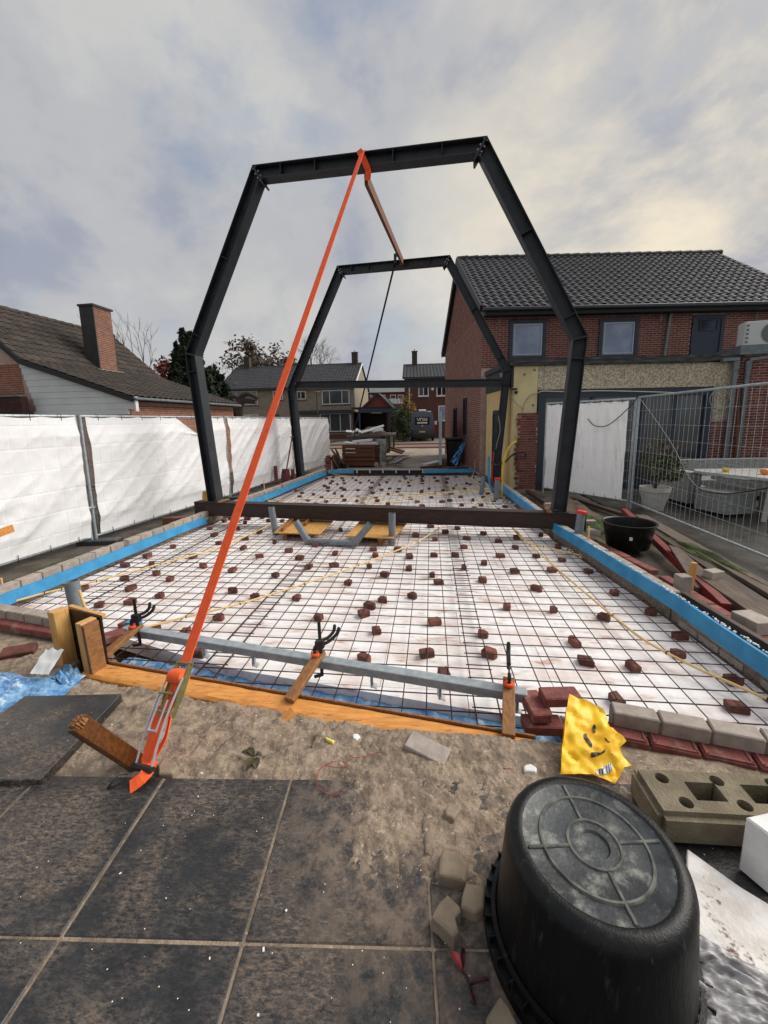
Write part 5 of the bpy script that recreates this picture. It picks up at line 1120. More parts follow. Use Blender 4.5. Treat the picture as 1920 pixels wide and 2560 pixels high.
# ---------------- the dark-tiled house on the right
TH = rad(6); HD = V((math.cos(TH), math.sin(TH), 0)); HN = V((-math.sin(TH), math.cos(TH), 0)); H0 = V((1.6, 13.4, 0)); UL = 10.0
hs = thing('brick_house', (4.5, 17, 0), 'red brick house with a black pantile roof on the right', 'house')
b = MB(); q = [H0, H0+HD*UL, H0+HD*UL+HN*8, H0+HN*8]; b.hexa([V((p.x, p.y, z)) for z in (-.1, 5.0) for p in q])
b.prism([H0+V((0, 0, 5.0)), H0+HN*8+V((0, 0, 5.0)), H0+HN*4+V((0, 0, 7.85))], HD*UL); b.build('wall', M['wallm'], hs)
ops = [(.83, 1.98, 3.59, 4.78), (3.6, 4.81, 3.57, 4.77), (6.44, 7.42, 3.4, 4.8)]
add_bricks(hs, H0, HD, HN, ops, 3.36, 4.95, 0, UL, M['wallb'], 180, H0+HD*3+V((0, 0, 3.6)))
# gable bricks
GN = -HD
add_bricks(hs, H0+HN*8, -HN, HD, [(2.9, 3.6, 0.5, 2.3), (5.2, 5.75, 1.2, 2.6)], .05, 5.0, 0, 8, M['gableb'], 110, H0+V((0, 0, 2)))
b = MB(); z = 5.0; r = 0
while z < 7.7:
    f = (z-5.0)/2.85*4; v0, v1 = f+.08, 8-f-.08; v = v0-(.11 if r % 2 else 0)
    while v < v1:
        a, c = max(v, v0), min(v+.21, v1)
        if c-a > .03: b.hexa([V((p.x, p.y, zz)) for zz in (z, z+.05) for p in (H0+HN*a, H0+HN*c, H0+HN*c-HD*.006, H0+HN*a-HD*.006)])
        v += .225
    z += .062; r += 1
tag(b.build('gable_brickwork', M['gableb'], hs), kind='stuff')
rf = MB(); ev = H0-HN*.35-HD*.12+V((0, 0, 5.06)); rg = H0+HN*4-HD*.12+V((0, 0, 8.0)); LL = HD*(UL+.2)
rf.hexa([ev+V((0, 0, -.1)), ev+LL+V((0, 0, -.1)), rg+LL+V((0, 0, -.12)), rg+V((0, 0, -.12)), ev+V((0, 0, -.02)), ev+LL+V((0, 0, -.02)), rg+LL+V((0, 0, -.02)), rg+V((0, 0, -.02))])
ev2 = H0+HN*8.35-HD*.12+V((0, 0, 5.06)); rf.hexa([rg+V((0, 0, -.12)), rg+LL+V((0, 0, -.12)), ev2+LL+V((0, 0, -.1)), ev2+V((0, 0, -.1)), rg+V((0, 0, -.021)), rg+LL+V((0, 0, -.021)), ev2+LL+V((0, 0, -.02)), ev2+V((0, 0, -.02))])
ro_ = rf.build('roof', M['fascia'], hs); sl_ = (rg-ev); nS = 17; roof_tiles(hs, ev+V((0, 0, .0)), HD, sl_, 40, nS, (UL+.2)/40, sl_.length/nS, M['roofd'], 290, wav=.055)
b = MB()
for k in range(26): p = rg+HD*(.395*k); b.tube([p+V((0, 0, .02)), p+HD*.42+V((0, 0, .035))], [.10, .115], 10)
b.build('ridge_tiles', M['roofd'], ro_, smooth=True)
b = MB(); b.bar(H0-HN*.40-HD*.1+V((0, 0, 5.02)), H0-HN*.40+HD*(UL+.1)+V((0, 0, 5.02)), .12, .10); b.build('gutter', M['gutter'], hs, bev=.02); b = MB(); b.hexa([V((p.x, p.y, z)) for z in (4.86, 5.0) for p in (H0-HN*.34, H0-HN*.34+HD*UL, H0-HN*.01+HD*UL, H0-HN*.01)]); b.build('fascia', M['fascia'], hs)
b = MB()
for sg in (0, 1): 
    a, c = (ev, rg) if sg == 0 else (rg, ev2); b.bar(a-HD*.02+V((0, 0, -.03)), c-HD*.02+V((0, 0, -.03)), .05, .26)
b.build('verge_board', M['fascia'], ro_)
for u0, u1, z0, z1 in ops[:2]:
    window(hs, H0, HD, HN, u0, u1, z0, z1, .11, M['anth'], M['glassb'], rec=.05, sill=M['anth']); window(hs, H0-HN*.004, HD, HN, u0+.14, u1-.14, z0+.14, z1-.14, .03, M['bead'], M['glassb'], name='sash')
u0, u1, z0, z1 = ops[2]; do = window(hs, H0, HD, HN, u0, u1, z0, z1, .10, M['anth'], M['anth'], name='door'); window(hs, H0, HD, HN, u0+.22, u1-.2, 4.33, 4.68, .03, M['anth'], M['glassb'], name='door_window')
for z in (3.75, 4.55): MB().box(wpt(H0, HD, u0+.03, z, HN, -.05), (.05, .05, .12), TH).build('hinge', M['anth'], do)
b = MB().tube([wpt(H0, HD, 5.72, 4.95, HN, -.09), wpt(H0, HD, 5.62, 3.3, HN, -.09)], .045, 12); b.build('downpipe', M['zincg'], hs, smooth=True)
for u in (.5, 5.45, 8.35): MB().tube(smooth_path([wpt(H0, HD, u, 4.86, HN, -.06), wpt(H0, HD, u+.03, 4.72, HN, -.08), wpt(H0, HD, u-.03, 4.66, HN, -.08), wpt(H0, HD, u-.02, 4.8, HN, -.06)], 4), .014, 6).build('cable_loop', M['cableg'], hs, smooth=True)
window(hs, H0+HN*8, -HN, HD, 5.2, 5.75, 1.2, 2.6, .05, M['anth'], M['glass']); window(hs, H0+HN*8, -HN, HD, 2.9, 3.6, .5, 2.3, .06, M['anth'], M['glass'])
MB().prism([H0-HD*.03+HN*.35+V((0, 0, 4.85)), H0-HD*.03+HN*.7+V((0, 0, 5.25)), H0-HD*.03+HN*.95+V((0, 0, 5.9)), H0-HD*.03+HN*.5+V((0, 0, 5.55))], HD*-.01).build('satellite_bracket', M['siding'], hs)
# ---------------- flat-roofed extension, stripped to its insulation
X0 = V((2.05, 10.6, 0)); ex = thing('extension', (4.6, 11.9, 0), 'flat-roofed extension stripped to its insulation with a sliding door', 'extension')
b = MB(); EL = 5.42; dpt = 2.62
b.hexa([V((p.x, p.y, z)) for z in (-.1, 3.08) for p in (X0+HD*.02+HN*.03, X0+HD*EL+HN*.03, X0+HD*EL+HN*dpt, X0+HD*.02+HN*dpt)]); b.build('core', M['mortar'], ex)
def panel(u0, u1, z0, z1, m, nm, k=0.): bb = MB(); bb.hexa([wpt(X0, HD, u, z, HN, kk) for z in (z0, z1) for u, kk in ((u0, k-.03), (u1, k-.03), (u1, .029), (u0, .029))]); return bb.build(nm, m, ex, bev=.004)
panel(0, .598, 1.3, 3.05, M['pir'], 'insulation_board'); panel(0, .598, .0, 1.295, M['pir'], 'insulation_board')
for u0, u1 in ((.602, 2.715), (2.722, 3.805), (3.812, 4.9), (4.906, 5.40)): panel(u0, u1, 2.47, 3.05, M['chip'], 'wood_wool_board')
panel(4.94, 5.40, 1.65, 2.466, M['chip'], 'wood_wool_board')
b = MB(); b.hexa([wpt(X0, HD, u, z, HN, k) for z in (-.05, 1.645) for u, k in ((4.945, -.02), (5.42, -.02), (5.42, .029), (4.945, .029))]); b.build('brick_backing', M['wallm'], ex); add_bricks(ex, X0-HN*.02, HD, HN, [], .0, 1.64, 4.95, 5.42, M['wallb'], 70, X0+HD*5+V((0, 0, 1)))
for u, z in ((.26, 2.85), (.50, 2.95), (.53, 1.75), (.5, 2.1), (.33, 1.68)): MB().lathe([(0, 0), (.03, 0), (.032, .01), (0, .01)], wpt(X0, HD, u, z, HN, -.031), 12, R=(-HN).to_track_quat('Z', 'Y').to_matrix()).build('fixing', M['zincg'], ex)
for u in (1.35, 1.5): MB().box(wpt(X0, HD, u, 2.98, HN, -.032), (.03, .004, .15), TH).build('rust_streak', M['redb'], ex)
b = MB()
def rofl(u, v): return wpt(X0, HD, -.12+(EL+.25)*u, 3.05+.17*v-.05*math.sin(u*3)*0-.03*(u > .8)*(u-.8)*5*(1-v)*-3, HN, -.09+.02*nz((u*20, v*3, 2)))
b.grid(rofl, 60, 4); b.hexa([wpt(X0, HD, u, z, HN, k) for z in (3.08, 3.22) for u, k in ((-.1, -.08), (EL+.1, -.08), (EL+.1, dpt), (-.1, dpt))]); b.build('roof_edge', M['roofing'], ex)
# sliding door
b = MB()
for u0, u1, z0, z1 in ((.62, .80, .0, 2.45), (4.74, 4.94, .0, 2.45), (.80, 4.74, 2.27, 2.45), (.80, 4.74, .0, .10)): b.hexa([wpt(X0, HD, u, z, HN, k) for z in (z0, z1) for u, k in ((u0, -.06), (u1, -.06), (u1, .02), (u0, .02))])
so_ = b.build('sliding_door', M['anth'], ex)
for u0, u1, m in ((.8, 1.95, M['glass']), (2.0, 3.2, M['curtain']), (3.26, 4.0, M['curtain']), (4.06, 4.74, M['curtain'])): MB().hexa([wpt(X0, HD, u, z, HN, k) for z in (.1, 2.27) for u, k in ((u0, .0), (u1, .0), (u1, .015), (u0, .015))]).build('pane', m, so_)
for u in (1.975, 3.23, 4.03): MB().hexa([wpt(X0, HD, uu, z, HN, k) for z in (.1, 2.27) for uu, k in ((u-.04, -.04), (u+.04, -.04), (u+.04, .019), (u-.04, .019))]).build('stile', M['anth'], so_)
# side wall with yellow boards and a door
SD = HN; SN = HD
for v0, v1, z0, z1 in ((.0, .42, 0, 2.55), (.425, 1.15, 2.02, 2.55), (1.155, 1.75, 2.02, 2.55), (1.755, 2.55, 0, 2.55)):
    MB().hexa([V(((X0+SD*v+SN*k).x, (X0+SD*v+SN*k).y, z)) for z in (z0, z1) for v, k in ((v0, -.03), (v1, -.03), (v1, .015), (v0, .015))]).build('insulation_board', M['pirw'], ex, bev=.004)
window(ex, X0, SD, SN, .75, 1.72, .05, 2.0, .10, M['anth'], M['curtain'], name='side_door', hb=(1.0,))
MB().hexa([V(((X0+SD*v+SN*k).x, (X0+SD*v+SN*k).y, z)) for z in (.0, 2.02) for v, k in ((.43, -.028), (.74, -.028), (.74, .012), (.43, .012))]).build('insulation_board', M['pirw'], ex)
MB().hexa([V(((X0+SD*v+SN*k).x, (X0+SD*v+SN*k).y, z)) for z in (2.56, 3.2) for v, k in ((-.02, -.06), (2.6, -.06), (2.6, .0), (-.02, .0))]).build('roofing_apron', M['roofing'], ex)
# brick pier left of the sliding door
t = thing('brick_pier', X0+HD*.37-HN*.1, 'ragged red brick pier left standing beside the sliding door', 'brick pier')
b = MB(); b.hexa([wpt(X0, HD, u, z, HN, k) for z in (-.05, 1.9) for u, k in ((.16, -.125), (.60, -.125), (.60, -.035), (.16, -.035))]); b.build('core', M['wallm'], t)
for r in range(31):
    z = .0+r*.062; u = .08+.06*random.random()+(.05 if r % 2 else 0)-(.04 if 8 < r < 18 else 0); first = True
    while u < .6:
        u1 = min(u+.21, .615)
        if u1-u > .04:
            c = wpt(X0, HD, (u+u1)/2, z+.025, HN, -.085); piece('brick', RBW if 'RBW' in globals() else globals().setdefault('RBW', MB().box((0, 0, 0), (1, .1, .052)).mesh('brick', M['redb'])), frameM(c, HD, HN, (0, 0, 1))@Matrix.Diagonal((u1-u, 1, 1, 1)), t)
        u = u1+.01
# hoses and cables by the pier
def hose(label, pts, r, m, cat='hose', nm='hose'): return tag(MB().tube(smooth_path(pts, 8), r, 10).build(nm, M[m], smooth=True), label, cat)
hb_ = at(1246, 1250, .0)
hose('yellow hose arching from the floor by the brick pier', [at(1254, 1246, .0), onp(1256, 1180, at(1254, 1246, 0), VF), onp(1263, 1140, at(1254, 1246, 0), VF), onp(1275, 1115, at(1254, 1246, 0), VF), onp(1291, 1103, at(1254, 1246, 0), VF)], .022, 'hosey')
hq = at(1232, 1232, .0); h_ = lambda x, y: onp(x, y, hq, VF)
hose('blue hose rising from the floor by the insulated wall', [h_(1233, 1228), h_(1226, 1215), h_(1222, 1190), h_(1222, 1145), h_(1224, 1145)], .03, 'hoseb')
hose('dark red hose rising beside the blue hose', [h_(1236, 1222), h_(1230, 1195), h_(1232, 1160), h_(1234, 1130)], .018, 'hoser')
hose('black cable looping up the yellow insulation', [h_(1231, 1190), h_(1230, 1120), h_(1232, 1095), h_(1238, 1060), h_(1246, 1032)], .008, 'cable', 'cable', 'cable'); hose('grey cable bowed down the yellow insulation', [h_(1246, 1040), h_(1250, 1075), h_(1243, 1105), h_(1240, 1122)], .008, 'cableg', 'cable', 'cable')
hose('thick black cables tied across to the brick pier', [h_(1228, 1155), h_(1240, 1163), h_(1262, 1155), h_(1285, 1135), h_(1312, 1132), h_(1313, 1150)], .02, 'cable', 'cable', 'cable')
cq = X0-HN*.12; c_ = lambda x, y: onp(x, y, cq, HN)
hose('grey cable sagging over the pale insulation to the pier', [c_(1277, 988), c_(1290, 1008), c_(1306, 1022), c_(1307, 1030), c_(1310, 1012), c_(1325, 990), c_(1347, 982)], .012, 'cableg', 'cable', 'cable')
hose('pale cable running along the top of the sliding door', [c_(1347, 981), c_(1360, 978), c_(1420, 979), c_(1500, 977), c_(1600, 979), c_(1690, 982)], .014, 'pot', 'cable', 'cable'); hose('coil of pale cable hanging on the wood wool board', [c_(1845, 935)+HD*.0-HN*.02]+[c_(1800+26*math.cos(a)-2, 1000+24*math.sin(a))-HN*.03 for a in [-.5+k*.6 for k in range(20)]], .012, 'cableg', 'cable', 'cable_coil')
t = thing('security_camera', c_(1283, 975), 'small black dome camera on the pale insulation', 'camera'); MB().box(c_(1284, 973), (.16, .1, .05), TH).build('bracket', M['black'], t, bev=.01); MB().lathe([(0, -.06), (.03, -.05), (.045, -.02), (.045, .02), (0, .025)], c_(1289, 980)-HN*.03, 16).build('lens_dome', M['black'], t, smooth=True)
for u, x0, lab in ((5.32, 0, 'left grey downpipe at the end of the extension'), (5.62, 1, 'right grey downpipe against the neighbouring brick annex')):
    t = thing('downpipe', wpt(X0, HD, u, 0, HN, -.15), lab, 'downpipe', 'grey downpipes'); MB().tube([wpt(X0, HD, u, .0, HN, -.14), wpt(X0, HD, u, 3.05, HN, -.14)], .055, 14).build('pipe', M['zincg'], t, smooth=True); MB().lathe([(.057, 0), (.068, 0), (.068, .12), (.075, .2), (.057, .2)], wpt(X0, HD, u, 2.85, HN, -.14), 16).build('collar', M['zincg'], t, smooth=True)
    MB().bar(wpt(X0, HD, u-(.35 if x0 == 0 else 0), 3.08, HN, -.14), wpt(X0, HD, u+(0.05 if x0 == 0 else .7), 3.1+.05*x0, HN, -.14-.1*x0), .09, .07).build('outlet', M['zincg'], t)
hose('brown timber leaning between the two downpipes', [wpt(X0, HD, 5.46, .0, HN, -.35), wpt(X0, HD, 5.48, 2.5, HN, -.12)], .028, 'pallet', 'pole', 'pole')
# ---------------- neighbouring brick annex at the right edge with the heat pump on its roof
AD = V((math.cos(rad(-9)), math.sin(rad(-9)), 0)); AN = V((-AD.y, AD.x, 0)); A0 = X0+HD*5.48-HN*.02
an = thing('brick_annex', A0+AD*2, 'dark red brick annex with pale roof edge at the right edge', 'annex')
b = MB(); b.hexa([V((p.x, p.y, z)) for z in (-.1, 3.2) for p in (A0, A0+AD*5, A0+AD*5+AN*4, A0+AN*2.6)]); b.build('wall', M['wallm'], an); add_bricks(an, A0, AD, AN, [], .0, 3.2, 0, 3.6, M['wallb'], 200, A0+AD*1.2+V((0, 0, 1.8)))
MB().hexa([V((p.x, p.y, z)) for z in (3.2, 3.42) for p in (A0-AN*.12-AD*.05, A0+AD*5-AN*.12, A0+AD*5+AN*4, A0-AD*.05+AN*2.6)]).build('roof_edge', M['zincg'], an)
MB().hexa([V((p.x, p.y, z)) for z in (2.55, 3.2) for p in (A0+AD*.75-AN*.06, A0+AD*1.2-AN*.06, A0+AD*1.2, A0+AD*.75)]).build('timber_infill', M['pallet'], an)
hp = thing('heat_pump', A0+AD*.9+AN*.7+V((0, 0, 3.42)), 'white heat pump unit on the annex roof at the right edge', 'heat pump'); hc = A0+AD*.80+AN*.75
MB().box(hc+V((0, 0, 3.42+.36)), (.95, .36, .62), rad(-9)).build('casing', M['hvac'], hp, bev=.03, seg=2); MB().lathe([(0, 0), (.24, 0), (.25, .012), (0, .014)], hc+AD*.12-AN*.185+V((0, 0, 3.78)), 32, R=(-AN).to_track_quat('Z', 'Y').to_matrix()).build('fan_grille', M['grille'], hp)
for k in range(5): MB().box(hc-AD*.42-AN*.183+V((0, 0, 3.58+.1*k)), (.05, .01, .05), rad(-9)).build('louvre', M['grille'], hp)
for s in (-.3, .3): MB().box(hc+AD*s+V((0, 0, 3.445)), (.1, .4, .05), rad(-9)).build('foot', M['black'], hp)
tag(MB().bar(A0+AD*1.55-AN*.5+V((0, 0, 0)), A0+AD*1.75-AN*.08+V((0, 0, 2.0)), .12, .04).build('leaning_board', M['darkp']), 'dark board leaning against the annex at the right edge', 'board')

# ================================================================== PATIO FURNITURE
wk = M['wicker']
def wick(t, nm, c, s, rz=0):
    o = MB().box(c, s, rz).build(nm, wk, t, bev=.015, seg=2); b = MB(); R = Matrix.Rotation(rz, 3, 'Z'); c = V(c); hx, hy = s[0]/2, s[1]/2
    nz_ = max(2, int(s[2]/.042))
    for k in range(nz_):                                            # woven strands, alternately in and out
        z = -s[2]/2+s[2]*(k+.5)/nz_
        for ln_, fx, fy in ((s[0], 1, 0), (s[1], 0, 1)):
            n = max(2, int(ln_/.085))
            for i in range(n):
                for sg in (-1, 1):
                    q = -ln_/2+ln_*(i+.5)/n; pr_ = .006 if (i+k) % 2 else .0015
                    p = V((q, sg*(hy+pr_/2), z)) if fx else V((sg*(hx+pr_/2), q, z)); b.box(c+R@p, (ln_/n*.94, pr_+.004, s[2]/nz_*.8) if fx else (pr_+.004, ln_/n*.94, s[2]/nz_*.8), rz)
    tag(b.build('woven_strands', wk, o), kind='stuff'); return o
t = thing('wicker_sofa', (6.2, 9.2, -.03), 'grey wicker corner sofa behind the bare wire fence', 'sofa')
wick(t, 'back', (6.9, 9.95, .52), (3.4, .2, .55), .1); wick(t, 'seat', (6.9, 9.55, .25), (3.3, .7, .36), .1); wick(t, 'arm', (5.12, 9.05, .36), (.22, 1.15, .62), .1); wick(t, 'base', (5.3, 9.05, .2), (.5, 1.1, .3), .1)
for k, (x, y, s, lab) in enumerate(((5.45, 8.05, .62, 'square grey wicker stool nearest the bare wire fence'), (6.35, 7.75, .62, 'square grey wicker stool under the patio table'))):
    q = thing('wicker_stool', (x, y, -.03), lab, 'stool', 'grey wicker stools'); wick(q, 'body', (x, y, .19), (s, s, .36), .3); MB().box((x, y, .395), (s+.02, s+.02, .05), .3).build('cushion', M['tabletop'], q, bev=.015)
    for i in (-1, 1): MB().box((x+i*.22, y-.2, -.005), (.06, .06, .06)).build('foot', M['black'], q)
t = thing('patio_table', (6.3, 7.8, -.03), 'white topped patio table on pale legs behind the fence', 'table')
MB().prism([(5.05, 8.3, .68), (5.6, 7.15, .68), (7.9, 7.3, .68), (7.9, 8.75, .68), (5.2, 8.6, .68)], (0, 0, .05)).build('top', M['tabletop'], t, bev=.006)
for x, y in ((5.62, 7.35), (5.5, 8.35), (7.6, 7.5)): MB().tube([(x, y, -.03), (x+.05, y, .69)], .035, 10).build('leg', M['pot'], t, smooth=True)
MB().bar((5.35, 8.3, .6), (5.75, 7.4, .6), .05, .06).build('apron', M['pot'], t)
q = at(1757, 1172, .76); tag(MB().lathe([(0, -.03), (.05, -.03), (.06, 0), (.05, .03), (0, .03)], V((5.45, 8.1, .77)), 16).build('yellow_tin', M['hosey'], smooth=True), 'small yellow tin on the patio table', 'tin'); tag(MB().lathe([(0, -.05), (.06, -.035), (.075, 0), (.06, .035), (0, .05)], V((5.85, 7.75, .78)), 18).build('orange_ball', M['orange'], smooth=True), 'orange ball on the patio table', 'ball')
c = V((4.35, 8.3, -.03)); t = thing('potted_shrub', c, 'red-tipped shrub in a pale pot beside the fence post', 'potted plant')
MB().lathe([(0, 0), (.17, 0), (.25, .36), (.265, .37), (.265, .45), (.245, .45), (.235, .38), (0, .37)], c, 36).build('pot', M['pot'], t, smooth=True)
st_ = MB()
for k in range(9): a = k*.7; st_.tube([c+V((0, 0, .36)), c+V((.12*math.cos(a), .12*math.sin(a), .75)), c+V((.30*math.cos(a), .26*math.sin(a), 1.15+.1*math.sin(k*2)))], [.012, .008, .004], 5)
st_.build('stems', M['bark'], t, smooth=True)
def leaves(b, centers, size, n, rnd=random):
    for c, r in centers:
        for _ in range(n):
            while True:
                q = V((rnd.uniform(-1, 1), rnd.uniform(-1, 1), rnd.uniform(-1, 1)))
                if q.length < 1: break
            p = V(c)+V((q.x*r[0], q.y*r[1], q.z*r[2])); u = V((rnd.gauss(0, 1), rnd.gauss(0, 1), rnd.gauss(0, .7))).normalized(); v = u.orthogonal().normalized(); v = Matrix.Rotation(rnd.uniform(0, 6.28), 3, u)@v; s = size*rnd.uniform(.6, 1.3)
            b.add([p-u*s, p+v*s*.42, p+u*s, p-v*s*.42], [(0, 1, 2, 3)])
    return b
leaves(MB(), [(c+V((.0, 0, .95)), (.34, .3, .42)), (c+V((.2, -.1, .8)), (.25, .2, .25))], .045, 330).build('foliage', M['leafp'], t)
tag(leaves(MB(), [(c+V((.1, -.05, 1.25)), (.3, .25, .15)), (c+V((.36, -.1, .85)), (.14, .12, .2))], .035, 40).build('red_tips', M['leafr'], t), kind='stuff')

# ================================================================== LEFT NEIGHBOUR
E1 = at(335.6, 993, 2.6); E2 = at(598, 1012, 2.6); ed = (E2-E1); LE = ed.length; ed.normalize(); en = V((-ed.y, ed.x, 0))      # en points away from the site
LW = lambda s, w, z: V((E1.x, E1.y, 0))+ed*s+en*w+V((0, 0, z))
lh = thing('neighbour_house', LW(3, 3, 0), 'low brick house with brown tiled roof and white siding on the left', 'house')
KW, KZ, RW, RZ = 3.6, 3.80, 5.8, 5.72
b = MB(); b.hexa([LW(s, w, z) for z in (-.1, 2.5) for s, w in ((.12, .25), (LE-.1, .25), (LE-.1, 8), (.12, 8))]); b.prism([LW(.12, .25, 2.5), LW(.12, 8, 2.5), LW(.12, 8, 4.2), LW(.12, RW, RZ-.15), LW(.12, KW, KZ-.12)], ed*(LE-.22)); b.build('wall', M['wallm'], lh)
add_bricks(lh, LW(LE-.1, .25, 0), -ed, en, [], .0, 2.45, 0, LE-.22, M['orangeb'], 140, LW(0, .25, 2.2))
add_bricks(lh, LW(.12, 8, 0), -en, ed, [], .0, 3.72, 0, 4.2, M['orangeb'], 80, LW(.12, 4, 3.2))
add_bricks(lh, LW(.12, 8, 0), -en, ed, [], 3.73, 4.45, 0, 3.3, M['orangeb'], 0, LW(.12, 4, 3.2))
# siding planks under the near verge
for k in range(9):
    z0 = 2.27+.185*k; z1 = z0+.178; wr = .02 if z0 < 2.6 else (z0-2.55)/(KZ-2.6)*KW+.02; wl = 3.42+.05*k
    wr1 = .02 if z1 < 2.6 else (z1-2.55)/(KZ-2.6)*KW+.02
    if wr1 > wl-.05: wr1 = min(wr1, wl)
    if wr >= wl: continue
    MB().prism([LW(.06, wr, z0), LW(.06, wl, z0), LW(.06, wl, z1), LW(.06, min(wr1, wl), z1)], ed*.05).build('siding_board', M['siding'], lh)
MB().hexa([LW(s, w, z) for z in (2.12, 2.265) for s, w in ((.05, .3), (.05, 3.5), (.115, 3.5), (.115, .3))]).build('fascia_strip', M['siding'], lh)
MB().hexa([LW(s, w, z) for z in (2.2, 2.62) for s, w in ((.0, -.02), (.0, .04), (.11, .04), (.11, -.02))]).build('corner_trim', M['siding'], lh)
# roof planes with a kink
lw_sl = LW(0, KW, KZ)-LW(0, 0, 2.6); up_sl = LW(0, RW, RZ)-LW(0, KW, KZ)
def deck(o, sl, nm):
    bb = MB(); L2 = ed*(LE+.1); bb.hexa([o+V((0, 0, -.09)), o+L2+V((0, 0, -.09)), o+L2+sl+V((0, 0, -.09)), o+sl+V((0, 0, -.09)), o+V((0, 0, -.015)), o+L2+V((0, 0, -.015)), o+L2+sl+V((0, 0, -.015)), o+sl+V((0, 0, -.015))]); return bb.build(nm, M['fascia'], lh)
dk = deck(LW(-.04, 0, 2.6), lw_sl, 'lower_roof'); dk2 = deck(LW(-.04, KW, KZ), up_sl, 'upper_roof')
n1_, n2x = 12, 9
roof_tiles(lh, LW(-.04, 0, 2.6), ed, lw_sl, 24, n1_, (LE+.1)/24, lw_sl.length/n1_, M['roofb'], 170, wav=.05); roof_tiles(lh, LW(-.04, KW, KZ), ed, up_sl, 24, n2x, (LE+.1)/24, up_sl.length/n2x, M['roofb'], 120, wav=.05, name='upper_roof_tile')
b = MB()
for k in range(18): p = LW(-.04+.345*k, RW, RZ+.02); b.tube([p, p+ed*.37+V((0, 0, .012))], [.09, .105], 8)
b.build('ridge_tiles', M['roofb'], dk2, smooth=True)
bk = LW(-.04, RW, RZ); MB().hexa([bk+V((0, 0, -.1)), bk+ed*(LE+.1)+V((0, 0, -.1)), LW(LE+.06, 9, 3.0), LW(-.04, 9, 3.0), bk+V((0, 0, -.02)), bk+ed*(LE+.1)+V((0, 0, -.02)), LW(LE+.06, 9, 3.1), LW(-.04, 9, 3.1)]).build('rear_roof', M['roofb'], lh)
MB().bar(LW(-.06, -.04, 2.56), LW(LE+.05, -.04, 2.56), .10, .08).build('gutter', M['zincg'], lh, bev=.02); MB().bar(LW(-.06, 0, 2.53), LW(-.06, KW, KZ-.07), .04, .14).build('verge_board', M['fascia'], lh); MB().bar(LW(-.06, KW, KZ-.07), LW(-.06, RW, RZ-.07), .04, .14).build('verge_board', M['fascia'], lh)
# chimney: back-project its foot on the upper roof
un = ed.cross(up_sl).normalized(); cf = onp(258, 918, LW(0, KW, KZ), un)
cw, cs = (cf-LW(0, 0, 0)).dot(en), (cf-LW(0, 0, 0)).dot(ed); topz = onp(238, 768, cf, VF).z
ch = thing('chimney_stack', LW(cs, cw, KZ-.3), 'tall brick chimney with dark rendered side on the left roof', 'chimney')
x0_, x1_ = cw-.2, cw+.32; s0_, s1_ = cs-.35, cs+.45
b = MB(); b.hexa([LW(s, w, z) for z, e in ((KZ-.35, 0), (topz, -.02)) for s, w in ((s0_+e*-1, x0_), (s1_+e, x0_), (s1_+e, x1_), (s0_-e, x1_))]); b.build('stack', M['wallm'], ch)
add_bricks(ch, LW(s1_, x0_, 0), -ed, en, [], KZ-.3, topz-.06, .0, s1_-s0_, M['chimb'], 150, LW(s0_, x0_, topz))
MB().hexa([LW(s, w, z) for z in (KZ-.35, topz-.05) for s, w in ((s0_-.03, x0_-.02), (s0_+.002, x0_-.02), (s0_+.002, x1_+.02), (s0_-.03, x1_+.02))]).build('render', M['roofing'], ch)
MB().hexa([LW(s, w, z) for z in (topz-.05, topz+.02) for s, w in ((s0_-.06, x0_-.06), (s1_+.06, x0_-.06), (s1_+.06, x1_+.06), (s0_-.06, x1_+.06))]).build('cap', M['roofing'], ch)
MB().grid(lambda u, v: LW(s0_-.15+(s1_-s0_+.3)*u, x0_-.03-.16*(1-v)+.01*nz((u*9, v, 0)), 0)+V((0, 0, (lambda w: KZ+(w-KW)*(RZ-KZ)/(RW-KW) if w > KW else 2.6+w*(KZ-2.6)/KW)(x0_-.03-.16*(1-v))+.075+.02*nz((u*12, v*3, 4)))), 24, 3).build('lead_apron', M['lead'], ch)
# dark washed garden wall end in front of it
t = thing('garden_wall', LW(-.3, 5.2, 0), 'dark red washed brick wall end at the left edge behind the fence', 'wall'); g0_, g1_ = LW(-.25, 3.42, 0), LW(-.25, 7, 0)
MB().bar(g0_+V((0, 0, 1.35)), g1_+V((0, 0, 1.35)), .2, 2.7).build('wall', M['siding2'], t); add_bricks(t, g1_-ed*.10, (g0_-g1_).normalized(), ed, [], 2.0, 2.65, 0, (g1_-g0_).length, M['siding2'], 60, g0_+V((0, 0, 2.4))); MB().bar(g0_+V((0, 0, 2.72)), g1_+V((0, 0, 2.72)), .26, .04).build('coping', M['zincg'], t)

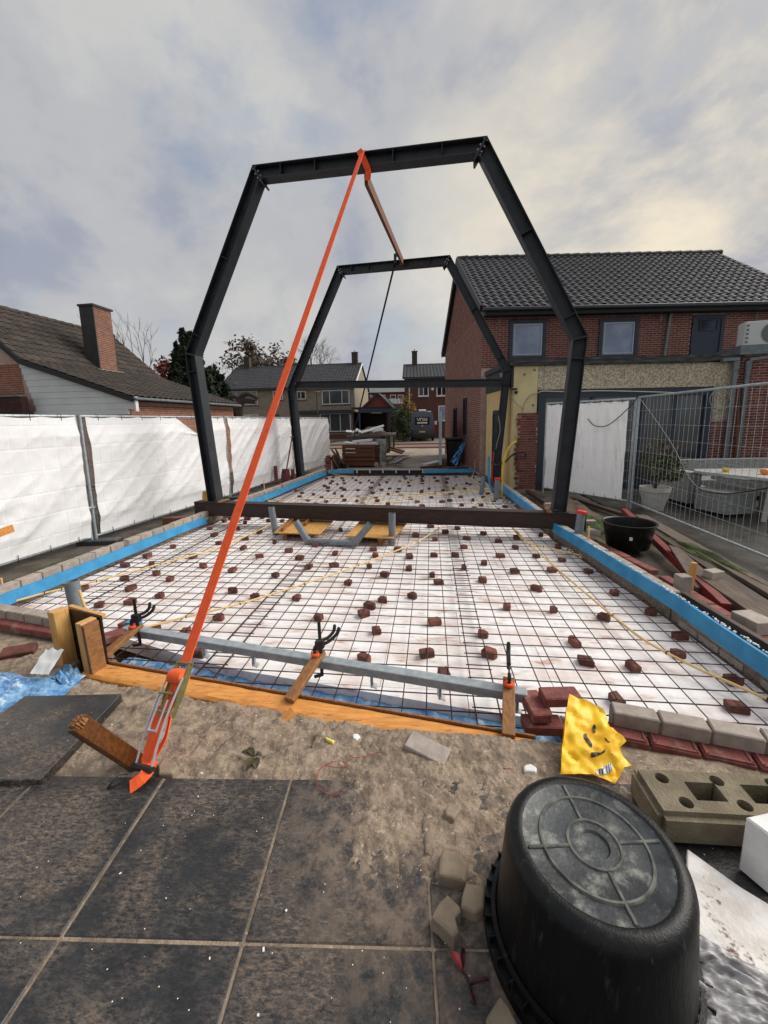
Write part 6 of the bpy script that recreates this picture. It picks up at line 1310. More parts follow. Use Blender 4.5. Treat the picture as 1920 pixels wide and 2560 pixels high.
# ================================================================== HOUSES ACROSS THE STREET
def simple_house(label, a, d, wid, dep, eave, ridge, m_wall, m_roof, chim=(), cat='house', verge=.15):
    d = V(d).normalized(); n = V((-d.y, d.x, 0)); a = V((*a, 0)); t = thing('street_house', a+d*wid/2+n*dep/2, label, cat)
    P = lambda u, v, z: a+d*u+n*v+V((0, 0, z)); b = MB(); b.hexa([P(u, v, z) for z in (-.1, eave) for u, v in ((0, 0), (wid, 0), (wid, dep), (0, dep))])
    b.prism([P(0, 0, eave), P(0, dep, eave), P(0, dep/2, ridge-.15)], d*wid); b.build('wall', m_wall, t)
    o, r, o2 = P(-verge, -.35, eave-.05), P(-verge, dep/2, ridge), P(-verge, dep+.35, eave-.05); LL = d*(wid+2*verge); rf = MB()
    for p, q in ((o, r), (r, o2)): rf.hexa([p+V((0, 0, -.1)), p+LL+V((0, 0, -.1)), q+LL+V((0, 0, -.1)), q+V((0, 0, -.1)), p, p+LL, q+LL, q])
    ro = rf.build('roof', M['fascia'], t); sl = r-o; nu, ns = int(wid/.32), int(sl.length/.36); roof_tiles(t, o, d, sl, nu, ns, (wid+2*verge)/nu, sl.length/ns, m_roof, 0, wav=.07, seg=4)
    b = MB(); b.tube([r+V((0, 0, .02)), r+LL+V((0, 0, .02))], .11, 8); b.build('ridge', m_roof, ro); MB().bar(o+V((0, 0, -.06))-n*.05, o+LL+V((0, 0, -.06))-n*.05, .14, .12).build('gutter', M['gutter'], t)
    for u in (0, 1): MB().bar(o+LL*u+V((0, 0, .0)), r+LL*u+V((0, 0, .0)), .06, .22).build('verge', M['siding'] if u else M['fascia'], ro)
    for u, h, w_ in chim:
        c = MB().box(P(u, dep/2, ridge+h/2-.2), (w_, w_*.8, h+.4), math.atan2(d.y, d.x)); co = c.build('chimney', M['chimd'], ro); MB().box(P(u, dep/2, ridge+h+.03), (w_+.08, w_*.8+.08, .06), math.atan2(d.y, d.x)).build('chimney_cap', M['roofing'], co); MB().tube([P(u, dep/2, ridge+h), P(u, dep/2, ridge+h+.28)], .05, 6).build('cowl', M['zincg'], co)
    return t, P, d, n, a
mh, P, d, n, a = simple_house('rough-cast double house across the street behind the left fence', atY(558, 1050, 43).xy.to_tuple(), (1, -.02, 0), 14.9, 8.4, 5.5, 8.25, M['stucco'], M['roofm'], chim=((1.3, 1.15, .7), (14.2, 1.2, .65)))
c540 = lambda x, y: onp(540+x/4.366, 860+y/4.366, a, n)
def ph_window(x0, y0, x1, y1, bars=(), mf=M['white'], mg=M['glass'], fw=.09, hb=()):
    p, q = c540(x0, y0), c540(x1, y1); u0, u1 = (p-a).dot(d), (q-a).dot(d); return window(mh, a-n*.02, d, n, u0, u1, q.z, p.z, fw, mf, mg, [u0+(u1-u0)*f for f in bars], sill=M['fascia'])
ph_window(160, 520, 462, 665, (.22,), M['siding'], M['curtain'], .07); ph_window(620, 515, 735, 607, (.5,)); ph_window(880, 515, 985, 605, (.45,)); ph_window(1155, 508, 1460, 655, (.28, .73), mg=M['curtain'])
ph_window(1135, 760, 1475, 955, (.33, .66), mg=M['curtain']); ph_window(235, 775, 470, 900, (.3, .6), M['siding'], M['curtain']); ph_window(640, 770, 700, 1000, (), M['anth'])
p, q = c540(895, 730), c540(1490, 750); MB().hexa([V((r.x, r.y, z))-n*k for z in (q.z, p.z) for r, k in ((p, 0), (p, 0), (q, 0), (q, 0))] and [V((p.x, p.y, q.z))-n*.5, V((q.x, q.y, q.z))-n*.5, V((q.x, q.y, q.z)), V((p.x, p.y, q.z)), V((p.x, p.y, p.z))-n*.5, V((q.x, q.y, p.z))-n*.5, V((q.x, q.y, p.z)), V((p.x, p.y, p.z))]).build('canopy', M['anth'], mh)
MB().tube([c540(1500, 500)-n*.08, V((c540(1500, 500).x, c540(1500, 500).y, 0))-n*.08], .05, 8).build('downpipe', M['zincg'], mh); MB().bar(c540(1000, 1010)-n*.15, c540(1490, 1010)-n*.15, .2, .5).build('plinth', M['farbrick'], mh)
# brown brick house at the right of the van
rh, P, d2, n2__, a2 = simple_house('brown brick house across the street behind the van', atY(1012, 1050, 40).xy.to_tuple(), (1, .04, 0), 9, 8, 5.85, 7.5, M['farbrick'], M['roofm'], chim=((1.0, 1.35, .55),))
c520 = lambda x, y: onp(520+x/2.592, 820+y/2.592, a2, n2__)
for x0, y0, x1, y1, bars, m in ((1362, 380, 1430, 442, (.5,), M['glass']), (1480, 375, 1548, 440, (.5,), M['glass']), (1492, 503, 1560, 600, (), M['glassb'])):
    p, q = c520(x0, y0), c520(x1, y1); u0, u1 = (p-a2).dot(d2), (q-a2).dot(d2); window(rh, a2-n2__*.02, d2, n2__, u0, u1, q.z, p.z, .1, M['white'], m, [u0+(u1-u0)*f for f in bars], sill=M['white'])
p = c520(1455, 396); MB().lathe([(0, 0), (.14, 0), (.14, .05), (0, .06)], p-n2__*.02, 16, R=(-n2__).to_track_quat('Z', 'Y').to_matrix()).build('wall_disc', M['white'], rh); MB().tube([c520(1305, 375)-n2__*.05, V((c520(1305, 375).x, c520(1305, 375).y, 0))-n2__*.05], .06, 8).build('downpipe', M['siding'], rh)
# carport with a steep brick gable
t = thing('carport', atY(938, 1075, 36).xy.to_3d(), 'dark open carport with a steep dark red gable', 'carport'); YC = 36
c3 = lambda x, y, Y=YC: atY(780+x/4.1475, 960+y/4.1475, Y)
MB().prism([c3(520, 258), c3(835, 255), c3(683, 100)], (0, 6, 0)).build('gable', M['aptbrick'], t)
for x, y in ((520, 258), (835, 255)): MB().bar(c3(683, 96)+V((0, 2.9, 0)), c3(x+(-8 if x < 600 else 8), y)+V((0, 2.9, 0)), 6.2, .14, up=(0, 0, 1)).build('roof_slope', M['roofm'], t)
p, q = c3(485, 262, YC-.4), c3(852, 260, YC-.4); MB().bar(p+V((0, 0, -.12)), q+V((0, 0, -.12)), .2, .36).build('beam', M['anth'], t)
for x in (492, 805, 845): r = c3(x, 290, YC-.3); MB().bar(V((r.x, r.y, -.03)), r, .16, .16, up=(0, 1, 0)).build('post', M['anth'], t)
r0, r1 = c3(520, 300, YC+5.5), c3(850, 300, YC+5.5); MB().hexa([V((x, y, z)) for z in (-.03, 2.8) for x, y in ((r0.x, r0.y), (r1.x, r1.y), (r1.x, r1.y+.2), (r0.x, r0.y+.2))]).build('back_wall', M['form'], t)
for sx in (r0.x+.1, r1.x-.1): MB().box((sx, YC+2.7, 1.3), (.15, 5.4, 2.7)).build('side_wall', M['form'], t)
MB().box((r0.lerp(r1, .5).x, YC+2.7, 2.95), ((r1-r0).x, 6, .12)).build('ceiling', M['form'], t)
p, q = c3(615, 297, YC-.45), c3(722, 297, YC-.45); MB().bar(p, q, .05, .08).build('sign_strip', M['siding'], t)
# apartment block behind
ap = thing('apartment_block', atY(960, 1060, 75).xy.to_3d(), 'far red brick apartment block with white roof edge and balconies', 'apartment block'); q_ = lambda x, y, Y=75: atY(780+x/4.1475, 960+y/4.1475, Y)
p, r = q_(470, 95), q_(1180, 95); MB().hexa([V((x, y, z)) for z in (-.1, p.z) for x, y in ((p.x, p.y), (r.x, r.y), (r.x, r.y+9), (p.x, p.y+9))]).build('wall', M['aptbrick'], ap)
zt = q_(500, 42).z; MB().hexa([V((x, y, z)) for z in (p.z, zt) for x, y in ((p.x-.4, p.y-.5), (r.x+.4, r.y-.5), (r.x+.4, r.y+9), (p.x-.4, p.y+9))]).build('roof_band', M['siding'], ap)
for x0, y0, x1, y1 in ((690, 112, 760, 155), (810, 112, 870, 155), (890, 112, 950, 155), (600, 112, 626, 138), (870, 222, 945, 262), (800, 222, 850, 262)):
    u, v = q_(x0, y0, 74.9), q_(x1, y1, 74.9); o = MB().bar(V((u.x, u.y, (u.z+v.z)/2)), V((v.x, v.y, (u.z+v.z)/2)), .12, abs(u.z-v.z)).build('window', M['white'], ap); MB().bar(V((u.x+.12, u.y-.08, (u.z+v.z)/2)), V((v.x-.12, v.y-.08, (u.z+v.z)/2)), .06, abs(u.z-v.z)-.25).build('pane', M['curtain'], o)
for x0, y0, x1, y1 in ((745, 158, 955, 205), (870, 268, 950, 315)):
    u, v = q_(x0, y0, 73.8), q_(x1, y1, 73.8); o = MB().bar(V((u.x, u.y, (u.z+v.z)/2)), V((v.x, v.y, (u.z+v.z)/2)), .06, abs(u.z-v.z)).build('balcony_panel', M['siding'], ap); MB().box(((u.x+v.x)/2, u.y+.6, v.z), (abs(v.x-u.x), 1.3, .15)).build('balcony_floor', M['stucco'], o)
    for k in range(7): MB().box((u.x+(v.x-u.x)*k/6, u.y-.05, (u.z+v.z)/2), (.06, .06, abs(u.z-v.z))).build('baluster', M['zincg'], o)
# ---------------- the van
vp = atY(1055, 1104, 33.6); vc = V((vp.x+.02, 33.6, .06)); vt = thing('parked_van', vc, 'dark grey delivery van parked in the driveway, rear towards the camera', 'van')
def vrow(z, hw, y): return [V((vc.x-hw, y, vc.z+z)), V((vc.x+hw, y, vc.z+z))]
secs = [(.35, .93, 0.0), (.55, .98, -.05), (1.0, 1.0, -.04), (1.45, .985, .0), (1.9, .93, .10), (2.3, .84, .20), (2.45, .74, .3)]
b = MB(); rows = []
for y_off, sc in ((0, 1.), (5.2, 1.)):
    for z, hw, dy in secs: rows += vrow(z, hw*sc, vc.y+dy*(1 if y_off == 0 else -3)+y_off)
ns_ = len(secs); b.v = rows; fs = []
for i in range(ns_-1): fs += [(2*i, 2*i+1, 2*i+3, 2*i+2)]; k = 2*ns_; fs += [(k+2*i+1, k+2*i, k+2*i+2, k+2*i+3), (2*i+2+0, 2*i, k+2*i, k+2*i+2)[::-1], (2*i+1, 2*i+3, k+2*i+3, k+2*i+1)[::-1]]
fs += [(2*ns_-2, 2*ns_-1, 4*ns_-1, 4*ns_-2), (0, 2*ns_, 2*ns_+1, 1)]; b.f = fs; b.m = [0]*len(fs); b.build('body', M['vanb'], vt, smooth=True, bev=.05, seg=2)
def vpan(x0, x1, z0, z1, m, nm, dy0, dy1, th=.03, par=None): return MB().hexa([V((vc.x+x, vc.y+dy, vc.z+z)) for z, dy in ((z0, dy0), (z1, dy1)) for x, dy in ((x0, dy-th), (x1, dy-th), (x1, dy+.05), (x0, dy+.05))]).build(nm, m, par or vt, bev=.01)
rw = vpan(-.62, .62, 1.35, 1.98, M['vglass'], 'rear_window', -.012, .115)
for s in (-1, 1): vpan(s*.95-.06, s*.95+.06, .85, 1.3, M['tail'], 'tail_light', -.03, -.01)
vpan(-1.0, 1.0, .33, .58, M['fascia'], 'bumper', -.10, -.10, .06); vpan(-.25, .25, .72, .83, M['plate'], 'number_plate', -.055, -.05); vpan(-.01, .01, .6, 2.2, M['fascia'], 'door_seam', -.045, .16, .012)
vpan(-.3, .3, 2.47, 2.6, M['siding'], 'roof_vent', .45, .5); vpan(-.06, .06, 1.22, 1.32, M['bolt'], 'badge', -.035, -.03)
for s in (-1, 1):
    for dy in (.9, 4.2): w_ = MB().lathe([(0, -.11), (.33, -.11), (.35, -.06), (.35, .06), (.33, .11), (0, .11)], V((vc.x+s*.86, vc.y+dy, vc.z+.30)), 24, R=V((1, 0, 0)).to_track_quat('Z', 'Y').to_matrix()).build('wheel', M['tyre'], vt, smooth=True)
    MB().box((vc.x+s*1.14, vc.y+4.3, vc.z+1.45), (.22, .12, .32)).build('mirror', M['siding'], vt, bev=.03)
def text3d(txt, p, h, m, nm, par, R, thick=.004, wd=None):
    cu = bpy.data.curves.new('txt', 'FONT'); cu.body = txt; cu.align_x = 'CENTER'; cu.align_y = 'CENTER'; cu.size = h; cu.extrude = thick; cu.offset = h*.018; o = bpy.data.objects.new('txt', cu); COL.objects.link(o); bpy.context.view_layer.update()
    me = bpy.data.meshes.new_from_object(o.evaluated_get(bpy.context.evaluated_depsgraph_get())); bpy.data.objects.remove(o); me.materials.clear(); me.materials.append(m); return piece(nm, me, Matrix.Translation(p)@R.to_4x4(), par)
RT = Matrix(((1, 0, 0), (0, -.2, -1), (0, 1, -.2))); yq = vc.y-.06
for x0, x1, z0, z1 in ((-.40, .40, 1.97, 2.0), (-.40, -.375, 1.60, 1.97), (.375, .40, 1.60, 1.97)): vpan(x0, x1, z0-.0-.05, z1-.05, M['letter'], 'sign_border', (z0-1.35)*.2-.03, (z1-1.35)*.2-.03, .015)
vpan(-.40, .40, 1.45, 1.56, M['letter'], 'sign_strip', -.015, .01, .02)
text3d('VDN', V((vc.x, vc.y+.01, vc.z+1.74)), .40, M['letter'], 'lettering', vt, RT); 
for k_ in range(9): vpan(-.34+.076*k_, -.29+.076*k_, 1.485, 1.525, M['ink'], 'small_lettering', -.014, -.004, .028)

# ================================================================== YARD THINGS
t = thing('skip', (-2.75, 18.5, -.02), 'grey steel skip loaded with foam and rubble', 'skip'); c3y = lambda x, y, Y: atY(780+x/4.1475, 960+y/4.1475, Y)
p, q = c3y(385, 530, 18.2), c3y(685, 530, 18.2); z1 = p.z
b = MB(); b.hexa([V((p.x, 18.2, z1-1.0)), V((q.x, 18.2, z1-1.0)), V((q.x+.25, 21, z1-1.0)), V((p.x+.3, 21, z1-1.0)), V((p.x-.05, 18.1, z1)), V((q.x+.05, 18.1, z1)), V((q.x+.45, 21.2, z1)), V((p.x+.2, 21.2, z1))]); b.build('body', M['container'], t)
MB().bar((p.x-.1, 18.08, z1-.04), (q.x+.1, 18.08, z1-.04), .1, .1).build('rim', M['container'], t); MB().bar((q.x+.07, 18.05, z1-.04), (q.x+.5, 21.2, z1-.04), .1, .1).build('rim', M['container'], t)
for f in (.25, .6, .95): MB().bar((q.x+.07+.4*f, 18.1+3*f, z1-.95), (q.x+.11+.4*f, 18.1+3*f, z1-.1), .1, .1, up=(1, 0, 0)).build('rib', M['container'], t)
b = MB(); c = V(((p.x+q.x)/2+.15, 19.5, z1)); b.grid(lambda u, v: c+V((-.75+1.6*u, -1.2+2.5*v, -.1+.42*max(0, 1-((u-.5)*2)**2)*max(0, 1-((v-.5)*2)**2)+.1*nz((u*6, v*6, 2)))), 30, 30); tag(b.build('skip_rubble', M['rubble'], smooth='all'), 'brown rubble heaped in the skip', 'rubble', kind='stuff')
for k, (x0, y0, x1, y1, th) in enumerate(((420, 505, 480, 470, .1), (455, 470, 505, 498, .09), (505, 505, 590, 480, .09), (560, 492, 640, 470, .08), (600, 475, 745, 432, .08), (630, 498, 740, 470, .09), (590, 520, 615, 500, .12), (650, 480, 725, 455, .07), (352, 488, 415, 492, .05), (700, 500, 735, 490, .1))):
    a_, b_ = c3y(x0, y0, 18.3+.1*k), c3y(x1, y1, 18.35+.1*k); tag(MB().bar(a_, b_, .16, th*.6, up=(.4*(k % 3-1), -.6, 1)).build('foam_scrap', M['epsw'], bev=.01), ['flat foam piece left of centre on the skip', 'foam piece crossing the left one on the skip', 'long foam piece in the middle of the skip load', 'foam piece on top of the middle one in the skip', 'longest foam piece, upper right of the skip load', 'foam piece low on the right of the skip load', 'small foam lump below the middle of the skip load', 'foam piece under the longest one in the skip', 'leftmost thin foam strip on the skip rim', 'rightmost small foam piece in the skip'][k], 'foam', 'foam pieces on the skip')
# crate of planks with foam lying on it
t = thing('plank_crate', (-2.75, 15.7, 0), 'brown slatted crate in front of the skip', 'crate'); YP = 15.6
for y0, y1 in ((628, 662), (672, 704), (710, 755), (766, 798), (806, 850)):
    a_, b_ = c3y(312, (y0+y1)/2, YP), c3y(655, (y0+y1)/2, YP); h = abs(c3y(312, y0, YP).z-c3y(312, y1, YP).z); MB().bar(a_, b_, .03, h).build('slat', M['pallet'], t, bev=.004); MB().bar(b_+V((0, .04, 0)), b_+V((.1, 1.05, 0)), .03, h).build('slat', M['pallet'], t); MB().bar(a_+V((0, 1.05, 0)), b_+V((0, 1.05, 0)), .03, h).build('slat', M['pallet'], t)
for x in (330, 480, 640): a_ = c3y(x, 640, YP+.05); MB().bar(V((a_.x, a_.y, 0)), a_, .08, .08, up=(0, 1, 0)).build('post', M['pallet'], t)
a_, b_ = c3y(318, 640, YP), c3y(650, 640, YP); MB().hexa([V((x, y, z)) for z in (.05, a_.z-.06) for x, y in ((a_.x+.05, a_.y+.1), (b_.x-.05, b_.y+.1), (b_.x, b_.y+1), (a_.x+.1, a_.y+1))]).build('dark_load', M['rubble'], t)
for k, (x0, y0, x1, y1, th, lab) in enumerate(((340, 605, 480, 618, .05, 'flat white foam strip left on the crate'), (430, 598, 620, 580, .09, 'white foam block tilted on top of the crate'), (500, 608, 670, 612, .06, 'flat white foam strip right on the crate'), (350, 620, 685, 626, .03, 'long thin white foam sheet lowest on the crate'), (345, 672, 448, 672, .03, 'upper white foam strip in the crate gap'), (345, 712, 452, 712, .03, 'lower white foam strip in the crate gap'))):
    a_, b_ = c3y(x0, y0, YP+(.35 if k < 4 else -.02)), c3y(x1, y1, YP+(.3 if k < 4 else -.02)); tag(MB().bar(a_, b_, .4 if k < 4 else .03, th).build('foam_strip', M['epsw'], bev=.008), lab, 'foam')
# stepped brick stack by the fence
t = thing('brick_stack', (-3.8, 14.4, 0), 'stepped stack of dark red bricks by the far left fence', 'brick stack')
for r in range(8):
    nb = 7-int(r*.75)
    for i in range(nb):
        c = V((-3.55-.04*r, 15.0-.225*i, .03+.068*r)); c.x += random.uniform(-.02, .02); piece('brick', RB, Matrix.Translation(c)@Matrix.Rotation(1.5+random.uniform(-.1, .1), 4, 'Z')@Matrix.Scale(1.05, 4), t)
        if i < 2: c2 = c+V((.24, .1, 0)); piece('brick', RB, Matrix.Translation(c2)@Matrix.Rotation(random.uniform(-.1, .1), 4, 'Z'), t)
tag(MB().bar(c3y(215, 700, 15.2), c3y(345, 850, 14.6), .25, .06, up=(1, 0, .3)).build('dark_board', M['form']), 'black board leaning between the brick stack and the crate', 'board'); tag(MB().bar(c3y(255, 690, 15.3), c3y(310, 850, 14.7), .3, .05, up=(1, 0, .3)).build('dark_board', M['fascia']), 'second black board behind the leaning one by the crate', 'board')
# rubble and scrap right of the crate
for k in range(16):
    x, y = random.uniform(700, 870), random.uniform(740, 840); a_ = at(780+x/4.1475, 960+y/4.1475, .05); ang = random.uniform(-.5, .6); Lg = random.uniform(.3, .9); m = random.choice(('plank', 'pallet', 'galv', 'greyb')); tag(MB().bar(a_, a_+V((Lg*math.cos(ang), Lg*math.sin(ang), random.uniform(0, .25))), random.uniform(.05, .12), .04).build('scrap_piece', M[m]), {'plank': 'grey plank piece', 'pallet': 'brown plank piece', 'galv': 'galvanised metal strip', 'greyb': 'grey stone slab piece'}[m]+' in the scrap heap right of the crate', 'scrap', 'scrap right of the crate')
for k, (x, y) in enumerate(((745, 835), (668, 835))): a_ = c3y(x, y, 14.9); tag(MB().lathe([(0, -.05), (.08, -.05), (.09, 0), (.08, .05), (0, .05)], a_, 16, R=V((0, 1, .1)).to_track_quat('Z', 'Y').to_matrix()).build('loose_wheel', M['greyb'], smooth=True), ['small pale wheel lying right of the crate', 'small grey wheel lying at the crate corner'][k], 'wheel')
b = MB(); A = at(780+650/4.1475, 960+850/4.1475, .02); b.grid(lambda u, v: A+V((.02+.42*u, .3+.35*v*0, .05+1.0*v+.0))+V((.04*nz((u*4, v*5, 1)), .25*math.sin(u*3.1)+.06*nz((u*5, v*6, 3)), 0)), 12, 20); tag(b.build('rubble_sack', M['pot'], smooth='all'), 'pale rubble sack slumped at the right side of the crate', 'sack')
for k, (pts, lab) in enumerate(((((780, 640), (960, 700)), 'brown boards dumped right of the skip'), (((790, 670), (940, 715)), 'lower brown board dumped right of the skip'))): a_, b_ = [c3y(x, y, 21-.5*k) for x, y in pts[0:2]]; tag(MB().bar(a_, b_, .8, .07).build('dumped_board', M['pallet']), lab, 'board')
tag(MB().bar(at(960, 1152, .03), at(1023, 1143, .03), .05, .05).build('iron_bar', M['fascia']), 'thin dark bar lying on the yard floor', 'bar')
tag(MB().tube(smooth_path([at(968, 1158, .02), at(990, 1157, .02), at(1005, 1150, .02), at(1024, 1142, .02)], 5), .02, 6).build('hose_end', M['cable'], smooth=True), 'black hose lying on the yard floor', 'hose')
# steel panel stack seen edge-on, bin, blue tarp
t = thing('corrugated_sheet', (.2, 17.2, 0), 'galvanised corrugated panel standing edge-on beside the bin', 'panel'); a_, b_ = atY(1101, 1150, 15.2), atY(1099, 1142, 19.2); top = atY(1098, 1028, 15.2).z
b = MB(); n_ = 24
vs = [];
for i in range(n_+1):
    f = i/n_; x = a_.x+(b_.x-a_.x)*f+.04*(1 if i % 2 else -1); y = 15.2+4*f; vs += [(x, y, .05), (x, y, top)]
b.add(vs, [(2*i, 2*i+2, 2*i+3, 2*i+1) for i in range(n_)]); b.build('sheet', M['galv'], t); MB().bar((a_.x, 15.15, .0), (a_.x, 15.15, top), .1, .06, up=(0, 1, 0)).build('edge_post', M['galv'], t); MB().bar((a_.x-.6, 15.4, .08), (a_.x, 16.5, .1), .3, .1).build('foot_rail', M['galv'], t)
t = thing('wheelie_bin', (1.0, 16.0, 0), 'black wheelie bin against the brick gable', 'bin'); MB().hexa([V((x, y, z)) for z, e in ((.06, -.05), (1.0, 0)) for x, y in ((.62-e, 15.7-e), (1.2+e, 15.75-e), (1.2+e, 16.4+e), (.62-e, 16.35+e))]).build('body', M['black'], t, bev=.03); MB().hexa([V((x, y, z)) for z in (1.0, 1.09) for x, y in ((.58, 15.66), (1.24, 15.71), (1.24, 16.45), (.58, 16.4))]).build('lid', M['black'], t, bev=.03)
for x in (.7, 1.12): MB().lathe([(0, -.03), (.1, -.03), (.1, .03), (0, .03)], V((x, 16.4, .1)), 16, R=V((1, 0, 0)).to_track_quat('Z', 'Y').to_matrix()).build('wheel', M['tyre'], t)
b = MB(); A, B_, C_, D_ = [atY(1120+x/4.1475, 880+y/4.1475, Y) for x, y, Y in ((170, 910, 14.4), (190, 935, 14.3), (85, 1190, 13.9), (25, 1130, 14.0))]; b.grid(lambda u, v: A.lerp(B_, u).lerp(D_.lerp(C_, u), v)+V((.03*nz((u*5, v*9, 1)), .14*nz((u*6, v*5, 2)), .03*nz((u*3, v*8, 6)))), 16, 40); tag(b.build('blue_tarp', M['bluetarp'], smooth='all'), 'rolled blue plastic tarp leaning by the brick gable', 'tarp')
tag(MB().bar(at(1052, 1174, .12), at(1105, 1170, .12), .1, .22).build('timber_sleeper', M['pallet']), 'brown timber sleeper at the far right end of the slab', 'timber'); tag(MB().bar(at(1105, 1175, .1), at(1170, 1172, .1), .12, .14).build('timber_sleeper', M['darkp']), 'darker timber sleeper below the blue tarp', 'timber'); tag(MB().bar(at(1070, 1178, .08), at(1145, 1176, .08), .1, .05).build('raw_plank', M['osb']), 'raw plank in front of the timber sleepers', 'plank')
# shovel and boards at the far left column
t = thing('shovel', (-4.05, 11.2, .05), 'red-brown shovel leaning against the far frame', 'shovel'); s0, s1 = at(712, 1178, .3), onp(737, 1094, F2L-n2n*.1, n2n)
s0 = V((-4.12, 11.15, .42)); s1 = V((-3.95, 11.32, 1.38)); MB().tube([s0, s1], .02, 8).build('shaft', M['shovelr'], t, smooth=True); MB().bar(s1-V((.06, 0, 0)), s1+V((.06, 0, 0)), .03, .03).build('handle', M['shovelr'], t)
MB().grid(lambda u, v: V((-4.14+(u-.5)*.27*(1-.25*v**4), 11.10-.05*math.cos((u-.5)*3.1)+.06*v, .06+.42*v)), 10, 10).build('blade', M['shovelr'], t, smooth='all')
for x, y, z, h, lab in ((-4.42, 11.1, 0, .52, 'brown board stump left of the shovel'), (-4.2, 11.35, 0, .34, 'low brown board behind the shovel'), (-3.98, 11.3, 0, .40, 'brown board stump at the foot of the far frame')): tag(MB().box((x, y, h/2+.05), (.10, .05, h)).build('board_stump', M['redp']), lab, 'board')
tag(MB().bar((-4.45, 10.2, .16), (-4.2, 10.9, .16), .12, .05).build('muddy_plank', M['darkp']), 'muddy plank on the left kerb in front of the shovel', 'plank')

# ================================================================== TREES, LAMP, HEDGE
def grow(b, p, d, Lg, r, depth, spread, rnd, tips):
    n = 3; pts = [p]; q = p; dd = d.copy()
    for k in range(n): dd = (dd+V((rnd.gauss(0, .12), rnd.gauss(0, .12), rnd.gauss(.02, .08)))).normalized(); q = q+dd*(Lg/n); pts.append(q)
    b.tube(pts, [r*(1-.12*k) for k in range(n+1)], 5 if depth < 3 else 7, cap=False)
    if depth == 0: tips.append(q); return
    for k in range(rnd.choice((2, 3, 3))):
        nd = (dd+V((rnd.gauss(0, spread), rnd.gauss(0, spread), rnd.gauss(.1, spread*.6)))).normalized(); grow(b, pts[rnd.choice((2, 3, 3))], nd, Lg*rnd.uniform(.62, .85), r*.6, depth-1, spread, rnd, tips)
    tips.append(q)
def tree(label, base, h, r, depth, spread, seed, leafm=None, lsize=.2, lper=8, lrad=.6):
    rnd = random.Random(seed); base = V(base); t = thing('tree', base, label, 'tree'); b = MB(); tips = []; grow(b, base, V((0, 0, 1)), h*.34, r, depth, spread, rnd, tips); b.build('trunk', M['bark'], t, smooth=True)
    if leafm: leaves(MB(), [(p, (lrad, lrad, lrad)) for p in tips], lsize, lper, rnd).build('crown', M[leafm], t)
    return t
tp = atY(352, 1000, 21); tree('bare young tree right of the left chimney', (tp.x, 21, 0), 7.9, .08, 5, .28, 12)
def conifer(label, base, h, rad_, seed, m='leafg', n=5200, ls=.26):
    rnd = random.Random(seed); base = V(base); t = thing('tree', base, label, 'tree'); MB().tube([base, base+V((0, 0, h*.95))], [.25, .05], 8).build('trunk', M['bark'], t, smooth=True); b = MB(); cl = []
    for k in range(220):
        f = rnd.random()**1.15; a = rnd.uniform(0, 6.28); rr = rad_*(1-f**1.5)*rnd.uniform(.3, 1.0)**.6*(.85+.3*nz((a*1.3, f*5, seed))); p_ = base+V((rr*math.cos(a), rr*math.sin(a), h*(.12+.88*f))); cl.append((p_, (rad_*.12, rad_*.12, h*.05)))
        if k % 3 == 0: cl.append((p_+V((math.cos(a)*.25, math.sin(a)*.25, .35)), (.1, .1, .3)))
    leaves(b, cl, ls, n//220, rnd).build('crown', M[m], t); return t
tp = atY(482, 1000, 24); conifer('dark green conifer behind the near left frame column', (tp.x, 24, 0), 7.0, 2.3, 3, n=13000, ls=.2); tp = atY(540, 1000, 27); conifer('second dark conifer left of the rough-cast house', (tp.x, 27, 0), 5.2, 1.9, 8, n=9000, ls=.2)
tp = atY(392, 1000, 24); tree('russet-leaved tree between the chimney and the conifer', (tp.x, 24.5, 0), 7.2, .14, 5, .5, 11, 'leafr', .15, 12, .5)
tp = atY(640, 1000, 55); tree('brown-leaved tree rising behind the rough-cast house', (tp.x, 55, 0), 14.5, .3, 5, .55, 21, 'leafb', .3, 10, 1.0); tp = atY(566, 1000, 50); tree('brown-leaved tree at the left end of the rough-cast house', (tp.x, 50, 0), 12.0, .25, 5, .55, 23, 'leafb', .28, 9, .9)
tp = atY(765, 1000, 70); tree('bare tree far behind the rough-cast house', (tp.x, 70, 0), 15.5, .25, 6, .5, 31)
hp_ = atY(1007, 1085, 33); b = thing('hedge_shrub', (hp_.x, 33.5, 0), 'rounded dark green shrub left of the van', 'shrub'); leaves(MB(), [(V((hp_.x+random.gauss(0, .22), 33.4+random.gauss(0, .4), .2+2.4*random.random()**.8)), (.35, .4, .3)) for _ in range(60)], .09, 90).build('foliage', M['leafh'], b); MB().tube([(hp_.x, 33.5, 0), (hp_.x, 33.5, 1.8)], .06, 6).build('stem', M['bark'], b)
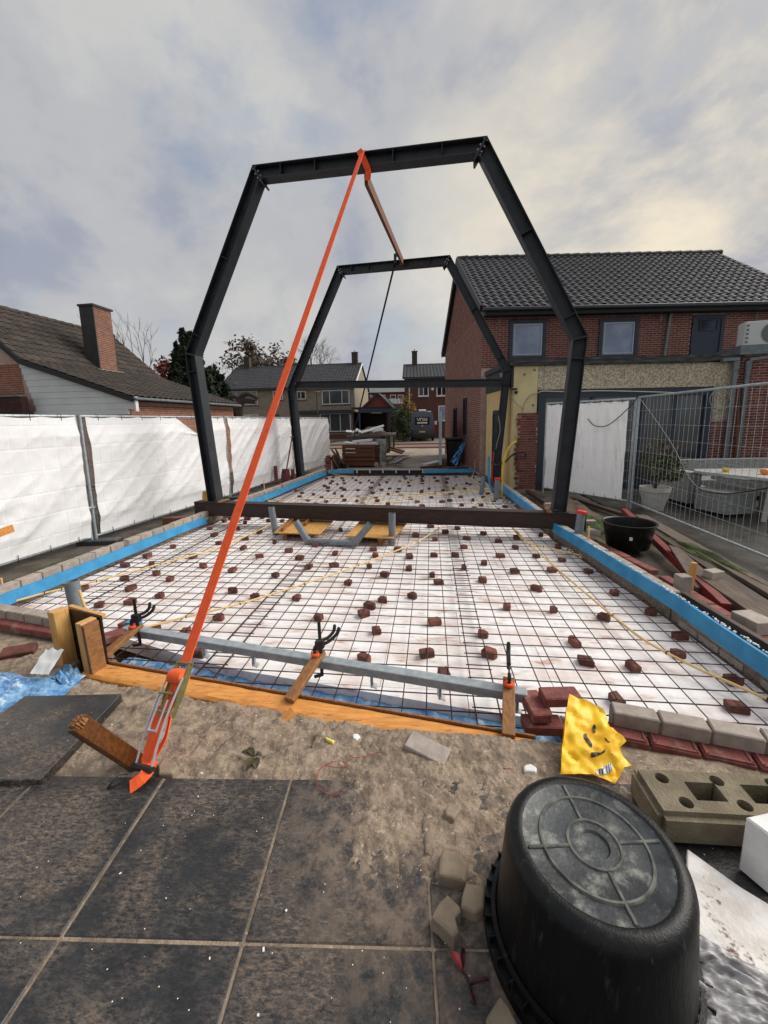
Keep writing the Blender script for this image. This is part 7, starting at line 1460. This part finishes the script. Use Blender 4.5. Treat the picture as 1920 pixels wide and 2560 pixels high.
hp_ = atY(1018, 1020, 38); b = thing('autumn_tree', (hp_.x, 38, 0), 'small yellow and red autumn tree behind the green shrub', 'tree'); MB().tube([(hp_.x, 38, 0), (hp_.x, 38, 3)], .06, 6).build('trunk', M['bark'], b); leaves(MB(), [(V((hp_.x+random.gauss(0, .35), 38+random.gauss(0, .3), 2.6+random.gauss(0, .8))), (.3, .3, .3)) for _ in range(26)], .1, 40).build('crown', M['leafy'], b); leaves(MB(), [(V((hp_.x-.2+random.gauss(0, .2), 37.8, 2.4+random.gauss(0, .5))), (.25, .2, .25)) for _ in range(10)], .1, 24).build('red_leaves', M['leafr'], b)
for k, (x, y) in enumerate(((985, 1020), (979, 1035))): q = atY(x, y, 37); b = thing('reed_clump', (q.x, 37, 0), ['pale ornamental grass beside the carport', 'second pale ornamental grass beside the carport'][k], 'plant'); leaves(MB(), [(V((q.x, 37, .5+.4*i)), (.25, .25, .35)) for i in range(5)], .14, 60).build('blades', M['leafy'], b)
lp = atY(795, 1060, 31); t = thing('street_lamp', (lp.x, 31, 0), 'street lamp with a flat pale head before the rough-cast house', 'street lamp'); zt = atY(793, 983, 31).z; MB().tube([(lp.x, 31, 0), (lp.x, 31, zt)], [.06, .04], 10).build('pole', M['steel'], t, smooth=True); MB().lathe([(0, -.02), (.09, -.02), (.27, .06), (.30, .09), (.30, .12), (0, .15)], V((lp.x, 31, zt)), 24).build('head', M['stucco'], t, smooth=True)
# pruned stump branch over the orange shed wall
q = atY(606, 995, 18.5); t = thing('pruned_tree', (q.x, 18.5, 0), 'pruned dark tree stub with thick knuckles beyond the left house', 'tree'); b = MB(); b.tube([(q.x-.2, 18.5, 0), (q.x-.2, 18.5, 2.5), (q.x-.1, 18.5, 2.85)], [.2, .18, .22], 8)
for pts in (((600, 995), (615, 985), (632, 988), (645, 996)), ((600, 1000), (620, 1002), (640, 1006)), ((600, 998), (585, 990), (575, 993))): b.tube(smooth_path([V((q.x-.1, 18.5, 2.8))]+[atY(x, y, 18.5) for x, y in pts], 3), .11, 7)
b.build('trunk', M['bark'], t, smooth=True)
